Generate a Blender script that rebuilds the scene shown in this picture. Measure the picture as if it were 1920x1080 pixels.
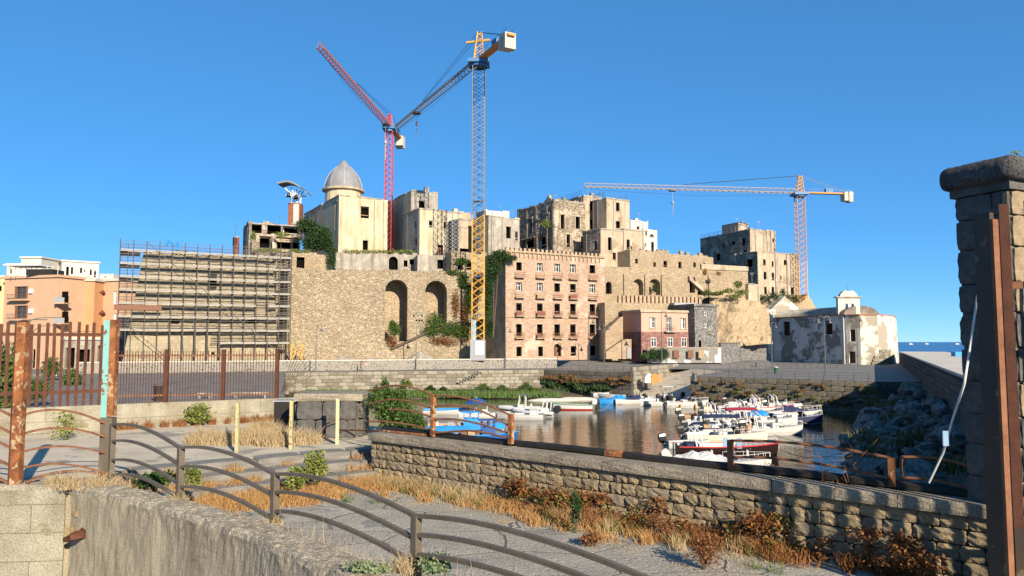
import bpy, bmesh, math, random
from math import sin, cos, pi, radians, atan2, sqrt, hypot
from mathutils import Vector, Matrix
random.seed(7)
for o in list(bpy.data.objects): bpy.data.objects.remove(o)
SC = bpy.context.scene
COL = SC.collection
# ------------------------------------------------------------------ camera, sky, sun
EYE = 9.2; F = 1397.0; TH = math.atan(101/1397.0)
cam = bpy.data.cameras.new('camera'); camo = bpy.data.objects.new('camera', cam); COL.objects.link(camo)
camo.location = (0, 0, EYE); camo.rotation_euler = (pi/2 + TH, 0, 0)
cam.sensor_width = 36; cam.lens = F/1920*36; cam.clip_start = .1; cam.clip_end = 60000
SC.camera = camo
SUN_AZ = radians(152); SUN_EL = radians(23)      # azimuth clockwise from +Y (view direction): behind and right of the camera
w = bpy.data.worlds.new('World'); SC.world = w; w.use_nodes = True
nt = w.node_tree; sky = nt.nodes.new('ShaderNodeTexSky'); sky.sky_type = 'NISHITA'; sky.sun_disc = False
sky.sun_elevation = SUN_EL; sky.sun_rotation = SUN_AZ; sky.air_density = .45; sky.dust_density = 0; sky.ozone_density = 8.0; sky.altitude = 0
bg = nt.nodes['Background']; bg.inputs['Strength'].default_value = .15
# the phone camera's rendering of the clear sky: the same tone curve and tint over the whole dome
gm = nt.nodes.new('ShaderNodeGamma'); gm.inputs[1].default_value = .5; nt.links.new(sky.outputs[0], gm.inputs[0])
tn = nt.nodes.new('ShaderNodeMix'); tn.data_type = 'RGBA'; tn.blend_type = 'MULTIPLY'; tn.inputs[0].default_value = 1; tn.inputs[7].default_value = (1.19,1.35,1.46,1); nt.links.new(gm.outputs[0], tn.inputs[6])
hs = nt.nodes.new('ShaderNodeHueSaturation'); hs.inputs['Saturation'].default_value = 1.26; nt.links.new(tn.outputs[2], hs.inputs['Color']); nt.links.new(hs.outputs[0], bg.inputs[0])
sl = bpy.data.lights.new('sun', 'SUN'); sl.energy = 5.0; sl.angle = radians(.5); sl.color = (1, .87, .69)
so = bpy.data.objects.new('sun', sl); COL.objects.link(so)
sdir = Vector((sin(SUN_AZ)*cos(SUN_EL), cos(SUN_AZ)*cos(SUN_EL), sin(SUN_EL)))
so.rotation_euler = sdir.to_track_quat('Z', 'Y').to_euler(); so.location = (0, 0, 80)
vs = SC.view_settings; vs.view_transform = 'Standard'; vs.look = 'None'; vs.exposure = 0.95; vs.gamma = 1; vs.use_curve_mapping = False

# ------------------------------------------------------------------ helpers
def ray(px, py):
    u = (px-960)/F; v = (540-py)/F; yy = cos(TH)-v*sin(TH); zz = sin(TH)+v*cos(TH)
    return u/yy, zz/yy
def P(px, py, Y):
    a, b = ray(px, py); return Vector((a*Y, Y, EYE+b*Y))
def G(px, py, z):
    a, b = ray(px, py); Y = (z-EYE)/b; return Vector((a*Y, Y, z))
def V(*a): return Vector(a)

class MB:
    def __init__(s): s.v = []; s.f = []; s.m = []
    def face(s, pts, m=0):
        i = len(s.v); s.v += [tuple(p) for p in pts]; s.f.append(tuple(range(i, i+len(pts)))); s.m.append(m)
    def mesh(s, vs_, fs, m=0):
        i = len(s.v); s.v += [tuple(p) for p in vs_]
        for f in fs: s.f.append(tuple(i+k for k in f)); s.m.append(m)
    def box(s, x0, x1, y0, y1, z0, z1, m=0):
        s.mesh([(x0,y0,z0),(x1,y0,z0),(x1,y1,z0),(x0,y1,z0),(x0,y0,z1),(x1,y0,z1),(x1,y1,z1),(x0,y1,z1)],
               [(3,2,1,0),(4,5,6,7),(0,1,5,4),(1,2,6,5),(2,3,7,6),(3,0,4,7)], m)
    def obox(s, c, ax, ay, az, m=0):
        """oriented box: centre c, half vectors"""
        c = Vector(c); q = [c-ax-ay-az, c+ax-ay-az, c+ax+ay-az, c-ax+ay-az, c-ax-ay+az, c+ax-ay+az, c+ax+ay+az, c-ax+ay+az]
        s.mesh(q, [(3,2,1,0),(4,5,6,7),(0,1,5,4),(1,2,6,5),(2,3,7,6),(3,0,4,7)], m)
    def prism(s, poly, z0, z1, m=0, mt=None):
        n = len(poly); mt = m if mt is None else mt
        zt = z1 if isinstance(z1, (list, tuple)) else [z1]*n
        s.mesh([(p[0],p[1],z0) for p in poly]+[(p[0],p[1],zt[i]) for i, p in enumerate(poly)],
               [(i,(i+1)%n,n+(i+1)%n,n+i) for i in range(n)], m)
        s.face([(p[0],p[1],zt[i]) for i, p in enumerate(poly)], mt)
    def tube(s, pts, r, n=5, m=0, cap=True):
        pts = [Vector(p) for p in pts]; rings = []; N = len(pts)
        rr = r if isinstance(r, (list, tuple)) else [r]*N
        for i, p in enumerate(pts):
            t = (pts[min(i+1,N-1)]-pts[max(i-1,0)])
            if t.length < 1e-9: t = Vector((0,0,1))
            t.normalize(); a = t.cross(Vector((0,0,1)))
            if a.length < .05: a = t.cross(Vector((0,1,0)))
            a.normalize(); b = t.cross(a)
            rings.append([p+(a*cos(2*pi*k/n+pi/n)+b*sin(2*pi*k/n+pi/n))*rr[i] for k in range(n)])
        vs_ = [q for R in rings for q in R]; fs = []
        for i in range(N-1):
            for k in range(n): fs.append((i*n+k, i*n+(k+1)%n, (i+1)*n+(k+1)%n, (i+1)*n+k))
        if cap: fs += [tuple(range(n-1,-1,-1)), tuple((N-1)*n+k for k in range(n))]
        s.mesh(vs_, fs, m)
    def bar(s, p, q, w, h, m=0, up=(0,0,1)):
        p = Vector(p); q = Vector(q); t = (q-p); L = t.length; t.normalize(); up = Vector(up)
        a = t.cross(up)
        if a.length < .01: a = t.cross(Vector((0,1,0)))
        a.normalize(); b = a.cross(t); s.obox((p+q)/2, t*L/2, a*w/2, b*h/2, m)
    def lathe(s, c, prof, n=24, m=0, a0=0, a1=2*pi):
        full = abs(a1-a0-2*pi) < 1e-6; k = n if full else n+1; vs_ = []; fs = []
        for r, z in prof:
            for i in range(k):
                a = a0+(a1-a0)*i/n; vs_.append((c[0]+r*cos(a), c[1]+r*sin(a), c[2]+z))
        for j in range(len(prof)-1):
            for i in range(n):
                i2 = (i+1) % k; fs.append((j*k+i, j*k+i2, (j+1)*k+i2, (j+1)*k+i))
        s.mesh(vs_, fs, m)
    def build(s, name, mats, parent=None, smooth=False, uv=True, at=None, vuv=None):
        if not isinstance(mats, (list, tuple)): mats = [mats]
        me = bpy.data.meshes.new(name)
        vv = s.v if at is None else [(a-at[0], b-at[1], c-at[2]) for a, b, c in s.v]
        me.from_pydata(vv, [], s.f)
        for m in mats: me.materials.append(m)
        if len(mats) > 1: me.polygons.foreach_set('material_index', s.m)
        if vuv: me.uv_layers.new(name='UVMap').data.foreach_set('uv', [c for fc in s.f for i in fc for c in vuv[i]])
        elif uv and len(s.f) < 60000: auto_uv(me, s.v, s.f)
        if smooth: me.polygons.foreach_set('use_smooth', [True]*len(s.f))
        o = bpy.data.objects.new(name, me); COL.objects.link(o)
        if at is not None: o.location = at
        if parent is not None: put(o, parent)
        return o
def auto_uv(me, v, f):
    lay = me.uv_layers.new(name='UVMap'); out = []
    for fc in f:
        a, b, c = Vector(v[fc[0]]), Vector(v[fc[1]]), Vector(v[fc[2]])
        n = (b-a).cross(c-a)
        if n.length > 1e-12: n.normalize()
        if abs(n.z) > .8 or n.length < .5:
            for i in fc: out += [v[i][0], v[i][1]]
        else:
            t = Vector((-n.y, n.x, 0)); t.normalize()
            for i in fc: out += [v[i][0]*t.x+v[i][1]*t.y, v[i][2]]
    lay.data.foreach_set('uv', out)
def wl(o):
    return (wl(o.parent) if o.parent else Vector((0,0,0)))+o.location
def put(o, parent):
    """parent a child whose coordinates are world coordinates (parents carry no rotation unless local=True)"""
    o.parent = parent
    o.location = Vector(o.location)-wl(parent)
def tag(o, label, cat, group=None):
    o['label'] = label; o['category'] = cat
    if group: o['group'] = group
    return o
def thing(name, label, cat, loc=(0,0,0), group=None, rz=0):
    o = bpy.data.objects.new(name, None); COL.objects.link(o); o.location = loc; o.rotation_euler = (0,0,rz)
    o.empty_display_size = .2
    return tag(o, label, cat, group)
def struct(o, kind='structure'):
    o['kind'] = kind; return o
def link(name, me, parent, loc=(0,0,0), rot=(0,0,0), sc=(1,1,1)):
    """child object in its parent's LOCAL space sharing mesh data"""
    o = bpy.data.objects.new(name, me); COL.objects.link(o); o.parent = parent
    o.location = loc; o.rotation_euler = rot; o.scale = sc; return o

# ------------------------------------------------------------------ materials
MATS = {}
def mk(name, c1, c2=None, scale=.6, rough=.88, bump=.25, bscale=6, cells=None, cellvar=.35, mortar=None, mw=.04, brick=None,
       streak=None, streak_amt=.5, patch=None, patch_scale=.35, patch_thr=.56, fine=.25, metal=0, coord='UV', spec=.25, squash=1.5, bdist=.05):
    if name in MATS: return MATS[name]
    m = bpy.data.materials.new(name); m.use_nodes = True; nt = m.node_tree; N = nt.nodes; L = nt.links
    b = N['Principled BSDF']; b.inputs['Roughness'].default_value = rough; b.inputs['Metallic'].default_value = metal
    b.inputs['Specular IOR Level'].default_value = spec
    tc = N.new('ShaderNodeTexCoord')
    if coord == 'POS': co = N.new('ShaderNodeNewGeometry').outputs['Position']
    else: co = tc.outputs[{'UV': 'UV', 'OBJ': 'Object'}[coord]]
    def noise(sc, det=5, ro=.6, vec=None):
        n = N.new('ShaderNodeTexNoise'); n.inputs['Scale'].default_value = sc; n.inputs['Detail'].default_value = det
        n.inputs['Roughness'].default_value = ro; L.new(vec or co, n.inputs['Vector']); return n.outputs['Fac']
    def ramp(f, a, b_, c0=(0,0,0,1), c1_=(1,1,1,1)):
        r = N.new('ShaderNodeValToRGB'); r.color_ramp.elements[0].position = a; r.color_ramp.elements[1].position = b_
        r.color_ramp.elements[0].color = c0; r.color_ramp.elements[1].color = c1_; L.new(f, r.inputs[0]); return r.outputs[0]
    def mix(f, a, b_, mode='MIX'):
        x = N.new('ShaderNodeMix'); x.data_type = 'RGBA'; x.blend_type = mode
        for sock, val in ((x.inputs[0], f), (x.inputs[6], a), (x.inputs[7], b_)):
            if hasattr(val, 'is_output'): L.new(val, sock)
            elif isinstance(val, (int, float)): sock.default_value = val
            else: sock.default_value = (*val, 1)
        return x.outputs[2]
    def mapped(sx, sy, sz=1):
        mp = N.new('ShaderNodeMapping'); mp.inputs['Scale'].default_value = (sx, sy, sz); L.new(co, mp.inputs[0]); return mp.outputs[0]
    c2 = c2 or tuple(x*.72 for x in c1)
    col = mix(ramp(noise(scale), .35, .68), c1, c2)
    height = noise(bscale, 6, .65)
    if cells:
        vec = mapped(1, squash)
        # warp the cell pattern a little
        nz = N.new('ShaderNodeTexNoise'); nz.inputs['Scale'].default_value = cells*.7; L.new(vec, nz.inputs['Vector'])
        wv = N.new('ShaderNodeMix'); wv.data_type = 'RGBA'; wv.blend_type = 'LINEAR_LIGHT'; wv.inputs[0].default_value = .25/cells
        L.new(vec, wv.inputs[6]); L.new(nz.outputs['Color'], wv.inputs[7]); vec2 = wv.outputs[2]
        vo = N.new('ShaderNodeTexVoronoi'); vo.inputs['Scale'].default_value = cells; L.new(vec2, vo.inputs['Vector'])
        sp = N.new('ShaderNodeSeparateColor'); L.new(vo.outputs['Color'], sp.inputs[0])
        col = mix(1.0, col, ramp(sp.outputs[0], 0, 1, (1-cellvar,)*3+(1,), (1+cellvar*.4,)*3+(1,)), 'MULTIPLY')
        if mortar:
            ve = N.new('ShaderNodeTexVoronoi'); ve.feature = 'DISTANCE_TO_EDGE'; ve.inputs['Scale'].default_value = cells; L.new(vec2, ve.inputs['Vector'])
            e = ramp(ve.outputs['Distance'], mw, mw*2.2); col = mix(e, mortar, col)
            hm = N.new('ShaderNodeMath'); hm.operation = 'MULTIPLY_ADD'; L.new(e, hm.inputs[0]); hm.inputs[1].default_value = .8; L.new(height, hm.inputs[2]); height = hm.outputs[0]
    if brick:
        bt = N.new('ShaderNodeTexBrick'); bt.inputs['Scale'].default_value = 1; bt.inputs['Brick Width'].default_value = brick[0]; bt.inputs['Row Height'].default_value = brick[1]
        bt.inputs['Mortar Size'].default_value = brick[2]; bt.inputs['Color1'].default_value = (1,1,1,1); bt.inputs['Color2'].default_value = (1-cellvar,)*3+(1,)
        bt.inputs['Mortar'].default_value = (*(mortar or (.5,.5,.5)), 1); bt.inputs['Bias'].default_value = 0; L.new(co, bt.inputs['Vector'])
        col = mix(1.0, col, bt.outputs['Color'], 'MULTIPLY')
    if patch: col = mix(ramp(noise(patch_scale, 7, .62), patch_thr, patch_thr+.025), col, patch)
    if streak: col = mix(mix(1.0, ramp(noise(1, 5, .6, mapped(1.1, .12)), .45, .75), (streak_amt,)*3, 'MULTIPLY'), col, streak)
    if fine: col = mix(1.0, col, ramp(noise(bscale*2.2, 4, .75), .36, .66, (1-fine,)*3+(1,), (1+fine*.3,)*3+(1,)), 'MULTIPLY')
    L.new(col, b.inputs['Base Color'])
    if bump:
        bp = N.new('ShaderNodeBump'); bp.inputs['Strength'].default_value = bump; bp.inputs['Distance'].default_value = bdist
        L.new(height, bp.inputs['Height']); L.new(bp.outputs[0], b.inputs['Normal'])
    MATS[name] = m; return m

tuff = mk('tuff_masonry', (.48,.375,.25), (.38,.29,.185), .22, cells=2.2, cellvar=.26, mortar=(.32,.25,.165), mw=.03, bump=.7, bscale=2.5, streak=(.25,.19,.12), streak_amt=.4, bdist=.25)
tuffrough = mk('rough_tuff_rubble', (.52,.415,.275), (.40,.32,.21), .18, cells=2.3, cellvar=.17, mortar=(.40,.32,.215), mw=.03, bump=1, bscale=1.3, patch=(.47,.40,.30), patch_scale=.11, patch_thr=.57, bdist=.35, squash=2.6)
cliff = mk('tuff_cliff', (.50,.385,.24), (.39,.29,.17), .3, bump=1, bscale=.7, fine=.3, streak=(.27,.18,.1), streak_amt=.7, bdist=.8)
palbrick = mk('pink_tuff_brick', (.49,.348,.258), (.42,.288,.205), .35, brick=(.62,.29,.035), cellvar=.36, mortar=(.75,.72,.68), bump=.3, bscale=5, patch=(.50,.365,.28), patch_scale=.16, patch_thr=.6)
tufforg = mk('warm_tuff_blocks', (.49,.365,.245), (.40,.29,.19), .4, brick=(.75,.36,.03), cellvar=.3, mortar=(.72,.68,.62), bump=.35, bscale=4, streak=(.3,.2,.13), streak_amt=.35)
ruin = mk('grey_ruin_stone', (.43,.345,.25), (.25,.20,.15), .35, cells=1.6, cellvar=.4, mortar=(.20,.165,.125), mw=.03, bump=.8, bscale=2, patch=(.52,.45,.34), patch_scale=.3, patch_thr=.53, streak=(.12,.1,.08), streak_amt=.65, bdist=.2)
cream = mk('cream_plaster', (.60,.51,.345), (.47,.39,.26), .3, bump=.3, bscale=2.5, streak=(.22,.155,.085), streak_amt=.85, patch=(.33,.285,.22), patch_scale=.22, patch_thr=.615, fine=.25)

greypl = mk('grey_render', (.40,.36,.30), (.26,.23,.19), .5, bump=.4, bscale=2.5, streak=(.12,.105,.085), streak_amt=.8, fine=.3, patch=(.46,.41,.33), patch_scale=.35, patch_thr=.58)
sandpl = mk('sand_plaster_ruin', (.50,.40,.285), (.38,.30,.205), .35, bump=.45, bscale=2.2, streak=(.18,.13,.09), streak_amt=.65, patch=(.30,.235,.165), patch_scale=.28, patch_thr=.57, fine=.3)
white = mk('white_plaster', (.51,.49,.43), (.43,.41,.36), .3, bump=.08, bscale=3, fine=.1, streak=(.4,.37,.32), streak_amt=.3)
orange = mk('orange_stucco', (.50,.32,.205), (.45,.285,.18), .3, bump=.06, bscale=3, fine=.08, streak=(.42,.22,.12), streak_amt=.2)
orange2 = mk('deep_orange_stucco', (.50,.26,.13), (.45,.23,.115), .3, bump=.06, bscale=3, fine=.08)
pink = mk('salmon_stucco', (.56,.31,.23), (.50,.275,.20), .3, bump=.05, bscale=4, fine=.12, streak=(.4,.2,.15), streak_amt=.25)
maroon = mk('maroon_stone', (.33,.185,.155), (.24,.13,.11), .8, brick=(.8,.4,.05), cellvar=.45, mortar=(.75,.6,.55), bump=.5, bscale=3)
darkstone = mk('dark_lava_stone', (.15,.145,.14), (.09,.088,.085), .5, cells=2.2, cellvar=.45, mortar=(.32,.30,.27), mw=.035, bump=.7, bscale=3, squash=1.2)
lava = mk('lava_block', (.14,.132,.12), (.075,.071,.064), 3, bump=.9, bscale=22, fine=.45, coord='OBJ', bdist=.02)
chapelw = mk('peeling_whitewash', (.66,.65,.62), (.55,.54,.52), .3, bump=.25, bscale=3, patch=(.23,.215,.19), patch_scale=.2, patch_thr=.495, fine=.3, streak=(.25,.23,.2), streak_amt=.5)
chapelc = mk('peeling_cream_plaster', (.66,.62,.52), (.58,.53,.43), .3, bump=.3, bscale=3, patch=(.33,.285,.215), patch_scale=.17, patch_thr=.5, fine=.25, streak=(.3,.27,.22), streak_amt=.4)
quaystone = mk('quay_limestone', (.31,.275,.21), (.21,.185,.14), .8, bump=.7, bscale=6, fine=.35, coord='POS', streak=None, bdist=.06)
quaydark = mk('quay_wet_stone', (.16,.145,.115), (.09,.082,.066), .7, cells=1.4, cellvar=.4, mortar=(.07,.065,.055), bump=.8, bscale=3, bdist=.15)
holewall = mk('lava_and_lime_wall', (.20,.19,.17), (.13,.12,.11), .6, cells=1.9, cellvar=.5, mortar=(.27,.245,.205), mw=.12, bump=.5, bscale=4, squash=1.2)
concrete = mk('old_concrete', (.42,.355,.25), (.30,.25,.17), .7, bump=.6, bscale=14, streak=(.15,.125,.085), streak_amt=.75, fine=.4, patch=(.24,.205,.15), patch_scale=.7, patch_thr=.6, bdist=.02)
concrete_l = mk('pale_board_concrete', (.40,.365,.275), (.27,.24,.175), 1.3, bump=.8, bscale=12, streak=(.17,.14,.085), streak_amt=.85, fine=.45, bdist=.03, brick=(7,.58,.012), cellvar=.12, mortar=(.55,.53,.5), patch=(.25,.215,.14), patch_scale=.9, patch_thr=.58)
coping = mk('concrete_coping', (.37,.315,.235), (.22,.185,.135), 1.6, bump=1, bscale=14, fine=.6, coord='POS', bdist=.025)
paving = mk('basalt_paving', (.26,.245,.22), (.19,.18,.165), .3, brick=(.9,.45,.025), cellvar=.3, mortar=(.62,.62,.62), bump=.2, bscale=5, rough=.8)
rampm = mk('ramp_aggregate', (.47,.43,.35), (.33,.305,.25), .9, bump=1, bscale=9, fine=.6, cells=.45, cellvar=.1, mortar=(.20,.185,.15), mw=.006, rough=.95, bdist=.03, patch=(.27,.255,.225), patch_scale=.5, patch_thr=.6)
walk = mk('pale_sidewalk', (.58,.50,.37), (.45,.385,.28), .8, bump=.4, bscale=14, fine=.3, patch=(.29,.265,.215), patch_scale=.55, patch_thr=.57, bdist=.02)
soil = mk('dry_soil', (.14,.115,.075), (.075,.065,.045), 1.5, bump=.9, bscale=10, fine=.4, bdist=.05, coord='POS')
jettytop = mk('jetty_concrete', (.60,.55,.46), (.50,.455,.38), .15, bump=.2, bscale=3, fine=.2)
rockm = mk('breakwater_rock', (.30,.28,.25), (.09,.084,.075), 2.5, bump=1, bscale=5, fine=.6, coord='OBJ', bdist=.3)
masonry = [mk('tuff_block_%d' % i, c, tuple(x*.62 for x in c), 5, bump=1, bscale=14, fine=.5, coord='OBJ', bdist=.03) for i, c in enumerate([(.42,.32,.19),(.36,.28,.175),(.45,.345,.205),(.31,.25,.165),(.38,.31,.21)])]
mortarm = mk('wall_mortar', (.22,.19,.135), (.13,.11,.08), 3, bump=1, bscale=12, fine=.45, bdist=.04)
rust = mk('rusty_steel', (.115,.042,.022), (.065,.026,.016), 4, rough=.8, bump=.4, bscale=40, fine=.4, coord='POS', bdist=.01)
rustpaint = mk('rust_through_orange_paint', (.36,.135,.045), (.10,.032,.015), 3.0, rough=.75, bump=.4, bscale=30, fine=.3, coord='POS', patch=(.38,.27,.15), patch_scale=5, patch_thr=.56, bdist=.01)
teal = mk('flaking_teal_paint', (.20,.43,.39), (.17,.38,.345), 2, rough=.6, bump=.4, bscale=20, fine=.12, coord='POS', patch=(.17,.07,.035), patch_scale=5, patch_thr=.57, bdist=.01)
railm = mk('brown_grey_rail', (.155,.125,.09), (.115,.09,.062), 3, rough=.55, bump=.2, bscale=40, fine=.3, coord='POS', metal=.2, spec=.4, bdist=.005)
railrust = mk('rusted_rail', (.26,.12,.06), (.16,.065,.035), 4, rough=.75, bump=.3, bscale=40, fine=.4, coord='POS', bdist=.008)
gatem = mk('gate_post_steel', (.075,.042,.024), (.036,.026,.017), 1.3, rough=.55, bump=.25, bscale=25, fine=.35, coord='POS', patch=(.12,.10,.05), patch_scale=2.2, patch_thr=.6, spec=.4, bdist=.006)
black = mk('black_rubber', (.018,.017,.016), (.03,.026,.022), 4, rough=.55, bump=.3, bscale=25, coord='POS', bdist=.01)
yellowp = mk('flaking_yellow_paint', (.46,.41,.19), (.36,.33,.19), 6, rough=.6, bump=.4, bscale=30, coord='POS', patch=(.19,.12,.06), patch_scale=9, patch_thr=.57, bdist=.006)
def flat(name, c, rough=.6, metal=0, var=.18, sc=3, spec=.4):
    return mk(name, c, tuple(x*(1-var) for x in c), sc, rough=rough, metal=metal, bump=0, fine=0, coord='POS', spec=spec)
craney = flat('crane_yellow', (.62,.33,.05)); craneg = flat('crane_galvanised', (.19,.175,.15), .5, .2); craner = flat('crane_red', (.48,.06,.06))
craneo = flat('crane_orange', (.55,.22,.04)); cweight = flat('counterweight_concrete', (.48,.44,.36), .9); dark = flat('painted_dark_interior', (.007,.006,.005), .95, spec=0)  # the near-black paints the unlit depth inside openings
steel = flat('scaffold_steel', (.10,.09,.075), .6, .2); deckm = flat('scaffold_deck', (.37,.345,.30), .6, 0); bluest = flat('blue_tube', (.05,.16,.33), .5)
lead = mk('lead_sheet', (.23,.232,.238), (.18,.182,.19), .4, rough=.6, bump=.1, bscale=2, fine=.12, coord='POS')
brickm = mk('red_brick', (.33,.13,.08), (.27,.1,.06), .6, brick=(.5,.2,.03), mortar=(.7,.65,.6), bump=.2)
wood = flat('brown_wood', (.17,.075,.04), .7); woodl = flat('pale_wood', (.35,.24,.14), .75); rustbal = flat('rusty_balcony', (.20,.075,.045), .8)
whitep = flat('white_paint', (.66,.65,.62), .45); glassd = flat('window_glass', (.03,.035,.04), .12, spec=.6); greyp = flat('grey_paint', (.28,.29,.30), .5)
tile = flat('terracotta', (.36,.13,.07), .8); lampm = flat('lamp_post_grey', (.14,.145,.14), .5, .4); greendk = flat('dark_green_awning', (.02,.09,.05), .8)
gel = flat('white_gelcoat', (.47,.462,.445), .25, var=.08, spec=.5); navy = flat('navy_canvas', (.02,.03,.08), .8); redc = flat('red_canvas', (.36,.025,.045), .8)
bluep = flat('bright_blue_paint', (.02,.24,.60), .45); blued = flat('deep_blue_paint', (.015,.07,.24), .4); redp = flat('red_paint', (.42,.03,.03), .45); greenp = flat('sea_green_paint', (.06,.28,.23), .45)
motor = flat('black_cowl', (.02,.02,.024), .3, spec=.5); tarp = mk('grey_white_tarp', (.58,.57,.54), (.46,.45,.43), 2, rough=.8, bump=.6, bscale=3, fine=.1, coord='OBJ', bdist=.1)
greyhull = flat('pale_grey_tube', (.50,.50,.49), .5); maroonp = flat('dark_maroon_hull', (.018,.008,.008), .35); tan = flat('tan_skin', (.42,.22,.13), .6); yellowc = flat('yellow_cloth', (.65,.36,.03), .8)
hairm = flat('dark_hair', (.02,.014,.01), .7); stripe = flat('blue_towel', (.22,.34,.48), .9); bluecl = flat('blue_cloth', (.03,.12,.42), .85)
def leafmat(name, c1, c2, tr=.25):
    m = bpy.data.materials.new(name); m.use_nodes = True; nt = m.node_tree; N = nt.nodes; L = nt.links; b = N['Principled BSDF']
    b.inputs['Roughness'].default_value = .6; b.inputs['Specular IOR Level'].default_value = .25
    g = N.new('ShaderNodeNewGeometry'); r = N.new('ShaderNodeValToRGB'); r.color_ramp.elements[0].color = (*c1,1); r.color_ramp.elements[1].color = (*c2,1)
    L.new(g.outputs['Random Per Island'], r.inputs[0]); L.new(r.outputs[0], b.inputs['Base Color'])
    t = N.new('ShaderNodeBsdfTranslucent'); L.new(r.outputs[0], t.inputs[0]); mx = N.new('ShaderNodeMixShader'); mx.inputs[0].default_value = tr
    L.new(b.outputs[0], mx.inputs[1]); L.new(t.outputs[0], mx.inputs[2]); L.new(mx.outputs[0], N['Material Output'].inputs[0]); return m
leafg = leafmat('leaf_green', (.035,.075,.015), (.10,.16,.03)); leafd = leafmat('leaf_dark', (.015,.04,.012), (.05,.095,.025)); leafy = leafmat('leaf_yellow_green', (.10,.15,.03), (.26,.27,.06))
dryl = leafmat('dry_grass', (.27,.13,.04), (.46,.285,.11), .3); dryr = leafmat('dry_russet', (.12,.048,.017), (.31,.135,.045), .3); drys = leafmat('dry_straw', (.30,.215,.11), (.48,.37,.21), .3)
bark = mk('bark', (.13,.1,.07), (.08,.06,.04), 4, bump=.6, bscale=12, coord='POS')
def water(name, c, sc, strength, rough, stretch, dist=.3):
    m = bpy.data.materials.new(name); m.use_nodes = True; nt = m.node_tree; N = nt.nodes; L = nt.links; b = N['Principled BSDF']
    b.inputs['Base Color'].default_value = (*c,1); b.inputs['Roughness'].default_value = rough; b.inputs['IOR'].default_value = 1.33
    g = N.new('ShaderNodeNewGeometry'); mp = N.new('ShaderNodeMapping'); mp.inputs['Scale'].default_value = (stretch,1,1); L.new(g.outputs['Position'], mp.inputs[0])
    n = N.new('ShaderNodeTexNoise'); n.inputs['Scale'].default_value = sc; n.inputs['Detail'].default_value = 4; n.inputs['Roughness'].default_value = .55; L.new(mp.outputs[0], n.inputs['Vector'])
    bp = N.new('ShaderNodeBump'); bp.inputs['Strength'].default_value = strength; bp.inputs['Distance'].default_value = dist; L.new(n.outputs['Fac'], bp.inputs['Height']); L.new(bp.outputs[0], b.inputs['Normal']); return m
harbour = water('harbour_water', (.05,.043,.022), .9, .16, .04, .45, .25); seam = water('sea_water', (.006,.05,.16), .35, .55, .25, .4, .6)

# ------------------------------------------------------------------ facade with real openings
def facade(mb, O, d, n, W, z0, z1, ops, dep=.4, m=0, mrev=0):
    """wall rectangle from O along unit d (xy), outward normal n; ops = (s0,s1,z0,z1,arch)"""
    O = Vector((O[0],O[1],0)); d = Vector((d[0],d[1],0)); n = Vector((n[0],n[1],0))
    S = sorted({0, W, *[min(max(o[0],0),W) for o in ops], *[min(max(o[1],0),W) for o in ops]}); T = sorted({z0, z1, *[min(max(o[2],z0),z1) for o in ops], *[min(max(o[3],z0),z1) for o in ops]})
    pt = lambda s, t, k=0: O+d*s-n*k+Vector((0,0,t))
    for i in range(len(S)-1):
        run = None
        for j in range(len(T)-1):
            cs, ct = (S[i]+S[i+1])/2, (T[j]+T[j+1])/2
            hole = any(o[0] < cs < o[1] and o[2] < ct < o[3] for o in ops)
            if not hole and run is None: run = T[j]
            if run is not None and (hole or j == len(T)-2):
                te = T[j] if hole else T[j+1]
                mb.face([pt(S[i],run), pt(S[i+1],run), pt(S[i+1],te), pt(S[i],te)], m); run = None
    for o in ops:
        a, b, c, e = o[:4]; arch = o[4] if len(o) > 4 else 0
        mb.face([pt(a,c), pt(b,c), pt(b,c,dep), pt(a,c,dep)], mrev)
        if not arch:
            mb.face([pt(a,c), pt(a,c,dep), pt(a,e,dep), pt(a,e)], mrev); mb.face([pt(b,c), pt(b,c,dep), pt(b,e,dep), pt(b,e)], mrev); mb.face([pt(a,e), pt(b,e), pt(b,e,dep), pt(a,e,dep)], mrev)
        else:
            r = (b-a)/2; h = min(r*arch, e-c-.05); cx = (a+b)/2; K = 10
            cv = [(cx-r*cos(pi*k/K), e-h+h*sin(pi*k/K)) for k in range(K+1)]
            full = [(a,c)]+cv+[(b,c)]
            for (p, q) in zip(full[:-1], full[1:]): mb.face([pt(*p), pt(*q), pt(q[0],q[1],dep), pt(p[0],p[1],dep)], mrev)
            mb.face([pt(a,e)]+[pt(*q) for q in cv[:K//2+1]][::1]+[pt(cx,e)] if False else [pt(*q) for q in cv[:K//2+1]]+[pt(a,e)], m)
            mb.face([pt(*q) for q in cv[K//2:]]+[pt(b,e)], m)

class Wall:
    """vertical plane through two plan points, addressed by photo pixels when authoring"""
    def __init__(s, A, B):
        s.A = Vector((A[0],A[1])); s.B = Vector((B[0],B[1])); s.d = (s.B-s.A); s.W = s.d.length; s.d.normalize(); s.n = Vector((s.d.y,-s.d.x))
    def st(s, px, py):
        a, b = ray(px, py); k = (s.A.x-a*s.A.y)/(a*s.d.y-s.d.x); Y = s.A.y+k*s.d.y; return k, EYE+b*Y
    def rect(s, r):
        x0, y0, x1, y1 = r[:4]; cx, cy = (x0+x1)/2, (y0+y1)/2
        k0, k1 = s.st(x0, cy)[0], s.st(x1, cy)[0]; t1, t0 = s.st(cx, y0)[1], s.st(cx, y1)[1]
        return (min(k0,k1), max(k0,k1), t0, t1)
    def pt(s, k, z, out=0):
        p = s.A+s.d*k+s.n*out; return Vector((p.x, p.y, z))

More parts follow.
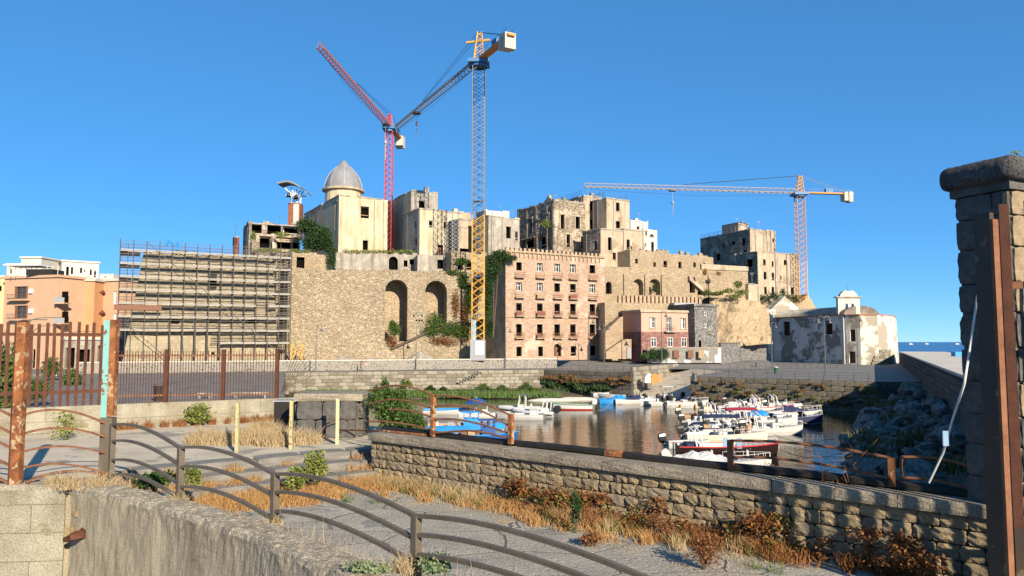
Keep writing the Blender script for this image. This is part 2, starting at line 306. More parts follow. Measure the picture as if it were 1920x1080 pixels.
def XY(px, Y, py=560):
    a, b = ray(px, py); return Vector((a*Y, Y))
def add_window(par, wall, r, kind, dep):
    s0, s1, z0, z1 = r[:4]; W = s1-s0; H = z1-z0
    def slab(mb, a, b, c, e, o0, o1, m=0):
        k = wall; p = [k.pt(a,c,o0), k.pt(b,c,o0), k.pt(b,c,o1), k.pt(a,c,o1)]; mb.prism([(q.x,q.y) for q in p], c, e, m); mb.face([(q.x,q.y,c) for q in p], m)
    mb = MB(); D = -dep
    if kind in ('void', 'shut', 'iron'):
        slab(mb, s0-.3, s1+.3, z0-.2, z1+.2, D-.75, D-.65, 0); o = mb.build('window', {'void': dark, 'shut': wood, 'iron': dark}[kind], par)  # black slab painted in for the unlit room; shutters are wood
        if kind == 'void' and H > 1.2 and random.random() < .45:
            f = MB(); slab(f, s0+W*.02, s0+W*.14, z0, z1, D-.1, D-.04); slab(f, s0, s1, z1-H*.1, z1-.02, D-.1, D-.04)
            if random.random() < .5: slab(f, s0, s1, z0+H*.25, z0+H*.3, D-.1, D-.04)
            put(f.build('frame', random.choice([wood, woodl, whitep])), o)
        if kind == 'iron':
            f = MB()
            for i in range(1, 5): slab(f, s0+W*i/5-.03, s0+W*i/5+.03, z0, z1, D+.02, D+.07)
            for i in range(1, 5): slab(f, s0, s1, z0+H*i/5-.03, z0+H*i/5+.03, D+.03, D+.06)
            put(f.build('grille', wood), o)
    else:
        slab(mb, s0-.02, s1+.02, z0-.02, z1+.02, D-.12, D-.06, 0); o = mb.build('window', glassd, par)
        fm = {'white': whitep, 'whiteshut': whitep, 'brown': wood}[kind]; f = MB()
        for a, b, c, e in ((s0,s0+.1,z0,z1),(s1-.1,s1,z0,z1),(s0+.1,s1-.1,z0,z0+.1),(s0+.1,s1-.1,z1-.1,z1),((s0+s1)/2-.06,(s0+s1)/2+.06,z0+.1,z1-.1)): slab(f, a, b, c, e, D-.05, D+.02)
        if kind == 'whiteshut': slab(f, s0+.1, s0+W*.47, z0+.1, z1-.1, D-.04, D)
        slab(f, s0+.1, s1-.1, z0+H*.62, z0+H*.66, D-.045, D+.01)
        put(f.build('frame', fm), o)
    return o
def block(name, label, cat, L, R, top, zb, depth, mat, wins=(), lwins=(), group=None, parent=None, dep=.45, jag=0, kind='void', taper=0, roof=None, matl=None, cap=None):
    """rectangular building volume: L, R = (px, Y) of the front corners, top = py at L"""
    A = XY(L[0], L[1], top); B = XY(R[0], R[1], top); w = Wall(A, B); zt = EYE+ray(L[0], top)[1]*A.y
    back = -w.n*depth; C, D_ = B+back, A+back; wlft = Wall(D_, A)
    o = parent or thing(name, label, cat, (A.x, A.y, zb), group)
    mb = MB(); f_ops = []; l_ops = []
    def conv(wall, lst):
        out = []
        for it in lst:
            r = wall.rect(it); arch = it[4] if len(it) > 4 and isinstance(it[4], (int, float)) else 0; kd = it[-1] if isinstance(it[-1], str) else kind
            a, b, c, e = r; a = max(a, .1); b = min(b, wall.W-.1); c = max(c, zb+.05); e = min(e, zt-.1)
            if b-a > .15 and e-c > .15: out.append((a, b, c, e, arch, kd))
        return out
    f_ops = conv(w, wins); l_ops = conv(wlft, lwins)
    facade(mb, w.A, w.d, w.n, w.W, zb, zt, f_ops, dep); facade(mb, wlft.A, wlft.d, wlft.n, wlft.W, zb, zt, l_ops, dep, 1, 1)
    mb.face([(B.x,B.y,zb),(C.x,C.y,zb),(C.x,C.y,zt),(B.x,B.y,zt)]); mb.face([(C.x,C.y,zb),(D_.x,D_.y,zb),(D_.x,D_.y,zt),(C.x,C.y,zt)])
    mb.face([(p.x,p.y,zt) for p in (A,B,C,D_)])
    if jag:
        for ww in (w, wlft):
            k = 0
            while k < ww.W-.3:
                l = random.uniform(.5, 1.8); h = random.uniform(0, jag)*(random.random() > .25)
                if h > .1:
                    p = [ww.pt(k,0,-.01), ww.pt(min(k+l,ww.W),0,-.01), ww.pt(min(k+l,ww.W),0,-.55), ww.pt(k,0,-.55)]
                    mb.prism([(q.x,q.y) for q in p], zt-.02, [zt+h, zt+h*random.uniform(.5,1), zt+h*random.uniform(.5,1), zt+h])
                k += l
    put(mb.build('wall', [mat, matl or mat]), o)
    if cap:
        mb = MB(); e = .35; q = [A+w.n*e-w.d*e, B+w.n*e+w.d*e, C-w.n*e+w.d*e, D_-w.n*e-w.d*e]
        mb.prism([(p.x,p.y) for p in q], zt+.003, zt+.5); mb.face([(p.x,p.y,zt+.003) for p in q]); put(mb.build('cornice', cap), o)
    if cat in ('house', 'church', 'ruin', 'palace', 'building') and not cap:
        rnd = random.Random(len(label)*7+int(L[0]))
        def slab(nm, mt, ww, a_, b_, z0, z1, ou, inn):
            mb = MB(); q = [ww.pt(a_,0,ou), ww.pt(b_,0,ou), ww.pt(b_,0,inn), ww.pt(a_,0,inn)]; mb.prism([(p.x,p.y) for p in q], z0, z1); mb.face([(p.x,p.y,z0) for p in q]); put(mb.build(nm, mt), o)
        for ww, ops in ((w, f_ops), (wlft, l_ops)):
            for r in ops:
                if r[3]-r[2] < 2.6 and rnd.random() < .8: slab('sill', sandpl, ww, r[0]-.15, r[1]+.15, r[2]-.16, r[2]-.02, .13, -.01)
                if rnd.random() < .5: slab('lintel', sandpl, ww, r[0]-.25, r[1]+.25, r[3]+.03, r[3]+.22, .06, -.01)
            k = 0
            while k < ww.W-.2:                                   # worn parapet slabs
                l = min(rnd.uniform(1.2,3.2), ww.W-k)
                if rnd.random() < .85: slab('parapet_slab', greypl if mat is not white else white, ww, k, k+l*.985, zt-.12, zt+rnd.uniform(.1,.26), .1+rnd.uniform(0,.06), -.4)
                k += l
            if ww is w and rnd.random() < .6:
                kk = rnd.uniform(.5, ww.W-.5); hh = rnd.uniform(1.5,3); an = MB(); q = ww.pt(kk, zt, -1.2); an.tube([q, q+V(0,0,hh)], .04, 4)
                for m_ in range(4): an.tube([q+V(-.5+.08*m_,0,hh-.15*m_), q+V(.5-.08*m_,0,hh-.15*m_)], .025, 3)
                put(an.build('aerial', lampm), o)
            if ww is w and rnd.random() < .5:
                kk = rnd.uniform(.3, max(.4, ww.W-1.4)); slab('chimney', mat, ww, kk, kk+rnd.uniform(.6,1.1), zt-.05, zt+rnd.uniform(.6,1.4), -.8, -1.6)
            for _ in range(2 if ww.W > 7 else 1):
                kk = rnd.uniform(.3, ww.W-.3)
                if not any(r[0]-.2 < kk < r[1]+.2 for r in ops): dp = MB(); dp.tube([ww.pt(kk, zb+.1, .09), ww.pt(kk+.02, zt-.3, .09)], .06, 4); put(dp.build('downpipe', lampm), o)
    for ww, ops in ((w, f_ops), (wlft, l_ops)):
        for r in ops: put(add_window(None, ww, r, r[5], dep), o)
    o_info = dict(o=o, w=w, wl=wlft, zt=zt, zb=zb, ops=f_ops, lops=l_ops, A=A, B=B, C=C, D=D_)
    return o_info
# ================================================================== SETTING
def sheet(name, pts, mat, kind='structure'):
    mb = MB(); mb.face(pts); return struct(mb.build(name, mat), kind)
sheet('sea', [(-30000,-200,-.08),(30000,-200,-.08),(30000,40000,-.08),(-30000,40000,-.08)], seam)
sheet('harbour_water', [(-45,12,0),(16,6,0),(60,100,0),(40,150,0),(-45,150,0)], harbour)
# far land on the left so that the town stands on ground
mb = MB(); mb.prism([(-2500,128),(-72,124),(-72,235),(-200,700),(-2500,900)], -3, 3.9); struct(mb.build('town_ground', paving))
mb = MB(); mb.prism([(-900,900),(-520,760),(-380,800),(-300,1000),(-700,1400)], -3, [30,52,40,20,60]); struct(mb.build('hill', leafd))
QZ = 4.0
def slab_ground(name, poly, z, mtop, mside, zb=-2.5):
    mb = MB(); mb.prism(poly, zb, z, 1, 0); return struct(mb.build(name, [mtop, mside]))
slab_ground('piazza', [(-71.9,28),(-9.8,33),(-39,127.7),(6,140),(6,150),(-71.9,150)], QZ, paving, quaydark)
EJ = lambda Y: 29+(Y-47)*.484
slab_ground('quay_pavement', [(6.01,140),(20.5,127),(33,149),(70,149),(110,214),(100,240),(6.01,240)], QZ, paving, quaydark)
slab_ground('wharf_pavement', [(27,113.5),(47.8,98.2),(EJ(98)-.02,98),(EJ(236)-.02,236),(113,236),(70.03,149),(33.03,149),(37.5,133)], QZ-.001, paving, quaydark)
mb = MB(); mb.face([(20.5,123,-.5),(27,113.4,-.5),(37.4,133,4.02),(33,149,4.02),(20.5,127,-.2)]); struct(mb.build('boat_slipway', walk))
# sloping street rising to the salmon house
mb = MB(); mb.face([(8,142.5,4.01),(33,143,4.01),(54,150,4.01),(54,158,5.25),(12,154,5.25)]); mb.face([(12,154,5.25),(54,158,5.25),(54,172,5.25),(12,172,5.25)])
mb.face([(8,142.5,3.9),(8,142.5,4.01),(12,154,5.25),(12,154,3.9)]); struct(mb.build('sloping_street', paving))
# shoal of sand and the grassy strip below the quay wall
def blobsheet(name, cx, cy, rx, ry, h, mat, seed=1):
    rnd = random.Random(seed); mb = MB(); n = 28
    rr = [1+.25*sin(3*2*pi*i/n+seed)+rnd.uniform(-.08,.08) for i in range(n)]
    prof = [(1.0,-.15),(.8,h*.5),(.5,h*.9),(0.02,h)]
    vs_ = [(cx+rx*rr[i]*k*cos(2*pi*i/n), cy+ry*rr[i]*k*sin(2*pi*i/n), z*(1 if k < .9 else 1)) for k, z in prof for i in range(n)]
    mb.mesh(vs_, [(j*n+i, j*n+(i+1)%n, (j+1)*n+(i+1)%n, (j+1)*n+i) for j in range(3) for i in range(n)]); mb.face(vs_[3*n:])
    return struct(mb.build(name, mat, smooth=True))
p = G(1035,752,0); blobsheet('sand_shoal', p.x, p.y+1.5, 4.2, 1.6, .34, jettytop, 2); p = G(1085,750,0); blobsheet('sand_shoal', p.x, p.y+1, 3.2, 1.2, .4, jettytop, 5)
mb = MB(); mb.prism([(-36,126),(-20,121.5),(-4,124),(4.5,128),(12,127),(7,139.5),(-38,127.5)], -1.5, [.6,.12,.12,.12,.15,.7,.8]); struct(mb.build('shore_bank', soil))

# quay wall of pale blocks (each block a piece)
def stone_mesh(name, mat, seed, bulge=.12, jit=.08, n=4, cor=.93):
    """unit block centred at origin: x,z in -.5..+.5, y depth; front face (-y) pillowed"""
    rnd = random.Random(seed); bm = bmesh.new(); bmesh.ops.create_cube(bm, size=1)
    bmesh.ops.subdivide_edges(bm, edges=bm.edges[:], cuts=n-2, use_grid_fill=True)
    for v in bm.verts:
        e = max(abs(v.co.x), abs(v.co.z)); edge = e > .49
        if v.co.y < -.49: v.co.y += (.0 if not edge else bulge)+rnd.uniform(-jit, jit)*.7
        if abs(v.co.x) > .49 and abs(v.co.z) > .49: v.co.x *= cor; v.co.z *= cor
        v.co.x += rnd.uniform(-jit, jit)*.5; v.co.z += rnd.uniform(-jit, jit)*.5
    me = bpy.data.meshes.new(name); bm.to_mesh(me); bm.free(); me.materials.append(mat); return me
quaymats = [quaystone, mk('quay_limestone_dark', (.25,.22,.17), (.16,.14,.105), .8, bump=.7, bscale=6, fine=.35, coord='OBJ', bdist=.06), mk('quay_limestone_pale', (.37,.335,.265), (.26,.235,.185), .8, bump=.7, bscale=6, fine=.35, coord='OBJ', bdist=.06)]
qmesh = [stone_mesh('quay_block', quaymats[i % 3], i, .06, .05) for i in range(6)]
def block_wall(name, label, A, B, z0, z1, rows, bw, meshes, core, seed=3, thick=.5, cat='wall', ground=None):
    rnd = random.Random(seed); A = Vector(A); B = Vector(B); d = (B-A); L = d.length; d.normalize(); n = Vector((d.y,-d.x)); rz = atan2(d.y, d.x)
    o = tag(bpy.data.objects.new(name, None), label, cat); COL.objects.link(o); o.location = (A.x, A.y, z0); o.rotation_euler = (0,0,rz); o.empty_display_size = .2
    mb = MB(); mb.box(0, L, .12, thick+.12, 0, z1-z0); c = mb.build('wall_core', core); c.parent = o
    h = (z1-z0)/rows
    for r in range(rows):
        x = -rnd.uniform(0, bw*.6)
        while x < L-.05:
            wd = bw*rnd.uniform(.65, 1.4); a = max(x, 0); b = min(x+wd, L)
            if b-a > .12: link('stone', rnd.choice(meshes), o, ((a+b)/2, .13, h*(r+.5)), (0,0,0), ((b-a)*.96, .34, h*.93))
            x += wd
    return o
block_wall('quay_wall', 'long pale block quay wall along the grassy shore below the road', (-38.5,127.3), (6,139.8), .3, 4.0, 6, 1.55, qmesh, mortarm, 3)
block_wall('quay_wall', 'dark end of the quay wall overgrown with russet weeds by the slipway', (6.2,139.7), (20.3,126.9), -.4, 4.0, 6, 1.6, [stone_mesh('dark_block', m, i, .06, .05) for i, m in enumerate([mk('dark_block_a', (.15,.135,.11), (.09,.08,.065), .9, bump=.7, bscale=5, coord='OBJ'), mk('dark_block_b', (.20,.18,.145), (.12,.105,.085), .9, bump=.7, bscale=5, coord='OBJ')])], quaydark, 4)
block_wall('wharf_wall', 'brown weedy wharf wall behind the moored motorboats', (27,113.4), (47.7,98.1), -.4, 4.0, 6, 1.5, [stone_mesh('wharf_block', m, i+9, .06, .05) for i, m in enumerate([mk('wharf_block_a', (.24,.205,.15), (.13,.11,.08), .9, bump=.7, bscale=5, coord='OBJ'), mk('wharf_block_b', (.18,.155,.115), (.11,.095,.07), .9, bump=.7, bscale=5, coord='OBJ')])], quaydark, 5)
block_wall('slipway_wall', 'pale block wall rising beside the boat slipway', (20.6,127.1), (33,148.5), -.3, 4.9, 7, 1.5, qmesh, mortarm, 6)
# low wall of lava discs set in lime along the road + terrace behind
def solid_wall(name, label, pts, z0, z1, th, mat, cat='wall', caph=None, capm=None):
    o = thing(name, label, cat, (pts[0][0], pts[0][1], z0)); mb = MB(); cp = MB()
    for (a, b) in zip(pts[:-1], pts[1:]):
        w_ = Wall(a, b); q = [w_.pt(0,0), w_.pt(w_.W,0), w_.pt(w_.W,0,-th), w_.pt(0,0,-th)]; mb.prism([(p.x,p.y) for p in q], z0, z1)
        if caph:
            q = [w_.pt(0,0,.08), w_.pt(w_.W,0,.08), w_.pt(w_.W,0,-th-.08), w_.pt(0,0,-th-.08)]; cp.prism([(p.x,p.y) for p in q], z1+.003, z1+caph); cp.face([(p.x,p.y,z1+.003) for p in q])
    put(mb.build('wall', mat), o)
    if caph: put(cp.build('coping', capm or coping), o)
    return o
RW = [(-71,122.5),(-35.6,135),(-4,146.2),(9,150)]
solid_wall('retaining_wall', 'low grey wall with round dark stones below the cliff', RW, 3.9, 5.75, .8, holewall, caph=.16, capm=jettytop)
slab_ground('upper_terrace', [(-71,123.6),(-35.6,136.1),(-4,147.3),(9,151),(9,190),(-71,190)], 5.6, walk, holewall, 3)
for i in range(3):
    rub = [(640,659),(788,659),(700,668)][i]; c = P(rub[0], 668, [140,145.6,142.2][i]); mb = MB(); n = 12
    mb.mesh([(c.x+3.2*cos(2*pi*k/n)*random.uniform(.8,1.2), c.y+1.5*sin(2*pi*k/n), 5.58) for k in range(n)]+[(c.x, c.y, 5.6+[1.0,1.8,.8][i])], [(k,(k+1)%n,n) for k in range(n)])
    tag(mb.build('rubble_heap', greypl), ['low heap of grey rubble at foot of the rough cliff wall', 'tall heap of grey rubble below the twin arches', 'flat heap of rubble between the other two heaps'][i], 'rubble')

# ================================================================== THE OLD TOWN ON ITS ROCK
HZ = 22
cw = block('cliff_wall', 'huge rough tuff wall with two tall arched niches', 'wall', (546,140), (884,144), 508, 5.5, 10, tuffrough,
           wins=[(722,524,764,641,1.0,'none'),(797,526,838,612,1.0,'none')], jag=.5, dep=3.5) if False else None
def rough_stones(w, par, s0, s1, z0, z1, ops, n, mats, seed, big=1.0, out=.0):
    """small stones standing proud of a rubble wall, too small to pick apart"""
    rnd = random.Random(seed); mb = MB()
    for _ in range(n):
        s, z = rnd.uniform(s0, s1), rnd.uniform(z0, z1)
        if any(o[0]-.3 < s < o[1]+.3 and o[2]-.3 < z < o[3]+.3 for o in ops): continue
        a, b, c = rnd.uniform(.12,.42)*big, rnd.uniform(.08,.2)*big, rnd.uniform(.03,.1)*big
        p = w.pt(s, z, out); d = V(w.d.x, w.d.y, 0); nn = V(w.n.x, w.n.y, 0); t = rnd.uniform(-.2,.2); ax = d*cos(t)+V(0,0,sin(t)); az = V(0,0,cos(t))-d*sin(t)
        q = [p+ax*a*i*rnd.uniform(.75,1)+az*b*j*rnd.uniform(.75,1) for i, j in ((-1,-1),(1,-1),(1,1),(-1,1))]; f = [x*.0+y for x, y in zip(q, [u+nn*c*rnd.uniform(.4,1)-(u-p)*.3 for u in q])]
        mb.mesh(q+f, [(4,5,6,7),(0,1,5,4),(1,2,6,5),(2,3,7,6),(3,0,4,7)], rnd.randrange(len(mats)))
    o = struct(mb.build('rubble_facing', mats), 'stuff'); put(o, par); return o
rubs = [mk('rubble_a', (.47,.38,.265), (.38,.305,.21), 1, bump=.5, bscale=4), mk('rubble_b', (.43,.345,.24), (.34,.27,.185), 1, bump=.5, bscale=4), mk('rubble_c', (.38,.305,.21), (.28,.225,.155), 1, bump=.5, bscale=4)]
def cliffwall():
    A = XY(515,141.3,507); B = XY(884,150,507); w = Wall(A, B); zt = EYE+ray(546,505)[1]*142
    o = thing('cliff_wall', 'huge rough tuff wall with two tall arched niches', 'wall', (A.x, A.y, 5.5)); mb = MB()
    ops = [(*w.rect((722,524,764,640)), 1.0), (*w.rect((797,526,838,612)), 1.0)]
    facade(mb, w.A, w.d, w.n, w.W, 5.5, zt, ops, 4.6)
    wlft = Wall(A-w.n*11, A); facade(mb, wlft.A, wlft.d, wlft.n, wlft.W, 5.5, zt, [])
    q = [w.pt(0,0), w.pt(w.W,0), w.pt(w.W,0,-30), w.pt(0,0,-30)]; mb.face([(p.x,p.y,zt) for p in q]); mb.face([(q[1].x,q[1].y,5.5),(q[2].x,q[2].y,5.5),(q[2].x,q[2].y,zt),(q[1].x,q[1].y,zt)])
    k = 0
    while k < w.W-1:
        l = random.uniform(.6,2); h = random.uniform(0,.55); p = [w.pt(k,0,-.01), w.pt(k+l,0,-.01), w.pt(k+l,0,-.8), w.pt(k,0,-.8)]
        mb.prism([(u.x,u.y) for u in p], zt-.02, [zt+h, zt+h*.6, zt+h*.5, zt+h]); k += l
    put(mb.build('wall', tuffrough), o); rough_stones(w, o, .5, w.W-.5, 6, zt-.3, ops, 900, rubs, 4)
    for i, r in enumerate(ops):
        mb = MB(); q = [w.pt(r[0]-.3,0,-4.62), w.pt(r[1]+.3,0,-4.62), w.pt(r[1]+.3,0,-5), w.pt(r[0]-.3,0,-5)]; mb.prism([(u.x,u.y) for u in q], r[2]-.3, r[3]+.4); put(mb.build('niche_back', tuff), o)
    # small drainage holes between the arches, their shaded depth painted as black blocks
    for i in range(4):
        for j in range(2):
            s, z = w.st(776+i*5, 592+j*9); mb = MB(); q = [w.pt(s-.16,0,.02), w.pt(s+.16,0,.02), w.pt(s+.16,0,-.1), w.pt(s-.16,0,-.1)]; mb.prism([(u.x,u.y) for u in q], z-.18, z+.18); put(mb.build('painted_drain_hole', dark), o)
    return w, zt
CW, CZ = cliffwall()
# terrace walls above the cliff
block('terrace_wall', 'stone terrace wall with one tall doorway right of the scaffold', 'wall', (545,153), (613,156), 475, CZ-.5, 4, tuff, [(556,482,571,507)], jag=.5)
block('terrace_wall', 'grey rendered terrace wall with arched doorway below the cream church', 'wall', (628,156), (782,160), 474, CZ-.5, 4, greypl, [(729,481,746,506,1.0),(757,488,764,500),(768,486,776,496)], jag=.5)
block('terrace_wall', 'grey terrace wall with single square window left of the yellow crane', 'wall', (783,156), (845,158), 478, CZ-.5, 4, greypl, [(820,487,831,504)], jag=.3)
block('terrace_wall', 'ruined tuff wall with arched hole behind the yellow crane mast', 'wall', (846,154), (912,157), 474, 14, 5, tuff, [(858,484,868,506),(874,488,884,506,1)], jag=.8)
# ruin with open storeys
rb = block('ruined_house', 'roofless ruin with open dark storeys left of the fig tree', 'ruin', (467,160), (563,165), 418, CZ-.5, 9, ruin,
           [(472,421,491,437),(501,421,527,440),(531,422,560,441),(487,446,506,466),(517,454,546,467),(549,455,561,467)], [(452,430,457,442)], jag=.8, dep=1.6)
for (a, b, c, e) in ((470,492,440,468),(508,518,438,468)):
    s0, z1 = rb['w'].st(a, c); s1, z0 = rb['w'].st(b, e); mb = MB(); q = [rb['w'].pt(s0,0,.01), rb['w'].pt(s0+1,0,.01), rb['w'].pt(s0+1,0,2), rb['w'].pt(s0,0,2)]
    mb.prism([(u.x,u.y) for u in q], z0-1, [z1, z1, z0+.6, z0+.6]); put(mb.build('buttress', ruin), rb['o'])
for py in (441, 468):
    s, z = rb['w'].st(500, py); mb = MB(); q = [rb['w'].pt(2.2,0,.6), rb['w'].pt(rb['w'].W,0,.6), rb['w'].pt(rb['w'].W,0,-.3), rb['w'].pt(2.2,0,-.3)]; mb.prism([(u.x,u.y) for u in q], z-.3, z); mb.face([(u.x,u.y,z-.3) for u in q]); put(mb.build('floor_slab', sandpl), rb['o'])
block('red_house', 'narrow red house peeping out left of the ruined house', 'house', (442,172), (449,172.6), 444, CZ-.5, 1.5, mk('red_stucco', (.20,.065,.05), (.17,.055,.04), .5, bump=.05), [(441,446,444,458)])
# church with dome
ch = block('domed_church', 'cream plaster church with grey ribbed dome', 'church', (636,170), (727,176), 366, HZ, 30, cream, [(676,387,692,409),(680,451,690,469)], [(628,378,631,430)], dep=.6)
c = P(644, 356, 182); R0 = 36*182/F
mb = MB(); mb.lathe((c.x,c.y,c.z), [(R0*.93,-9),(R0*.93,-.4)], 32); put(mb.build('drum', cream), ch['o'])
mb = MB(); mb.lathe((c.x,c.y,c.z), [(R0*.9,-.5),(R0*1.09,-.5),(R0*1.09,0),(R0*.9,.05)], 32); put(mb.build('drum_cornice', sandpl), ch['o'])
hd = (356-311)*182/F; prof = [(r*182/F, .03+z*182/F) for r, z in ((34,0),(33.9,5),(33.2,10),(32,15),(30,20.5),(27.5,26),(24.2,31),(20.5,35.5),(16.6,39.5),(13,42.8),(10.8,45))]; hd = 45*182/F
mb = MB(); mb.lathe((c.x,c.y,c.z), prof, 32); dm = mb.build('dome', lead, smooth=True); put(dm, ch['o'])
for k in range(8):
    a = 2*pi*k/8+.25; mb = MB(); mb.tube([(c.x+r*1.005*cos(a), c.y+r*1.005*sin(a), c.z+z) for r, z in prof], .17, 4); put(mb.build('rib', greyp), dm)
rl = prof[-1][0]; mb = MB(); mb.lathe((c.x,c.y,c.z+hd), [(rl*1.12,-.1),(rl*1.12,.12),(rl*.98,.15),(rl*.74,.7),(rl*.45,1.15),(rl*.2,1.45),(.05,1.65),(.02,2.0)], 16); put(mb.build('lantern_cap', lead, smooth=True), ch['o'])
# parapet rails right of the dome
mb = MB()
for k in range(4): q = P(686+k*13, 372-k*.5, 181); mb.tube([q, q+V(0,0,1.4)], .05, 4)
for h in (.7,1.35): mb.tube([P(684,372,181)+V(0,0,h), P(728,371,181)+V(0,0,h)], .04, 4)
put(mb.build('roof_railing', bluest), ch['o'])
# modern bell frame
bt = thing('bell_tower', 'brick shaft carrying white steel bell frame under curved canopy', 'bell tower', P(554,415,186))
p = P(554,415,186); s_ = 186/F
mb = MB(); mb.obox((p.x,p.y,p.z+0), V(11.5*s_,0,0), V(0,1.4,0), V(0,0,33*s_)); put(mb.build('shaft', brickm), bt)
mb = MB(); mb.obox((p.x+4*s_,p.y-1.45,p.z+2*s_), V(5*s_,0,0), V(0,.1,0), V(0,0,29*s_)); put(mb.build('stone_panel', white), bt)
mb = MB()
for dx in (-8,-2,3,9):
    mb.tube([P(554+dx,383,186), P(554+dx*1.1,366,186)], .22, 5)
    mb.tube([P(554+dx*1.1,366,186), P(550+dx*2.1,352+max(dx,-2)*.7,186)], .17, 5); mb.tube([P(554+dx*1.1,372,186), P(552-dx*1.6,357,185.6)], .12, 5)
mb.tube([P(536,366,186), P(574,368,186)], .2, 5); put(mb.build('steel_frame', whitep), bt)
mb = MB()
for k in range(11):
    f = k/10; g = (k+1)/10
    if k == 10: break
    cv = lambda t: P(525+t*55, 348.5-7*sin(min(t*1.25,1)*pi*.55)+max(0,t-.25)**1.5*38, 186)
    a, b = cv(f), cv(g)
    mb.mesh([a+V(0,-2.2,0), b+V(0,-2.2,0), b+V(0,2.2,0), a+V(0,2.2,0), a+V(0,-2.2,.45), b+V(0,-2.2,.45), b+V(0,2.2,.45), a+V(0,2.2,.45)], [(3,2,1,0),(4,5,6,7),(0,1,5,4),(2,3,7,6),(1,2,6,5),(3,0,4,7)])
put(mb.build('canopy', lead), bt)
for dx, py in ((-13,368),(1,372)):
    q = P(554+dx, py, 185.2); mb = MB(); mb.lathe(q, [(.05,.9),(.35,.8),(.5,.2),(.75,-.1),(.7,-.15)], 12); put(mb.build('bell', flat('bronze',(.05,.06,.06),.5,.6)), bt)
# houses to the right of the church
block('concrete_house', 'grey block upper house with one square opening right of the church', 'house', (771,172), (821,175), 357, HZ, 18, greypl, [(785,376,796,390)], [(757,402,768,417,1.0)], matl=cream)
block('cream_house', 'cream plaster house with brown door below the concrete house', 'house', (787,161), (838,164.5), 391, HZ, 8.5, cream, [(804,414,811,426),(821,459,831,477,'shut'),(832,416,836,428)], [(777,415,780,428),(779,448,782,461)], matl=greypl)
block('grey_house', 'plain grey house partly hidden by the yellow crane mast', 'house', (861,166), (918,170), 411, HZ, 8, sandpl, [(862,466,880,472)])
block('orange_penthouse', 'small orange rooftop room behind the yellow crane mast', 'house', (860,178), (882,179), 398, HZ+8, 5, orange)
block('cream_house', 'plain cream house wall behind the lattice scaffold strip', 'house', (834,172), (866,174), 397, HZ, 6, cream)
st_ = thing('lattice_scaffold', 'grey lattice scaffold strip fixed to the cream house', 'scaffold', P(849,470,163)); mb = MB()
for x in (839,849,860): mb.tube([P(x,396,162.8), P(x,474,162.8)], .07, 4)
for k in range(11):
    y = 396+k*7.1
    for a, b in ((839,849),(849,860)): mb.tube([P(a,y,162.8), P(b,y+7.1,162.8)], .05, 4); mb.tube([P(b,y,162.8), P(a,y+7.1,162.8)], .05, 4)
put(mb.build('lattice', greyp), st_)
block('grey_house', 'grey rendered house with two windows right of the yellow crane mast', 'house', (916,160), (974,165), 404, HZ, 6, greypl, [(949,425,958,447),(966,434,971,451)])
block('white_house', 'low white house behind the grey house left of the ruined palace', 'house', (911,186), (955,189), 394, 28, 6, white)
# ruined palace
pal = block('ruined_palace', 'weathered baroque palace ruin with blank windows and small gable', 'palace', (1039,170), (1097,174.5), 376, 25, 16.5, ruin,
  [(1051,403,1058,429),(1079,407,1087,429),(1034.5,439,1041,462,1.0),(1062,440,1068.5,463),(1089,444,1096,465)], [(990,411,998,437),(1007,414,1010,428),(1022,403,1029,415),(1009,441,1024,466,1.0),(977,449,1002,466)], jag=.7, dep=.6)
rough_stones(pal['w'], pal['o'], .3, pal['w'].W-.3, 29, pal['zt']-.3, pal['ops'], 120, rubs, 6); rough_stones(pal['wl'], pal['o'], .3, pal['wl'].W-.3, 29, pal['zt']-.3, pal['lops'], 220, rubs, 7)
w_ = pal['wl']; s, z = w_.st(1028, 378); mb = MB(); q = [w_.pt(s-2.4,0,.01), w_.pt(s+1.7,0,.01), w_.pt(s+1.7,0,-.7), w_.pt(s-2.4,0,-.7)]
a = [w_.pt(s-2.6,pal['zt']-.05,.02), w_.pt(s+1.8,pal['zt']-.05,.02), w_.pt(s+.4,pal['zt']+1.1,.02), w_.pt(s,pal['zt']+1.9,.02), w_.pt(s-.5,pal['zt']+1.1,.02)]; b = [w_.pt(0,0,-.7)-w_.pt(0,0,.02)+x for x in a]
mb.mesh(a+b, [(0,1,2,3,4),(9,8,7,6,5)]+[(i,(i+1)%5,5+(i+1)%5,5+i) for i in range(5)]); put(mb.build('gable', ruin), pal['o'])
for (w_, ops) in ((pal['w'], pal['ops']), (pal['wl'], pal['lops'])):
    for r in ops:
        if r[4]: continue
        mb = MB(); q = lambda a, b, c, e, o: mb.prism([(u.x,u.y) for u in (w_.pt(a,0,o), w_.pt(b,0,o), w_.pt(b,0,-.02), w_.pt(a,0,-.02))], c, e)
        q(r[0]-.3, r[0]-.04, r[2], r[3], .12); q(r[1]+.04, r[1]+.3, r[2], r[3], .12); q(r[0]-.45, r[1]+.45, r[3]+.05, r[3]+.4, .25); put(mb.build('window_surround', sandpl), pal['o'])
for k in (.5, 4.5, 9, 13.5, pal['wl'].W-.6):
    mb = MB(); q = [pal['wl'].pt(k-.3,0,.14), pal['wl'].pt(k+.3,0,.14), pal['wl'].pt(k+.3,0,-.02), pal['wl'].pt(k-.3,0,-.02)]; mb.prism([(u.x,u.y) for u in q], 29, pal['zt']-.6); put(mb.build('pilaster', ruin), pal['o'])
t2 = block('ruined_tower_house', 'tall sandy tower house with two windows, joined to palace right side', 'house', (1094,176.5), (1128,179), 367, 25, 15, sandpl, [(1106,377,1113,394),(1106,409,1113,427)])
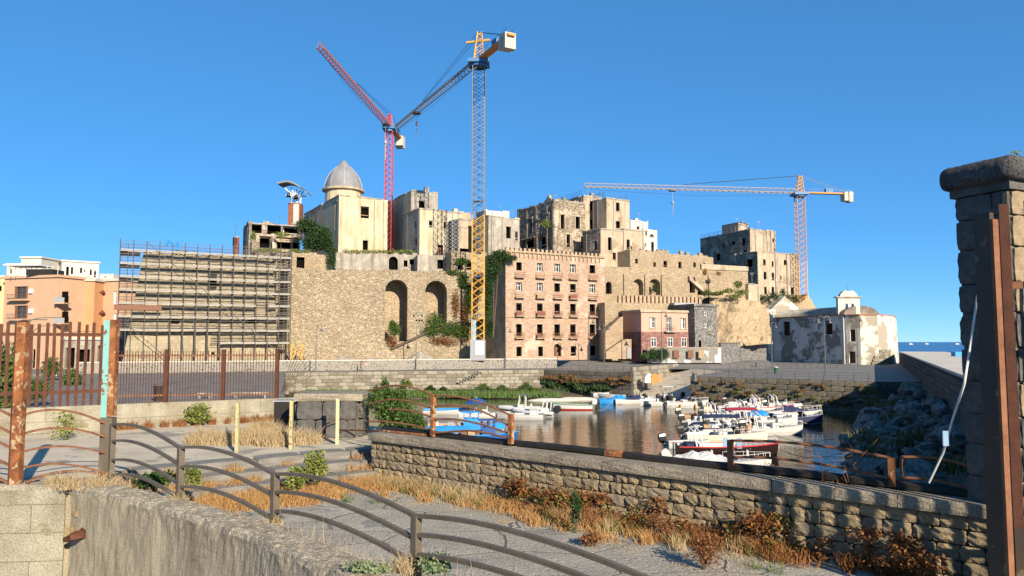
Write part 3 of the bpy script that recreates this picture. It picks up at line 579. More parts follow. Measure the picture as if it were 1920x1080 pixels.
t3 = block('ruined_tower_house', 'tall sandy tower house with blank windows at the right end of the palace', 'house', (1137,172), (1180,176), 371, 25, 5, sandpl, [(1155,380,1162,396),(1155,415,1163,428)])
for t, nn in ((t2, 4), (t3, 4)):
    mb = MB(); w_ = t['w']; pts = [w_.pt(w_.W*k/nn, t['zt'], -.2) for k in range(nn+1)]+[w_.pt(w_.W, t['zt'], -5), ]
    lft = [t['wl'].pt(t['wl'].W*k/3, t['zt'], -.2) for k in range(3)]
    for p in pts+lft: mb.tube([p, p+V(0,0,1.5)], .05, 4)
    for h in (.5,.95,1.4):
        mb.tube([x+V(0,0,h) for x in lft+pts], .035, 4)
    put(mb.build('roof_railing', bluest), t['o'])
block('ruined_house', 'rubble stone house with shutterless windows below the tower houses', 'house', (1126,164), (1168,167.5), 429, 25, 6.5, sandpl, [(1140,445,1147,469),(1149,474,1155,487)], [(1114,452,1119,469)], jag=.4, matl=ruin)
block('ruined_house', 'sandy house with one tall window left of the white house', 'house', (1169,169), (1208,172), 430, 25, 9, sandpl, [(1175,449,1181,467),(1171,473,1176,487)], jag=.5)
block('white_house', 'white modern house with flat roof, upper stepped storey', 'house', (1182,200), (1215,203), 413, 27, 8, white, [(1194,425,1199,431)])
block('white_house', 'white house with narrow door beneath the stepped storey', 'house', (1206,194), (1232,196), 431, 27, 6, white, [(1210,434,1213,441),(1218,439,1226,444,1,'brown'),(1221,454,1226,471),(1209,456,1211,462)])
# crenellated palazzo
pz = block('palazzo', 'five storey pink tuff palazzo with balconies and battlements', 'palazzo', (948,149), (1133,161.2), 472, 5.4, 13, palbrick,
   [(x-5.2, y0+dy-.5, x+5.2, y1+dy+(2.2 if y0 > 550 else .6), 'white' if (y0 < 540 and (k, int(y0)) not in ((2,530),(3,530),(0,492),(4,492))) else 'void') for x, k in ((973,0),(1012,1),(1044.5,2),(1074,3),(1110.5,4)) for y0, y1, dy in ((492.5,506.5,k*1.35),(530,544.5,k*1.0),(569,586.5,k*.5),(608.5,628,k*.1))]+
   [(968,650,978,668),(1009,650,1018,668),(1038,645,1052,668,1.0,'shut'),(1070,649,1080,667),(1107,648,1118,666,.5)], matl=greypl)
w_ = pz['w']; zt = pz['zt']; o = pz['o']
mb = MB(); q = [w_.pt(-.3,0,.35), w_.pt(w_.W,0,.35), w_.pt(w_.W,0,-.5), w_.pt(-.3,0,-.5)]; mb.prism([(u.x,u.y) for u in q], zt+.003, zt+.35); mb.face([(u.x,u.y,zt+.003) for u in q]); put(mb.build('cornice', tufforg), o)
k = 0
while k < w_.W-.6:
    mb = MB(); q = [w_.pt(k,0,.2), w_.pt(k+.52,0,.2), w_.pt(k+.52,0,-.3), w_.pt(k,0,-.3)]; mb.prism([(u.x,u.y) for u in q], zt+.353, zt+.95); put(mb.build('merlon', tufforg), o)
    mb = MB(); q = [w_.pt(k,0,.3), w_.pt(k+.22,0,.3), w_.pt(k+.22,0,.002), w_.pt(k,0,.002)]; mb.prism([(u.x,u.y) for u in q], zt-1.0, [zt-.01]*4); mb.face([(u.x,u.y,zt-1) for u in q]); put(mb.build('corbel', tufforg), o); k += 1.05
for zz in (w_.st(960,593.5)[1],):
    mb = MB(); q = [w_.pt(-.1,0,.15), w_.pt(w_.W,0,.15), w_.pt(w_.W,0,-.02), w_.pt(-.1,0,-.02)]; mb.prism([(u.x,u.y) for u in q], zz-.15, zz+.15); put(mb.build('string_course', tufforg), o)
for i, r in enumerate(pz['ops']):
    a, b, c, e = r[:4]
    mb = MB(); ff = lambda s0,s1,z0,z1,o1: mb.prism([(u.x,u.y) for u in (w_.pt(s0,0,o1), w_.pt(s1,0,o1), w_.pt(s1,0,-.02), w_.pt(s0,0,-.02))], z0, z1)
    ff(a-.22, a-.03, c, e, .07); ff(b+.03, b+.22, c, e, .07); ff(a-.22, b+.22, e+.03, e+.25, .1); put(mb.build('window_surround', sandpl), o)
    if i < 20:
        row = i % 4; m_ = random.choice([rustbal, rustbal, woodl]) if row < 2 else rustbal; zb_ = c-.35 if row >= 2 else c-1.35
        bal = MB(); q = [w_.pt(a-.45,0,.85), w_.pt(b+.45,0,.85), w_.pt(b+.45,0,.002), w_.pt(a-.45,0,.002)]; bal.prism([(u.x,u.y) for u in q], zb_-.18, zb_); bal.face([(u.x,u.y,zb_-.18) for u in q])
        bo = bal.build('balcony', tufforg); put(bo, o)
        rl_ = MB(); nb = 8
        for k in range(nb): q_ = w_.pt(a-.4+(b-a+.8)*k/(nb-1), zb_, .8); rl_.tube([q_, q_+V(0,0,.95)], .022, 4)
        for sx in (a-.4, b+.4):
            rl_.tube([w_.pt(sx, zb_+.95, .8), w_.pt(sx, zb_+.95, .02)], .04, 4); rl_.tube([w_.pt(sx, zb_+.5, .8), w_.pt(sx, zb_+.5, .02)], .03, 4)
        for hh in (.08,.5,.95): rl_.tube([w_.pt(a-.4, zb_+hh, .8), w_.pt(b+.4, zb_+hh, .8)], .04, 4)
        if random.random() < .22 and row >= 1: rl_.prism([(u.x,u.y) for u in (w_.pt(a-.35,0,.78), w_.pt(a+(b-a)*random.uniform(.4,1.2),0,.78), w_.pt(a+.5,0,.75), w_.pt(a-.35,0,.75))], zb_+.05, zb_+.85)
        put(rl_.build('railing', m_), bo)
# castle wall and bastion
block('upper_ruin_wall', 'long broken tuff wall with small square windows above the castle wall', 'wall', (1181,163), (1337,177), 469, 24, 7, tuff,
   [(1191,485,1196,494),(1225,492,1230,500),(1244,489,1251,501),(1272,491,1278,503),(1300,492,1305,501),(1318,493,1323,501)], jag=1.1)
cs = block('castle_wall', 'broad castle wall of warm tuff with two recessed arches', 'wall', (1133.3,161.3), (1402,172), 499.5, 5.3, 12, tuff,
   [(1136,528,1147,551,1.0),(1187,523,1206,553,1.0,'none'),(1217,523,1238,553,1.0,'none'),(1293,528,1303,549),(1308,544,1317,554,1.0)], dep=.9) if False else None
def castle():
    A = XY(1133.3,161.3,500); B = XY(1402,172,500); w = Wall(A,B); zt = EYE+ray(1133.3,499.5)[1]*161.3
    o = thing('castle_wall', 'broad castle wall of warm tuff with two recessed arches', 'wall', (A.x,A.y,5.3)); mb = MB()
    ops = [(*w.rect((1136,528,1147,551)),1.0),(*w.rect((1187,523,1206,553)),1.0),(*w.rect((1217,523,1238,553)),1.0),(*w.rect((1293,528,1303,549)),0),(*w.rect((1308,544,1317,553)),1.0)]
    facade(mb, w.A, w.d, w.n, w.W, 5.3, zt, ops, 1.5)
    C, D = B-w.n*14, A-w.n*14; mb.face([(p.x,p.y,zt) for p in (A,B,C,D)]); mb.face([(B.x,B.y,5.3),(C.x,C.y,5.3),(C.x,C.y,zt),(B.x,B.y,zt)])
    put(mb.build('wall', tuff), o); rough_stones(w, o, .5, w.W-.5, 14, zt-.3, ops, 350, rubs, 5)
    for i, r in enumerate(ops):
        mb = MB(); q = [w.pt(r[0]-.1,0,-1.52), w.pt(r[1]+.1,0,-1.52), w.pt(r[1]+.1,0,-1.8), w.pt(r[0]-.1,0,-1.8)]; mb.prism([(u.x,u.y) for u in q], r[2]-.1, r[3]+.1); put(mb.build('niche_back', dark if i in (0,3,4) else tuff), o)  # doorway backs painted black for the shade inside, arches left tuff
    for px in (1171.5, 1203.5 if False else 1211, 1242, 1330):
        s, _ = w.st(px, 530); mb = MB(); q = [w.pt(s-.35,0,.35), w.pt(s+.35,0,.35), w.pt(s+.35,0,-.02), w.pt(s-.35,0,-.02)]; mb.prism([(u.x,u.y) for u in q], 15, zt-1.5); put(mb.build('pilaster', tuff), o)
    # sloping stair parapet
    a, b = w.st(1290,518), w.st(1322,546); mb = MB()
    f = [w.pt(a[0],a[1],.01), w.pt(a[0],a[1]-.9,.01), w.pt(b[0],b[1]-.9,.01), w.pt(b[0],b[1],.01)]; g = [x+V(w.n.x,w.n.y,0)*.8 for x in f]
    mb.mesh(f+g, [(0,1,2,3),(7,6,5,4),(0,3,7,4),(1,2,6,5),(0,1,5,4),(2,3,7,6)]); put(mb.build('stair_parapet', sandpl), o)
    mb = MB(); q = [w.pt(w.W*.66,0,.25), w.pt(w.W,0,.25), w.pt(w.W,0,-.4), w.pt(w.W*.66,0,-.4)]; mb.prism([(u.x,u.y) for u in q], zt+.003, [zt+1.3, zt+1.0, zt+1.0, zt+1.3]); put(mb.build('parapet', sandpl), o)
    return w, zt
CSW, CSZ = castle()
bs = block('bastion_wall', 'tuff bastion with row of battlements above the salmon house', 'wall', (1134,157), (1345,165.5), 567, 5.3, 5, tuff, matl=sandpl)
w_ = bs['w']
s0 = w_.st(1160,560)[0]; s1 = w_.st(1318,560)[0]; n = 21
for k in range(n):
    a = s0+(s1-s0)*k/n; mb = MB(); q = [w_.pt(a,0,0), w_.pt(a+(s1-s0)/n*.66,0,0), w_.pt(a+(s1-s0)/n*.66,0,-.7), w_.pt(a,0,-.7)]; mb.prism([(u.x,u.y) for u in q], bs['zt']+.002, bs['zt']+1.55); put(mb.build('merlon', tufforg), bs['o'])
# stair buttress left of salmon house
bu = thing('stair_buttress', 'sloping ochre stair wall between palazzo and salmon house', 'wall', P(1160,672,154)); mb = MB()
f = [P(1134,672,153), P(1134,620,153), P(1166,596,153), P(1166,643,153), P(1183,634,153), P(1184,672,153)]
def extr(mb, f, dv, m=0):
    n = len(f); g = [x+dv for x in f]; mb.mesh(f+g, [tuple(range(n)), tuple(range(2*n-1,n-1,-1))]+[(i,(i+1)%n,n+(i+1)%n,n+i) for i in range(n)], m)
extr(mb, [P(1135,672,153), P(1135,622,153), P(1164,594,153), P(1168,594,153), P(1168,672,153)], V(-.6,2.5,0)); put(mb.build('upper_flight', tufforg), bu)
mb = MB(); extr(mb, [P(1136,673,151), P(1136,660,151), P(1171,636,151), P(1184,636,151), P(1184,673,151)], V(-.4,1.4,0)); put(mb.build('lower_flight', tufforg), bu)
mb = MB(); extr(mb, [P(1176,672,150.8), P(1176,652,150.8), P(1183,652,150.8), P(1183,672,150.8)], V(0,.1,0)); put(mb.build('door', greyp), bu)
# salmon house
ph = block('salmon_house', 'two storey salmon house with maroon stone ground floor', 'house', (1202,151), (1301,156.5), 585, 5.2, 7, pink,
   [(1219,596,1228,615,'whiteshut'),(1250,596,1258,621,'white'),(1277,597,1285,616,'whiteshut')], cap=sandpl, dep=.25)
w_ = ph['w']; o = ph['o']
za = w_.st(1202,622)[1]; gf = MB(); gops = [(*w_.rect(r), 0) for r in ((1220,633,1230,650),(1251,633,1261,650),(1277,633,1287,650))]
facade(gf, w_.pt(-.12,0,.12), w_.d, w_.n, w_.W+.12, 5.2, za, [(a+.12,b+.12,c,e) for a,b,c,e,_ in gops], .1)
gl = Wall(ph['wl'].A+ph['wl'].n*.12, ph['wl'].B+ph['wl'].n*.12+ph['wl'].d*.12); facade(gf, gl.A, gl.d, gl.n, gl.W, 5.2, za, []); gf.face([w_.pt(-.12,za,.12), w_.pt(w_.W,za,.12), w_.pt(w_.W,za,0), w_.pt(-.12,za,0)])
put(gf.build('ground_floor_stone', maroon), o)
wf = Wall((w_.pt(0,0,.13).x, w_.pt(0,0,.13).y), (w_.pt(w_.W,0,.13).x, w_.pt(w_.W,0,.13).y))
for r in gops: put(add_window(None, wf, r, 'white', .02), o)
for r in ph['ops']:
    mb = MB(); ff = lambda s0,s1,z0,z1,o1: mb.prism([(u.x,u.y) for u in (w_.pt(s0,0,o1), w_.pt(s1,0,o1), w_.pt(s1,0,-.02), w_.pt(s0,0,-.02))], z0, z1)
    a,b,c,e = r[:4]; ff(a-.25,a-.02,c-.1,e,.08); ff(b+.02,b+.25,c-.1,e,.08); ff(a-.25,b+.25,e+.02,e+.25,.1); ff(a-.3,b+.3,c-.22,c-.02,.14); put(mb.build('window_surround', greypl), o)
r = ph['ops'][1]; mb = MB(); q = [w_.pt(r[0]-.8,0,.9), w_.pt(r[1]+.8,0,.9), w_.pt(r[1]+.8,0,.01), w_.pt(r[0]-.8,0,.01)]; mb.prism([(u.x,u.y) for u in q], r[2]-.25, r[2]-.05); bo = mb.build('balcony', greypl); put(bo, o)
mb = MB()
for k in range(9): q_ = w_.pt(r[0]-.75+(r[1]-r[0]+1.5)*k/8, r[2]-.05, .85); mb.tube([q_, q_+V(0,0,1)], .03, 4)
mb.tube([w_.pt(r[0]-.75, r[2]+.95, .85), w_.pt(r[1]+.75, r[2]+.95, .85)], .04, 4); put(mb.build('railing', railm), bo)
block('lava_stone_house', 'narrow dark stone house with two white windows beside the salmon house', 'house', (1302,154), (1344,156.5), 574, 5.2, 6, darkstone, [(1319,582,1326,592,'white'),(1320,604,1326,615,'white'),(1310,638,1315,652,'shut')], cap=darkstone, dep=.2)
block('shed', 'flat roofed dark shed between bastion and lava stone house', 'shed', (1266,160), (1303,161), 572, 5.2, 4, darkstone, cap=greyp)
lw = solid_wall('garden_wall', 'low patchy white wall in front of the lava stone house', [(XY(1214,149.5,665)), (XY(1352,151,665))], 5.0, 8.0, .4, chapelw, caph=.12, capm=sandpl)
for px in (1268,1295,1315): mb = MB(); q = P(px,668,148); mb.obox(P(px,664,149.7), V(.55,0,0), V(0,.06,0), V(0,0,.8)); put(mb.build('panel', [whitep, woodl, wood][px % 3]), lw)
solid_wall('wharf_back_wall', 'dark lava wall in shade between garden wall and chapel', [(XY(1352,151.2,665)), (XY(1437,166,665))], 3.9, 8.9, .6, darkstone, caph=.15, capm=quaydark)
# tuff cliff right of the lava house
def cliff_mesh(name, label, pts_top, pts_bot, mat, n=26, mrows=14, amp=.9, thick=8, seed=1, cat='cliff'):
    from mathutils import noise
    T = [Vector(p) for p in pts_top]; B = [Vector(p) for p in pts_bot]; mb = MB(); vs_ = []
    def lerp(L, t):
        k = min(int(t*(len(L)-1)), len(L)-2); f = t*(len(L)-1)-k; return L[k].lerp(L[k+1], f)
    for j in range(mrows+1):
        for i in range(n+1):
            p = lerp(B, i/n).lerp(lerp(T, i/n), j/mrows); q = p*.35+Vector((seed*7,0,0)); e = noise.fractal(q, .8, 2, 5)
            p = p+Vector((noise.noise(q*1.7)*.3, -amp*e, noise.noise(q+Vector((9,3,1)))*.4*(j > mrows-2))); vs_.append(p)
    fs = [(j*(n+1)+i, j*(n+1)+i+1, (j+1)*(n+1)+i+1, (j+1)*(n+1)+i) for j in range(mrows) for i in range(n)]
    mb.mesh(vs_, fs); k = mrows*(n+1)
    bk = [Vector(vs_[k+i])+Vector((0,thick,.3)) for i in range(n+1)]; mb.mesh([vs_[k+i] for i in range(n+1)]+bk, [(i,i+1,n+2+i,n+1+i) for i in range(n)])
    rt = [vs_[j*(n+1)+n] for j in range(mrows+1)]; mb.mesh(rt+[Vector(p)+Vector((0,thick,0)) for p in rt], [(j,j+1,mrows+2+j,mrows+1+j) for j in range(mrows)])
    o = mb.build(name, mat, smooth=False); return tag(o, label, cat)
cliff_mesh('tuff_cliff', 'bare ochre tuff cliff between lava stone house and chapel', [P(1330,556,164), P(1380,560,162), P(1428,566,164), P(1440,580,168)], [P(1330,650,158), P(1380,650,156.5), P(1434,645,158), P(1450,645,164)], cliff, thick=16)
cliff_mesh('tuff_outcrop', 'broken tuff outcrop behind the chapel roof under the far crane', [P(1430,574,213), P(1500,570,213), P(1516,552,214), P(1530,575,216), P(1536,590,218)], [P(1430,660,211), P(1470,660,211), P(1500,660,211), P(1530,660,212), P(1540,660,214)], cliff, 24, 8, .5, 10, 3)
# east tower complex
et = block('east_tower_house', 'tall ruined tower house with flat rails beside the far crane', 'house', (1406,218), (1454,222), 430, 10, 23, sandpl, [(1446,447,1451,454)], [(1343,476,1350,489),(1354,456,1358,465),(1371,453,1378,459),(1391,447,1397,461),(1395,468,1400,473)], matl=ruin, jag=.3)
for px in (1417, 1439, 1446):
    s, _ = et['w'].st(px, 450); mb = MB(); q = [et['w'].pt(s-.3,0,.18), et['w'].pt(s+.3,0,.18), et['w'].pt(s+.3,0,-.02), et['w'].pt(s-.3,0,-.02)]; mb.prism([(u.x,u.y) for u in q], 20, et['zt']-.02); put(mb.build('pilaster', greypl), et['o'])
block('rooftop_room', 'small square room on the roof of the east tower house', 'house', (1384,228), (1403,230), 418, 34, 7, sandpl)
mb = MB(); wq = et['wl']
for k in range(8): q = wq.pt(wq.W*k/11, et['zt'], -.2); mb.tube([q, q+V(0,0,1.3)], .06, 4)
for h in (.6,1.25): mb.tube([wq.pt(0, et['zt']+h, -.2), wq.pt(wq.W*.7, et['zt']+h, -.2)], .05, 4)
put(mb.build('roof_railing', steel), et['o'])
el = block('east_house', 'lower ruined house with three rows of small windows beside far crane', 'house', (1420,211), (1496,218), 472, 10, 13, sandpl,
  [(1431,486,1435.5,497,1.0),(1447,490,1450.5,500),(1432,510,1437,524),(1447,511,1451.5,525),(1433,538,1437.5,552),(1447,538,1451.5,552),(1483,539,1488,552),(1469.5,487,1474.5,497,1.0),(1463,518,1465.5,523)], [(1400,486,1411,501)], matl=ruin, jag=.35)
for px, hw in ((1455,.45),(1475.5,.3)):
    s, _ = el['w'].st(px, 500); mb = MB(); q = [el['w'].pt(s-hw,0,.3), el['w'].pt(s+hw,0,.3), el['w'].pt(s+hw,0,-.02), el['w'].pt(s-hw,0,-.02)]; mb.prism([(u.x,u.y) for u in q], 13, el['zt']-.02); put(mb.build('pilaster', greypl), el['o'])
block('gate_block', 'plain square sand coloured block at the end of the castle wall', 'building', (1403,171), (1424,173), 532, 12, 5, sandpl)
block('low_wall', 'low stone wall under the scrub left of the far crane', 'wall', (1424,206), (1500,210), 568, 5, 4, tuff, jag=.5)
# chapel and round fort
cp = block('chapel', 'whitewashed waterfront chapel with peeling walls and twin bell openings', 'chapel', (1438,199), (1586,174), 597.5, 3.9, 12, chapelw, [(1468,603,1481,629,'iron'),(1547,601,1561,627,'iron')], dep=.5)
w_ = cp['w']; o = cp['o']; zt = cp['zt']
mb = MB(); q = [w_.pt(3,0,.35), w_.pt(w_.W+.3,0,.35), w_.pt(w_.W+.3,0,-.6), w_.pt(3,0,-.6)]; mb.prism([(u.x,u.y) for u in q], zt+.003, zt+.22); mb.face([(u.x,u.y,zt+.003) for u in q]); put(mb.build('tile_eave', tile), o)
mb = MB(); K = 12; vs_ = []
for s in (2.5, w_.W-1):
    for k in range(K+1): a = pi*k/K; vs_.append(w_.pt(s, zt+.2+2.2*sin(a), -.4-5.6*(1-cos(a))))
mb.mesh(vs_, [(k,k+1,K+2+k,K+1+k) for k in range(K)]+[tuple(range(K+1)), tuple(range(2*K+1,K,-1))]); put(mb.build('vault_roof', greypl, smooth=True), o)
for px in (1448, 1520, 1582):
    s, _ = w_.st(px, 640); mb = MB(); q = [w_.pt(s-.35,0,.3), w_.pt(s+.35,0,.3), w_.pt(s+.35,0,-.02), w_.pt(s-.35,0,-.02)]; mb.prism([(u.x,u.y) for u in q], 3.9, zt-.05); put(mb.build('pilaster', white if px != 1520 else chapelw), o)
mb = MB(); sc_ = [w_.pt(-.2,zt-.5,.05), w_.pt(3,zt-.5,.05), w_.pt(2.4,zt+.6,.05), w_.pt(1.2,zt+1.2,.05), w_.pt(.5,zt+2.4,.05), w_.pt(-.2,zt+2.8,.05)]; extr(mb, sc_, V(-w_.n.x,-w_.n.y,0)*.8); put(mb.build('scroll_gable', chapelw), o)
# belfry
bq = P(1592.5, 592, 176.5); hx = 20.5*176.5/F; zb_ = bq.z; zz = lambda py: EYE+ray(1592,py)[1]*176.5
bw_ = Wall((bq.x-hx, 176.5), (bq.x+hx, 176.5)); mb = MB(); bops = [(*bw_.rect((1585,569,1590.5,590)),1.0),(*bw_.rect((1596,569,1601.5,590)),1.0)]
facade(mb, bw_.A, bw_.d, bw_.n, bw_.W, zb_-.3, zz(558), bops, .9)
mb.face([(bq.x-hx,176.5,zb_-.3),(bq.x-hx,177.6,zb_-.3),(bq.x-hx,177.6,zz(558)),(bq.x-hx,176.5,zz(558))]); mb.face([(bq.x+hx,176.5,zb_-.3),(bq.x+hx,177.6,zb_-.3),(bq.x+hx,177.6,zz(558)),(bq.x+hx,176.5,zz(558))])
facade(mb, (bq.x-hx,177.6), (1,0), (0,-1), 2*hx, zb_-.3, zz(558), [(a,b,c,e) for a,b,c,e,_ in bops], .02); put(mb.build('belfry', white), o)
mb = MB(); mb.box(bq.x-hx-.45, bq.x+hx+.45, 176.1, 178, zz(558), zz(556)); put(mb.build('belfry_cornice', sandpl), o)
mb = MB(); n = 14; f = [V(bq.x-hx*.85, 176.4, zz(556))]+[V(bq.x-hx*.8*cos(pi*k/n), 176.4, zz(556)+1.35*sin(pi*k/n)*(1+.12*cos(6*pi*k/n))+.1) for k in range(n+1)]+[V(bq.x+hx*.85, 176.4, zz(556))]; extr(mb, f, V(0,1.2,0)); put(mb.build('belfry_pediment', white), o)
mb = MB(); t = V(bq.x, 177, zz(556)+1.3); mb.tube([t, t+V(0,0,1.2)], .06, 4); mb.tube([t+V(-.35,0,.8), t+V(.35,0,.8)], .05, 4); put(mb.build('cross', steel), o)
for b_ in bops: mb = MB(); mb.lathe((bq.x-hx+(b_[0]+b_[1])/2, 177, b_[2]+1.0), [(.05,.6),(.22,.5),(.3,.1),(.42,-.1)], 10); put(mb.build('bell', flat('bronze',(.05,.06,.06),.5,.6)), o)
# fort: battered, rounded
fo = thing('round_fort', 'battered round bastion with peeling cream plaster at the chapel end', 'fort', P(1640,680,172)); zt = EYE+ray(1620,591)[1]*173
tops = [XY(1586,174,591), XY(1612,171.5,591), XY(1645,171.5,591), XY(1667,176,591), XY(1678,184,591), XY(1680,196,591), XY(1650,205,591), XY(1600,200,591)]
cen = Vector((sum(p.x for p in tops)/8, sum(p.y for p in tops)/8)); bots = [cen+(p-cen)*(1.07 if i > 1 else 1.0) for i, p in enumerate(tops)]
fw = Wall(tops[0], tops[1]); mb = MB()
fops = [(*fw.rect((1594,618,1604,640)),0,'iron'), (*fw.rect((1592,659,1604,681)),0,'shut')]; fops = [(a,b,max(c,4.0),e,k,kd) for a,b,c,e,k,kd in fops]
facade(mb, fw.A, fw.d, fw.n, fw.W, 3.9, zt, fops, .4)
for i in range(1, 8):
    j = (i+1) % 8; mb.face([(bots[i].x,bots[i].y,3.9),(bots[j].x,bots[j].y,3.9),(tops[j].x,tops[j].y,zt),(tops[i].x,tops[i].y,zt)])
mb.face([(p.x,p.y,zt) for p in tops]); put(mb.build('wall', chapelc), fo)
for r in fops: put(add_window(None, fw, r, r[5], .4), fo)
mb = MB(); q = [cen+(p-cen)*1.02 for p in tops]; mb.prism([(p.x,p.y) for p in q], zt+.003, zt+.2); put(mb.build('tile_rim', tile), fo)
mb = MB(); mb.lathe((cen.x-2, cen.y+4, zt), [(4.6,.1),(4.4,1),(3.5,2),(2,2.7),(.1,3)], 20); put(mb.build('dome', sandpl, smooth=True), fo)
bl = [stone_mesh('fort_block', m, 30+i, .04, .04) for i, m in enumerate(quaymats)]
for i in range(2, 4):
    a, b = cen+(bots[i-1]-cen)*1.012, cen+(bots[i]-cen)*1.012; d_ = (b-a); L = d_.length; rz = atan2(d_.y, d_.x)
    for r in range(5):
        k = random.uniform(0,.5) if i > 2 else 2.2+r*.3
        while k < L-.8: q = a+d_*(k/L)-(a+d_*.5-cen).normalized()*(.1+r*.055); wd = random.uniform(.9,1.7); link('stone', random.choice(bl), fo, Vector((q.x+d_.x/L*wd/2, q.y+d_.y/L*wd/2, 4.35+r*.7))-fo.location, (0,0,rz), (wd*.95,.35,.64)); k += wd
gb = block('gabled_house', 'pale gabled house wall behind the chapel roof', 'house', (1441,202), (1506,206), 585, 4, 4, chapelc)
w_ = gb['w']; mb = MB(); extr(mb, [w_.pt(0,gb['zt'],.01), w_.pt(w_.W,gb['zt'],.01), w_.pt(w_.W*.52,gb['zt']+4,.01), w_.pt(w_.W*.48,gb['zt']+4.6,.01), w_.pt(w_.W*.42,gb['zt']+4,.01)], V(-w_.n.x,-w_.n.y,0)*3); put(mb.build('gable', chapelc), gb['o'])
# ------------------------------------------------------------------ town on the left
ob = block('orange_apartments', 'orange apartment block with shuttered balconies behind the rusty gate', 'apartment block', (9,150), (110,146), 523, 3.8, 12, orange,
   [(26,537,52,560,'brown'),(26,573,52,597,'brown'),(60,655,66,690,'shut')], cap=orange, dep=.3)
w_ = ob['w']; o = ob['o']
for r in ob['ops'][:2]:
    mb = MB(); q = [w_.pt(r[0]-.6,0,1.2), w_.pt(r[1]+.9,0,1.2), w_.pt(r[1]+.9,0,.01), w_.pt(r[0]-.6,0,.01)]; mb.prism([(u.x,u.y) for u in q], r[2]-.45, r[2]-.2); mb.face([(u.x,u.y,r[2]-.45) for u in q]); bo = mb.build('balcony', orange); put(bo, o)
    mb = MB()
    for k in range(16): q_ = w_.pt(r[0]-.55+(r[1]-r[0]+1.4)*k/15, r[2]-.2, 1.15); mb.tube([q_, q_+V(0,0,1)], .025, 4)
    mb.tube([w_.pt(r[0]-.55,r[2]+.8,1.15), w_.pt(r[1]+.85,r[2]+.8,1.15)], .05, 4); put(mb.build('railing', railm), bo)
    for sx in (r[0], r[1]-.75): mb = MB(); q = [w_.pt(sx,0,-.18), w_.pt(sx+.7,0,-.18), w_.pt(sx+.7,0,-.25), w_.pt(sx,0,-.25)]; mb.prism([(u.x,u.y) for u in q], r[2], r[3]); put(mb.build('shutter', wood), o)
    mb = MB(); s = r[1]+.6; q = [w_.pt(s,0,.4), w_.pt(s+.8,0,.4), w_.pt(s+.8,0,.02), w_.pt(s,0,.02)]; mb.prism([(u.x,u.y) for u in q], r[2]+1, r[2]+1.9); put(mb.build('air_conditioner', whitep), o)
for r in ((112,545,126,568),(112,585,126,606)):
    mb = MB(); a = P(109,r[3],146); mb.obox(a+V(1.0,-.2,-.1), V(1.0,0,0), V(0,1.2,0), V(0,0,.12)); bo = mb.build('balcony', orange); put(bo, o)
    mb = MB(); mb.obox(a+V(1.0,-1.35,.5), V(1.0,0,0), V(0,.03,0), V(0,0,.5)); put(mb.build('railing', greyp), bo)
    mb = MB(); mb.obox(a+V(.95,.6,1.2), V(.6,0,0), V(0,.05,0), V(0,0,1.1)); put(mb.build('window', dark), o)  # black panel, its colour standing in for the dark room behind
mb = MB()
for k in range(10): q = P(18+k*10, 520, 148); mb.tube([q, q+V(0,0,2.3)], .05, 4)
mb.obox(P(55,499,149), V(3.6,0,0), V(0,2.5,0), V(0,0,.12)); put(mb.build('roof_pergola', whitep), o)
mb = MB(); mb.obox(P(85,512,149), V(2.6,0,0), V(0,2,0), V(0,0,.6)); put(mb.build('awning', black), o)
oc = block('orange_terrace_house', 'deep orange blank gable house beside the scaffold', 'house', (120,152), (178,152), 527, 3.8, 12, orange2, cap=white)
od = block('orange_house', 'orange house with white shuttered windows next to the scaffold', 'house', (181,156), (232,154), 528, 3.8, 10, orange, [(184,548,189,568,'white'),(184,590,189,608,'white'),(212,546,219,570,'whiteshut'),(212,588,219,600,'whiteshut')], cap=white, dep=.25)
for py in (549, 588):
    mb = MB(); c = P(187, py, 154.6); n = 8; mb.mesh([c+V(1.3*cos(pi*k/n), -.9*sin(pi*k/n), 0) for k in range(n+1)]+[c+V(0,.8,.9)], [(k,k+1,n+1) for k in range(n)]); put(mb.build('awning', flat('maroon_awning', (.13,.035,.03), .9)), od['o'])
block('shop_row', 'low grey shop front with dark openings under the orange houses', 'shop', (118,147), (214,147), 637, 3.8, 4, greypl, [(122,652,140,690),(145,655,168,690),(182,648,200,690,'shut')], dep=.6, cap=white)
wb = block('white_apartments', 'long white apartment building with dark shutters behind the orange block', 'apartment block', (116,226), (186,232), 490, 4, 14, white,
   [(124,500,129,517),(133,501,137,514),(150,502,154,512),(158,505,160,511),(168,505,172,516),(176,507,180,520)], [(100,500,106,513),(82,503,88,510),(92,503,97,510)], cap=white, dep=.3)
block('white_apartments', 'white rooftop stair tower standing above the orange block', 'apartment block', (40,222), (78,222), 484, 4, 10, white, cap=white)
block('white_apartments', 'low left wing of the white apartment building', 'apartment block', (13,224), (41,224), 497, 4, 10, white, [(18,505,22,513)], cap=white)
block('yellow_house', 'pale yellow house at the left edge of picture', 'house', (-40,152), (9,152), 521, 3.8, 10, mk('yellow_stucco', (.68,.52,.26), (.6,.46,.23), .3, bump=.05), [(-4,536,3,546)], cap=white)
for i, (x, y, Y_, wd) in enumerate(((200,514,520,26),(213,517,560,14))):
    block('distant_house', ['pale distant house on the skyline left of the scaffold', 'small distant house beside the scaffold'][i], 'house', (x-wd/2,Y_), (x+wd/2,Y_), y, 4, 12, white, [(x-4,y+3,x-2,y+7)])
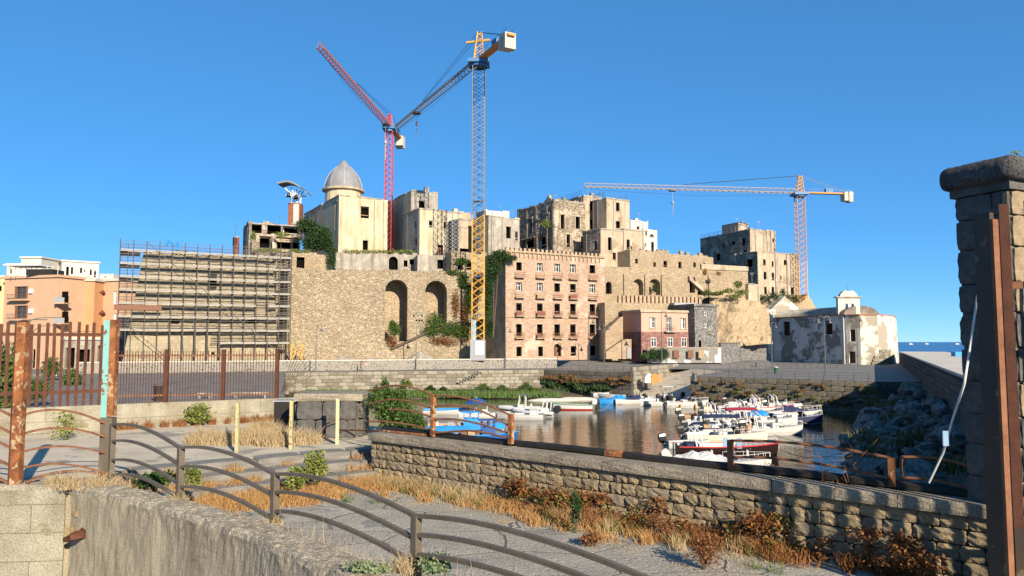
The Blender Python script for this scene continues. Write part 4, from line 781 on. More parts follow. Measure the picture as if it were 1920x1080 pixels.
# ================================================================== SCAFFOLDED TOWER
A = XY(222,125,560); B = XY(545,138,560); SW = Wall(A, B)
tw = thing('tuff_tower', 'battered tuff tower of horizontal courses inside the scaffold', 'tower', (A.x+4, A.y+3, 5.5))
zt_ = EYE+ray(262,474)[1]*129; mb = MB()
bo_ = [SW.pt(.9,0,-1.7), SW.pt(SW.W-1.6,0,-1.7), SW.pt(SW.W-1.6,0,-16), SW.pt(.9,0,-16)]; to_ = [SW.pt(3.6,0,-2.4), SW.pt(SW.W-3,0,-2.4), SW.pt(SW.W-3,0,-16), SW.pt(3.6,0,-16)]
towm = mk('tower_courses', (.43,.365,.255), (.30,.25,.17), .25, brick=(1.1,.5,.03), cellvar=.22, mortar=(.7,.65,.58), bump=.8, bscale=1.6, streak=(.2,.15,.09), streak_amt=.55, patch=(.36,.29,.19), patch_scale=.4, patch_thr=.6, bdist=.2)
N_ = 40; M_ = 24
from mathutils import noise as nz_
def tp(i, j, side):
    a, b = (bo_[side], bo_[(side+1)%4]); c, d = (to_[side], to_[(side+1)%4]); f = i/N_; g = j/M_
    p = a.lerp(b, f).lerp(c.lerp(d, f), g); p.z = 5.5+(zt_-5.5)*g
    e = nz_.fractal(p*.6, .9, 2, 4)*.28; n = SW.n if side == 0 else Vector((0,0)); return p+Vector((n.x,n.y,0))*e+V(0,0,.25*nz_.noise(p*.8) if j == M_ else 0)
vs_ = [tp(i,j,0) for j in range(M_+1) for i in range(N_+1)]; mb.mesh(vs_, [(j*(N_+1)+i, j*(N_+1)+i+1, (j+1)*(N_+1)+i+1, (j+1)*(N_+1)+i) for j in range(M_) for i in range(N_)])
for s in (1,2,3):
    a, b, c, d = bo_[s], bo_[(s+1)%4], to_[(s+1)%4], to_[s]; mb.face([(a.x,a.y,5.5),(b.x,b.y,5.5),(c.x,c.y,zt_),(d.x,d.y,zt_)])
mb.face([(p.x,p.y,zt_-.02) for p in to_]); put(mb.build('wall', towm), tw)
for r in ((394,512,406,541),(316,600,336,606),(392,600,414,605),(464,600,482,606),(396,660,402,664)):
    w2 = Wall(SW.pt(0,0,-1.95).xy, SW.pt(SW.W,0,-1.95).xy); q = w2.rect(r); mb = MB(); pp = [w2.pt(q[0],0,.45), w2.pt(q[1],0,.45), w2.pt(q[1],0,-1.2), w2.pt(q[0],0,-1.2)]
    mb.prism([(u.x,u.y) for u in pp], q[2], q[3]); mb.face([(u.x,u.y,q[2]) for u in pp]); put(mb.build('opening', dark), tw)  # closed black box whose colour stands in for shade inside the tower
mb = MB()
for k in range(40):
    q = SW.pt(random.uniform(4,SW.W-4),0,-random.uniform(2.6,3.4)); r_ = random.uniform(.15,.5); mb.box(q.x-r_, q.x+r_, q.y-.3, q.y+.3, zt_-.1, zt_+random.uniform(.1,.7))
put(mb.build('broken_crest', tuff), tw)
sf = thing('scaffold', 'steel tube scaffold with grey decks wrapped round the tuff tower', 'scaffold', (A.x, A.y, 5.6))
SZ = [24.77-2.25*i for i in range(8)]
pm = MB(); pm.tube([(0,0,0),(0,0,1)], .07, 5); std = pm.build('standard', steel, uv=False); stdm = std.data; bpy.data.objects.remove(std)
pm = MB(); pm.box(0,1,-.55,.55,-.05,.05); pm.box(0,1,-.6,-.552,-.1,.22); dk = pm.build('deck', deckm); dkm = dk.data; bpy.data.objects.remove(dk)
pm = MB(); pm.tube([(0,0,0),(1,0,0)], .045, 4); lg = pm.build('ledger', steel, uv=False); lgm = lg.data; bpy.data.objects.remove(lg)
ang = atan2(SW.d.y, SW.d.x); base = sf.location; nb = 14
def run(p0, d, L, n, lv, inner, decks=True, zt_extra=1.7, blue=True, lastmin=0):
    a = atan2(d.y, d.x); nn = Vector((d.y,-d.x))
    for row in (0, 1):
        for k in range(n+1):
            q = p0+d*(L*k/n)-nn*(1.2*row); top = (lv[0]+zt_extra*random.uniform(.85,1.1)) if row == 0 else lv[0]+.1
            link('standard', stdm, sf, (q.x-base.x, q.y-base.y, 0), (0,0,0), (1,1,top-base.z))
    for i, z in enumerate(lv):
        s0 = 0 if i < 7 else L*.52
        for row in (0, 1):
            for h in ((0,.35,.7,1.05,1.6) if row == 0 else (0,.6,1.05)):
                q = p0+d*s0-nn*(1.2*row); link('ledger', lgm, sf, (q.x-base.x, q.y-base.y, z+h-base.z), (0,0,a), (L-s0,1,1))
        if decks:
            for k in range(n):
                if i == 7 and k < n*.52: continue
                if i < 7 and random.random() < .03: continue
                q = p0+d*(L*k/n)-nn*.62; link('deck', dkm, sf, (q.x-base.x, q.y-base.y, z-.08-base.z), (0,0,a), (L/n*.985,1,1))
run(SW.A, SW.d, SW.W, nb, SZ, 1)
run(SW.A-SW.n*9, SW.n, 8.9, 5, SZ[:7], 1); run(SW.B-SW.n*.2+SW.d*.1, -SW.n, 8, 5, SZ, 1)
for z in SZ[:7]:
    for a, b in ((1.3,2.4),(2.5,3.6),(SW.W-2.4,SW.W-1.35)):
        q = SW.pt(a, z, -2.0); link('deck', dkm, sf, (q.x-base.x, q.y-base.y, z-.1-base.z), (0,0,atan2(SW.d.y,SW.d.x)+pi/2), (6.8,(b-a)*.9,1)) if a < 3 or z > 8 else None
for (k0, k1, z0, z1) in ((2,13,SZ[0]+1.5,7.5),(.5,4,12.5,6.2)):
    mb = MB(); mb.tube([SW.pt(k0*2.,z0,.1), SW.pt(k1*2.,z1,.1)], .06, 5); put(mb.build('diagonal_brace', steel), sf)
for k in range(4, 9):
    mb = MB(); q = SW.pt(k*2.,0,.12); mb.tube([(q.x,q.y,6.5),(q.x,q.y,12.5)], .1, 5); mb.tube([(q.x+.3,q.y,7),(q.x-.25,q.y,12.8)], .07, 4); put(mb.build('raking_prop', steel), sf)
mb = MB(); q0 = SW.pt(-.6,15.0,.5); q1 = SW.pt(6.6,15.0,.5); mb.bar(q0, q1, .1, .9); put(mb.build('shelter_board', wood), sf)
nt_ = MB(); c0 = SW.pt(7.6,26.2,-.6)
for k in range(14):
    q = c0+V(random.uniform(-1.3,1.3), random.uniform(-.3,.3), random.uniform(-.7,.5)); nt_.face([q, q+V(random.uniform(.2,.8),0,random.uniform(-.4,.5)), q+V(random.uniform(-.3,.4),.2,random.uniform(.2,.7))])
tag(nt_.build('blue_tarpaulin', bluep), 'crumpled blue tarpaulin tied on top of the scaffold', 'tarpaulin')
# small orange steel frame standing at the scaffold's right foot
of = thing('trestle', 'orange braced steel frame standing by the scaffold foot', 'frame', P(556,672,137.5)); mb = MB(); a, b, c, d = P(546,643,137.5), P(567,643,137.5), P(567,676,137.5), P(546,676,137.5)
for u, v in ((a,d),(b,c),(a,c),(b,d),(a.lerp(d,.5),b.lerp(c,.5))): mb.tube([u,v], .13, 4)
put(mb.build('frame', craney), of)

# ================================================================== CRANES
def lat(mb, p0, p1, w0, w1=None, bays=12, rc=.11, rd=.06, up=V(0,0,1), tri=False, m=0, md=None):
    w1 = w1 or w0; md = m if md is None else md; p0 = Vector(p0); p1 = Vector(p1); t = (p1-p0).normalized(); a = t.cross(up)
    if a.length < .1: a = t.cross(V(0,1,0))
    a.normalize(); b = a.cross(t)
    def cs(f):
        h = (w0+(w1-w0)*f)/2; c = p0.lerp(p1, f)
        if tri: return [c-a*h-b*h*.1, c+a*h-b*h*.1, c+b*h*1.6]
        return [c-a*h-b*h, c+a*h-b*h, c+a*h+b*h, c-a*h+b*h]
    n = 3 if tri else 4; S = [cs(k/bays) for k in range(bays+1)]
    for k in range(n): mb.tube([S[0][k], S[-1][k]], rc, 4, m)
    for i in range(bays):
        for k in range(n):
            k2 = (k+1) % n; mb.tube([S[i][k], S[i+1][k2]], rd, 3, md, False)
            mb.tube([S[i][k2], S[i+1][k]], rd, 3, md, False) if not tri else mb.tube([S[i+1][k], S[i+1][k2]], rd, 3, md, False)
    return S
def crane(label, mx, Y, pyb, pyslew, tip, ctip, apex, mw, mat1, mat2, mjib, zbase, pend=.55, grp=None):
    s = P(mx, pyslew, Y); root = thing('tower_crane', label, 'crane', (s.x, s.y, zbase)); H = s.z
    zs = zbase; n = max(3, int(round((H-zs)/6.0))); hh = (H-zs)/n; split = .42
    ms = {}
    for mt in (mat1, mat2):
        mb = MB(); lat(mb, (0,0,0), (0,0,hh), mw, mw, 4, .1, .055); q = mb.build('mast_section', mt, uv=False); ms[mt.name] = q.data; bpy.data.objects.remove(q)
    for k in range(n):
        mt = mat1 if k/n < split else mat2; o = link('mast_section', ms[mt.name], root, (0,0,zs+hh*k-zbase))
    mb = MB(); mb.obox((s.x,s.y,H+.25), V(mw*.9,0,0), V(0,mw*.9,0), V(0,0,.35)); mb.lathe((s.x,s.y,H-.6), [(mw*.75,0),(mw*.75,.6)], 12); put(mb.build('slewing_platform', bluest), root)
    d2 = Vector((tip.x-s.x, tip.y-s.y, 0)); L = d2.length; d2.normalize(); z = H+.7
    ts = V(s.x, s.y, z)
    jt = ts+d2*L; mb = MB(); S = lat(mb, ts+d2*mw*.5, jt, 1.5, 1.2, 34, .1, .055, tri=True); put(mb.build('jib', mjib), root)
    c2 = -d2; Lc = Vector((ctip.x-s.x, ctip.y-s.y, 0)).length; ct = ts+c2*Lc
    sd = Vector((-d2.y, d2.x, 0)); mb = MB(); mb.obox((ts+ct)/2+V(0,0,.05), c2*Lc/2, sd*.75, V(0,0,.2)); put(mb.build('counter_jib', craneo), root)
    mb = MB()
    for sx in (-.75,.75):
        for k in range(6): q = ts+c2*(Lc*(.2+.8*k/5))+sd*sx; mb.tube([q+V(0,0,.2), q+V(0,0,1.2)], .035, 3)
        mb.tube([ts+c2*Lc*.2+sd*sx+V(0,0,1.2), ct+sd*sx+V(0,0,1.2)], .04, 3)
    put(mb.build('walkway_railing', bluest), root)
    for i in range(2):
        mb = MB(); q = ct-c2*(1.1+i*1.5); mb.obox(q+V(0,0,-.9+.1*i), c2*.6, sd*1.1, V(0,0,1.5-.2*i)); put(mb.build('counterweight', cweight), root)
    mb = MB(); q = ts+c2*Lc*.55; mb.obox(q+V(0,0,.9), c2*1.1, sd*.5, V(0,0,.6)); put(mb.build('winch_housing', bluest), root)
    ap = V(s.x, s.y, 0)-d2*.3; ap.z = apex; mb = MB(); lat(mb, ts+V(0,0,-.3), ap, mw*.9, mw*.35 if mw*.35 > .7 else .7, 5, .12, .06); put(mb.build('tower_head', mat1 if mat1 is not craneg else craney), root)
    mb = MB()
    for sx in (-.4,.4): mb.tube([ap+sd*sx, ts+d2*L*pend+sd*sx*.3+V(0,0,1.4)], .05, 3); mb.tube([ap+sd*sx, ct+sd*sx*1.5-c2*1.5+V(0,0,.4)], .05, 3)
    put(mb.build('pendant_line', steel), root)
    mb = MB(); q0 = ts+V(0,0,-.3); pts = [q0+d2*L*k/12+V(0,0,-.3-5.5*(.5-abs(k/12-.5))**.8*.35) for k in range(13)]; mb.tube(pts, .035, 3); put(mb.build('trolley_cable', steel), root)
    return root, ts, d2, L
def hook(root, ts, d2, L, f, drop):
    q = ts+d2*L*f+V(0,0,-.4); mb = MB(); mb.obox(q, d2*.9, V(-d2.y,d2.x,0)*.8, V(0,0,.18)); t = mb.build('trolley', steel); put(t, root)
    mb = MB(); mb.tube([q, q-V(0,0,drop*.45)], .05, 4); mb.lathe(q-V(0,0,drop*.5), [(.05,.5),(.4,.3),(.4,-.3),(.12,-.6),(.1,-drop*.5)], 8); put(mb.build('hook_block', greyp), t)
s = P(898,121,146); ht = s.z-EYE
r1, ts, d2, L = crane('tall yellow and grey tower crane standing in front of the palazzo', 898, 146, 668, 121, V(-33.5,199,0), V(-1.2,132.5,0), EYE+(641-47)*146/F, 2.35, craney, craneg, craneg, 9.6); hook(r1, ts, d2, L, .62, 5)
mb = MB(); mb.obox((s.x,s.y,7.6), V(1.45,0,0), V(0,1.3,0), V(0,0,2.0)); put(mb.build('base_enclosure', greyp), r1)
mb = MB(); mb.obox((s.x+.35,s.y-1.36,8.0), V(.85,0,0), V(0,.05,0), V(0,0,1.3)); put(mb.build('notice_panel', whitep), r1)
mb = MB(); q = V(s.x,s.y,s.z+ht*.085); mb.bar(q+V(-2.6,.5,0), q+V(2.2,-.9,0), .35, .35); put(mb.build('head_crossbar', craney), r1)
for zz_ in (14.5,22,29.5,37): mb = MB(); mb.obox((s.x,s.y,zz_), V(.9,0,0), V(0,.9,0), V(0,0,.06)); put(mb.build('rest_platform', bluest), r1)
s = P(730,243,185)
r2, ts, d2, L = crane('red tower crane with raised red jib behind the domed church', 730, 185, 372, 243, V(-35.5,134,0), V(-29.6,198,0), EYE+(641-206)*185/F, 1.75, craner, craner, mk('crane_pale_red', (.34,.13,.12), (.28,.10,.095), 3, bump=0, fine=0, coord='POS'), 22); hook(r2, ts, d2, L, .07, 9)
r3, ts, d2, L = crane('far orange and grey tower crane beside the east houses', 1499, 215, 565, 366, V(20.3,206.2,0), V(98,224,0), EYE+(641-326)*215/F, 2.3, craney, mk('crane_tan', (.46,.25,.10), (.38,.21,.09), 3, bump=0, fine=0, coord='POS'), mk('crane_pale_tan', (.34,.29,.24), (.28,.24,.2), 3, bump=0, fine=0, coord='POS'), 13); hook(r3, ts, d2, L, .6, 7)

# ================================================================== JETTY, BREAKWATER
J0 = Vector((EJ(26), 26)); J1 = Vector((EJ(178), 178)); jd = (J1-J0).normalized(); jn = Vector((-jd.y, jd.x))   # jn points to the harbour side
JW = Wall(J0, J1)
o = thing('jetty', 'long pale concrete jetty with dark block face above the rocks', 'jetty', (J0.x, J0.y, 0)); mb = MB()
q = [J0-jn*.1, J0-jn*9, J1-jn*9, J1-jn*.1]; mb.prism([(p.x,p.y) for p in q], -2, 6.7); put(mb.build('body', darkstone), o)
mb = MB(); q = [J0+jn*.12, J0-jn*9.2, J1-jn*9.2, J1+jn*.12]; mb.prism([(p.x,p.y) for p in q], 6.703, 6.9); mb.face([(p.x,p.y,6.703) for p in q]); put(mb.build('deck', jettytop), o)
jm = [stone_mesh('jetty_block', mk('jetty_block_%d' % i, c, tuple(x*.6 for x in c), 1.2, bump=.8, bscale=6, coord='OBJ'), 50+i, .05, .05) for i, c in enumerate([(.10,.095,.09),(.13,.122,.115),(.085,.08,.076)])]
rz = atan2(jd.y, jd.x); LJ = (J1-J0).length
for r in range(5):
    k = random.uniform(8,9)
    while k < LJ:
        wd = random.uniform(1.0,2.2); q = J0+jd*(k+wd/2)+jn*.02; link('stone', random.choice(jm), o, (q.x-J0.x, q.y-J0.y, 4.1+r*.53), (0,0,rz+pi), (wd*.95,.4,.49)); k += wd
mb = MB(); q = P(1795,655,120); mb.obox((q.x,q.y,7.26), V(.7,0,0), V(0,.6,0), V(0,0,.35)); tag(mb.build('blue_crate', bluep), 'small blue crate lying on the far jetty deck', 'crate')
# breakwater slope
mb = MB(); SH = [(47.9,98.0),(38,83),(30,66),(25.5,55),(19,42),(12,27)]; n = len(SH); prev = None; vs_ = []
for (x, y) in SH:
    bx = EJ(y)-.15
    for f, z in ((-.06,-1.2),(0,-.3),(.35,1.2),(.7,2.7),(1,3.9)): vs_.append((x+(bx-x)*f, y, z))
mb.mesh(vs_, [(i*5+j, i*5+j+1, (i+1)*5+j+1, (i+1)*5+j) for i in range(n-1) for j in range(4)]); bw = struct(mb.build('breakwater_slope', soil))
def rock_mesh(seed):
    rnd = random.Random(seed); bm = bmesh.new(); bmesh.ops.create_icosphere(bm, subdivisions=2, radius=.5)
    pl = [Vector((rnd.gauss(0,1), rnd.gauss(0,1), rnd.gauss(0,1))).normalized() for _ in range(15)]; dd = [rnd.uniform(.2,.36) for _ in pl]
    for v in bm.verts:
        for p, d in zip(pl, dd):
            e = v.co.dot(p)-d
            if e > 0: v.co -= p*e
        v.co += Vector((rnd.uniform(-1,1), rnd.uniform(-1,1), rnd.uniform(-1,1)))*.02
    me = bpy.data.meshes.new('rock'); bm.to_mesh(me); bm.free(); me.materials.append(rockm); return me
rmesh = [rock_mesh(i) for i in range(9)]
for k in range(290):
    y = random.choice([random.uniform(28,97), random.uniform(45,97)]); i = max(0, min(n-2, next((j for j in range(n-1) if SH[j+1][1] <= y <= SH[j][1]), 0))); f = (y-SH[i+1][1])/(SH[i][1]-SH[i+1][1]); x0 = SH[i+1][0]+(SH[i][0]-SH[i+1][0])*f
    t = random.random(); bx = EJ(y)-.6; x = x0-.6+(bx-x0)*t; z = -.3+4.1*t; sz = random.choice([random.uniform(.6,1.4),random.uniform(1.2,3.2)])*(1.1-.35*t)
    link('rock', random.choice(rmesh), bw, (x, y, z+sz*.08), (random.uniform(-.4,.4), random.uniform(-.4,.4), random.uniform(0,6.3)), (sz*random.uniform(.9,1.6), sz, sz*random.uniform(.55,.9)))

# ================================================================== LAMPS, RAILINGS
def lamp(label, px, pyb, z, h, arms=2, Y=None):
    b = G(px, pyb, z) if Y is None else P(px, pyb, Y); o = thing('street_lamp', label, 'street lamp', b, 'lamp posts along the quay'); mb = MB()
    mb.tube([b-V(0,0,.05), b+V(0,0,1), b+V(0,0,h)], [.13,.1,.06], 6)
    for s in ((-1,1) if arms == 2 else (1,)):
        mb.tube([b+V(0,0,h*.9)]+[b+V(s*.45*(1-cos(a)), 0, h*.9+.1*h*.6+.45*sin(a)) for a in [k*pi/8 for k in range(9)]], .045, 5)
    put(mb.build('post', lampm), o)
    for s in ((-1,1) if arms == 2 else (1,)):
        c = b+V(s*.9,0,h*.9+.06*h); mb = MB(); mb.lathe(c, [(.04,.05),(.1,-.05),(.16,-.3),(.42,-.65)], 10); put(mb.build('lamp_shade', lampm, smooth=True), o)
    return o
lamp('double arm lamp post on the plaza right of the palazzo', 1133, 690, 4, 8.6)
lamp('double arm lamp post on the wharf in front of the chapel', 1548, 706, 4, 9.0)
lamp('double arm lamp post beside the fort door', 1609, 687, 4, 10.6)
lamp('single lamp post in front of the right end of the palazzo', 1104, 684, 4.6, 9, 1, 145)
lamp('single lamp post by the road near the scaffold foot', 592, 697, 4, 8, 1)
lamp('single lamp post under the second cliff arch', 780, 693, 4, 8, 1)
lamp('single lamp post at the left corner of the palazzo', 948, 691, 4, 8, 1)
lamp('slim lamp post in front of the salmon house', 1241, 679, 4.4, 9.5, 1, 140)
lamp('slim lamp post at the left end of the chapel', 1448, 690, 4, 9, 1)
for i, (px, py, Y_) in enumerate(((12,600,70),(48,596,80),(62,610,90),(121,622,95))):
    b = P(px, 700, Y_); o = thing('street_lamp', ['leftmost curved arm street lamp beyond the gate', 'second curved arm street lamp beyond the gate', 'third curved arm street lamp beyond the gate', 'curved arm street lamp nearest the teal post'][i], 'street lamp', (b.x,b.y,4), 'curved lamps in the piazza')
    t = P(px, py, Y_); mb = MB(); mb.tube([(b.x,b.y,3.95),(t.x,t.y,t.z-1.2)]+[(t.x+1.6*(1-cos(a)), t.y, t.z-1.2+1.2*sin(a)) for a in (.3,.7,1.1,1.57)]+[(t.x+3.2,t.y,t.z+.05)], .04, 5); put(mb.build('post', lampm), o)
    mb = MB(); mb.obox((t.x+3.5,t.y,t.z+.03), V(.3,0,0), V(0,.08,0), V(0,0,.04)); put(mb.build('lamp_head', lampm), o)
def quay_rail(label, pts, z, step=1.9, h=1.05, mat=lampm, ends=True, rails=(.35,.7,1.05)):
    o = thing('quay_railing', label, 'railing', (pts[0][0], pts[0][1], z)); 
    P0 = [Vector((p[0],p[1])) for p in pts]; rl = MB()
    for (a, b) in zip(P0[:-1], P0[1:]):
        w_ = Wall(a, b); k = 0
        while k < w_.W+.01:
            pm = MB(); q = w_.pt(k, z, -.2); out = Vector((w_.n.x,w_.n.y,0)); pm.tube([q, q+V(0,0,h*.45)+out*.1, q+V(0,0,h*.8)+out*.06, q+V(0,0,h*1.04)-out*.12], .045, 4); put(pm.build('post', mat), o); k += step
    for hh in rails: rl.tube([(p.x, p.y, z+hh) for p in [Wall(P0[0],P0[1]).pt(0,0,-.15)]+[Vector((q.x,q.y,0)) for q in P0[1:]]], .03, 4)
    put(rl.build('rails', mat), o); return o
quay_rail('curved post railing along the road above the pale quay wall', [(-14,133.9),(5.8,139.4)], 4)
quay_rail('curved post railing above the dark weedy quay end', [(6.4,139.9),(20.4,127.2),(31,146)], 4)
quay_rail('curved post railing along the wharf before the chapel', [(27.3,113.8),(47.6,98.7)], 4)
quay_rail('curved post railing beside the slipway and dark wall', [(37.6,133.6),(50,141),(66,150)], 4)
quay_rail('grey curved post railing crossing the piazza behind the bar fence', [G(470,704,4).xy, G(290,744,4).xy], 4, 4.5, 1.0, lampm, rails=(.95,))
# steps in pale quay wall
mb = MB()
for k in range(8): q = Wall((-38.5,127.3),(6,139.8)).pt(30+k*.55, 1.9+k*.26, .35); mb.obox(q, V(.35,.1,0), V(-.1,.35,0), V(0,0,.09))
tag(mb.build('quay_steps', darkstone), 'short flight of dark stone steps set in the quay wall', 'steps')
for i, (px, py) in enumerate(((1455,700),(1303,715),(1420,690))):
    b = G(px, py, 4); o = thing('litter_bin', ['green litter bin at the left end of the chapel', 'dark bin at the corner of the slipway', 'small bin on the wharf near the lava wall'][i], 'bin', b); mb = MB(); mb.lathe(b, [(.3,0),(.34,.9),(.3,.95),(.02,1.0)], 10); put(mb.build('body', [greendk, lampm, lampm][i]), o)
    mb = MB(); mb.lathe(b+V(0,0,.98), [(.36,0),(.36,.06),(.05,.14)], 10); put(mb.build('lid', whitep if i == 0 else lampm), o)
b = G(298, 752, 4); o = thing('litter_bin', 'black litter bin on the piazza behind the thin bar fence', 'bin', b); mb = MB(); mb.lathe(b, [(.45,0),(.5,1.3),(.45,1.35)], 12); put(mb.build('body', black), o); mb = MB(); mb.lathe(b+V(0,0,1.36), [(.52,0),(.52,.08),(.05,.2)], 12); put(mb.build('lid', lampm), o)
for i, (px, py, ln, mt) in ((2,(470,740,3.4,greypl)),(3,(385,741,1.2,greypl))):
    b = G(px, py+6, 4); o = thing('bench', ['white bench on piazza left of the fence middle post', 'white bench on piazza between two fence posts', 'long low grey bench near the right fence post', 'short grey bench close behind the bar fence'][i], 'bench', b); mb = MB(); mb.box(b.x-ln/2, b.x+ln/2, b.y-.3, b.y+.3, 4.42, 4.52); put(mb.build('seat', mt), o)
    for sx in (-ln*.4, ln*.4): mb = MB(); mb.box(b.x+sx-.08, b.x+sx+.08, b.y-.25, b.y+.25, 4.0, 4.418); put(mb.build('leg', mt), o)
# ================================================================== PEOPLE
def person(label, loc, facing, shirt, legs, pose='walk', h=1.72, skin=None, bare=False):
    skin = skin or tan; me = bpy.data.meshes.new('person'); k = h/1.75
    sw = .16 if pose == 'walk' else .0
    J = {'pel':(0,0,.95),'ch':(0,-.01,1.22),'sh':(0,0,1.42),'nk':(0,-.01,1.52),'hd':(0,-.03,1.62),'tp':(0,-.02,1.74),
      'hL':(.1,0,.9),'kL':(.11,-sw-.03,.5),'aL':(.11,-sw*.6,.09),'tL':(.12,-sw*.6-.18,.04),'hR':(-.1,0,.9),'kR':(-.11,sw*.4-.04,.5),'aR':(-.11,sw*1.7,.1),'tR':(-.12,sw*1.7-.17,.05),
      'sL':(.2,0,1.40),'eL':(.26,.05+sw*.5,1.12),'wL':(.27,-.05+sw*.4,.86),'fL':(.27,-.08+sw*.4,.77),'sR':(-.2,0,1.40),'eR':(-.26,-.02-sw*.5,1.12),'wR':(-.27,-.12-sw*.7,.88),'fR':(-.27,-.16-sw*.7,.8)}
    if pose == 'sit':
        for q, v in {'pel':(0,0,.5),'ch':(0,-.02,.78),'sh':(0,-.05,.98),'nk':(0,-.07,1.08),'hd':(0,-.1,1.18),'tp':(0,-.1,1.3),'hL':(.1,-.03,.48),'kL':(.13,-.44,.5),'aL':(.13,-.46,.1),'tL':(.13,-.64,.05),'hR':(-.1,-.03,.48),'kR':(-.13,-.44,.5),'aR':(-.13,-.46,.1),'tR':(-.13,-.64,.05),
          'sL':(.2,-.05,.96),'eL':(.27,-.1,.7),'wL':(.2,-.33,.58),'fL':(.18,-.42,.57),'sR':(-.2,-.05,.96),'eR':(-.27,-.1,.7),'wR':(-.2,-.33,.58),'fR':(-.18,-.42,.57)}.items(): J[q] = v
    R = {'pel':.15,'ch':.15,'sh':.13,'nk':.06,'hd':.105,'tp':.075,'hL':.1,'hR':.1,'kL':.065,'kR':.065,'aL':.045,'aR':.045,'tL':.04,'tR':.04,'sL':.07,'sR':.07,'eL':.048,'eR':.048,'wL':.033,'wR':.033,'fL':.036,'fR':.036}
    ks = list(J); E = [('pel','ch'),('ch','sh'),('sh','nk'),('nk','hd'),('hd','tp')]+[e for s in 'LR' for e in (('pel','h'+s),('h'+s,'k'+s),('k'+s,'a'+s),('a'+s,'t'+s),('sh','s'+s),('s'+s,'e'+s),('e'+s,'w'+s),('w'+s,'f'+s))]
    me.from_pydata([tuple(x*k for x in J[q]) for q in ks], [(ks.index(a), ks.index(b)) for a, b in E], [])
    t = bpy.data.objects.new('tmp', me); COL.objects.link(t); md = t.modifiers.new('skin','SKIN')
    for i, q in enumerate(ks): me.skin_vertices[0].data[i].radius = (R[q]*k, R[q]*k*.8 if q in ('ch','sh','pel') else R[q]*k)
    me.skin_vertices[0].data[0].use_root = True; s2 = t.modifiers.new('sub','SUBSURF'); s2.levels = 1; s2.render_levels = 1
    ev = t.evaluated_get(bpy.context.evaluated_depsgraph_get()); nm = bpy.data.meshes.new_from_object(ev); bpy.data.objects.remove(t)
    nm.materials.clear()
    for m_ in (skin, shirt, legs): nm.materials.append(m_)
    zs, zh = (1.47*k, .92*k) if pose != 'sit' else (1.02*k, .56*k)
    for p in nm.polygons:
        c = p.center; arm = abs(c.x) > .2*k
        p.material_index = 0 if c.z > zs or (arm and c.z < zs-.3*k and c.z > (.0 if pose == 'sit' else .7*k) and abs(c.x) > .22*k) else (1 if c.z > zh else 2)
        if bare and p.material_index == 1: p.material_index = 0
        if c.z < .42*k and pose == 'walk' and bare is False and legs in (bluecl, whitep): p.material_index = 0
        p.use_smooth = True
    o = thing('person', label, 'person', loc, rz=facing)
    b = bpy.data.objects.new('body', nm); COL.objects.link(b); b.parent = o
    hz = (1.66 if pose != 'sit' else 1.22)*k; hy = (-.03 if pose != 'sit' else -.1)*k
    mb = MB(); mb.lathe((0,hy+.025*k,hz), [(.1*k,-.03*k),(.112*k,.03*k),(.09*k,.09*k),(.04*k,.125*k),(.005,.13*k)], 10); hh = mb.build('hair', hairm, smooth=True); hh.parent = o
    return o
redsh = flat('red_shirt', (.40,.06,.06), .9); whsh = flat('white_shirt', (.68,.66,.62), .9); pksh = flat('pink_shirt', (.55,.28,.3), .9); jeans = flat('dark_jeans', (.03,.035,.06), .9); khaki = flat('khaki_shorts', (.3,.25,.17), .9); blsh = flat('blue_shirt', (.05,.18,.45), .9)
person('person in red top walking along the road below the cliff', G(677,695,4), -pi/2+.2, redsh, jeans)
person('person in white top walking behind the one in red', G(686,695.5,4), -pi/2+.2, whsh, khaki)
person('person in white shirt walking on piazza right of the teal post', G(208,706,4), pi-.4, whsh, jeans)
person('person in white top and red shorts beside the white shirted walker', G(219,706,4), pi-.4, whsh, redsh)
person('person in pink top standing on piazza behind rusty pickets', G(107,706,4), pi+.5, pksh, whsh, 'stand')
person('person in blue shirt in front of the retaining wall', G(481,694.5,4), pi, blsh, khaki, 'stand')
person('person in dark trousers standing right of the blue shirted one', G(501,695,4), pi-.3, whsh, jeans, 'stand')
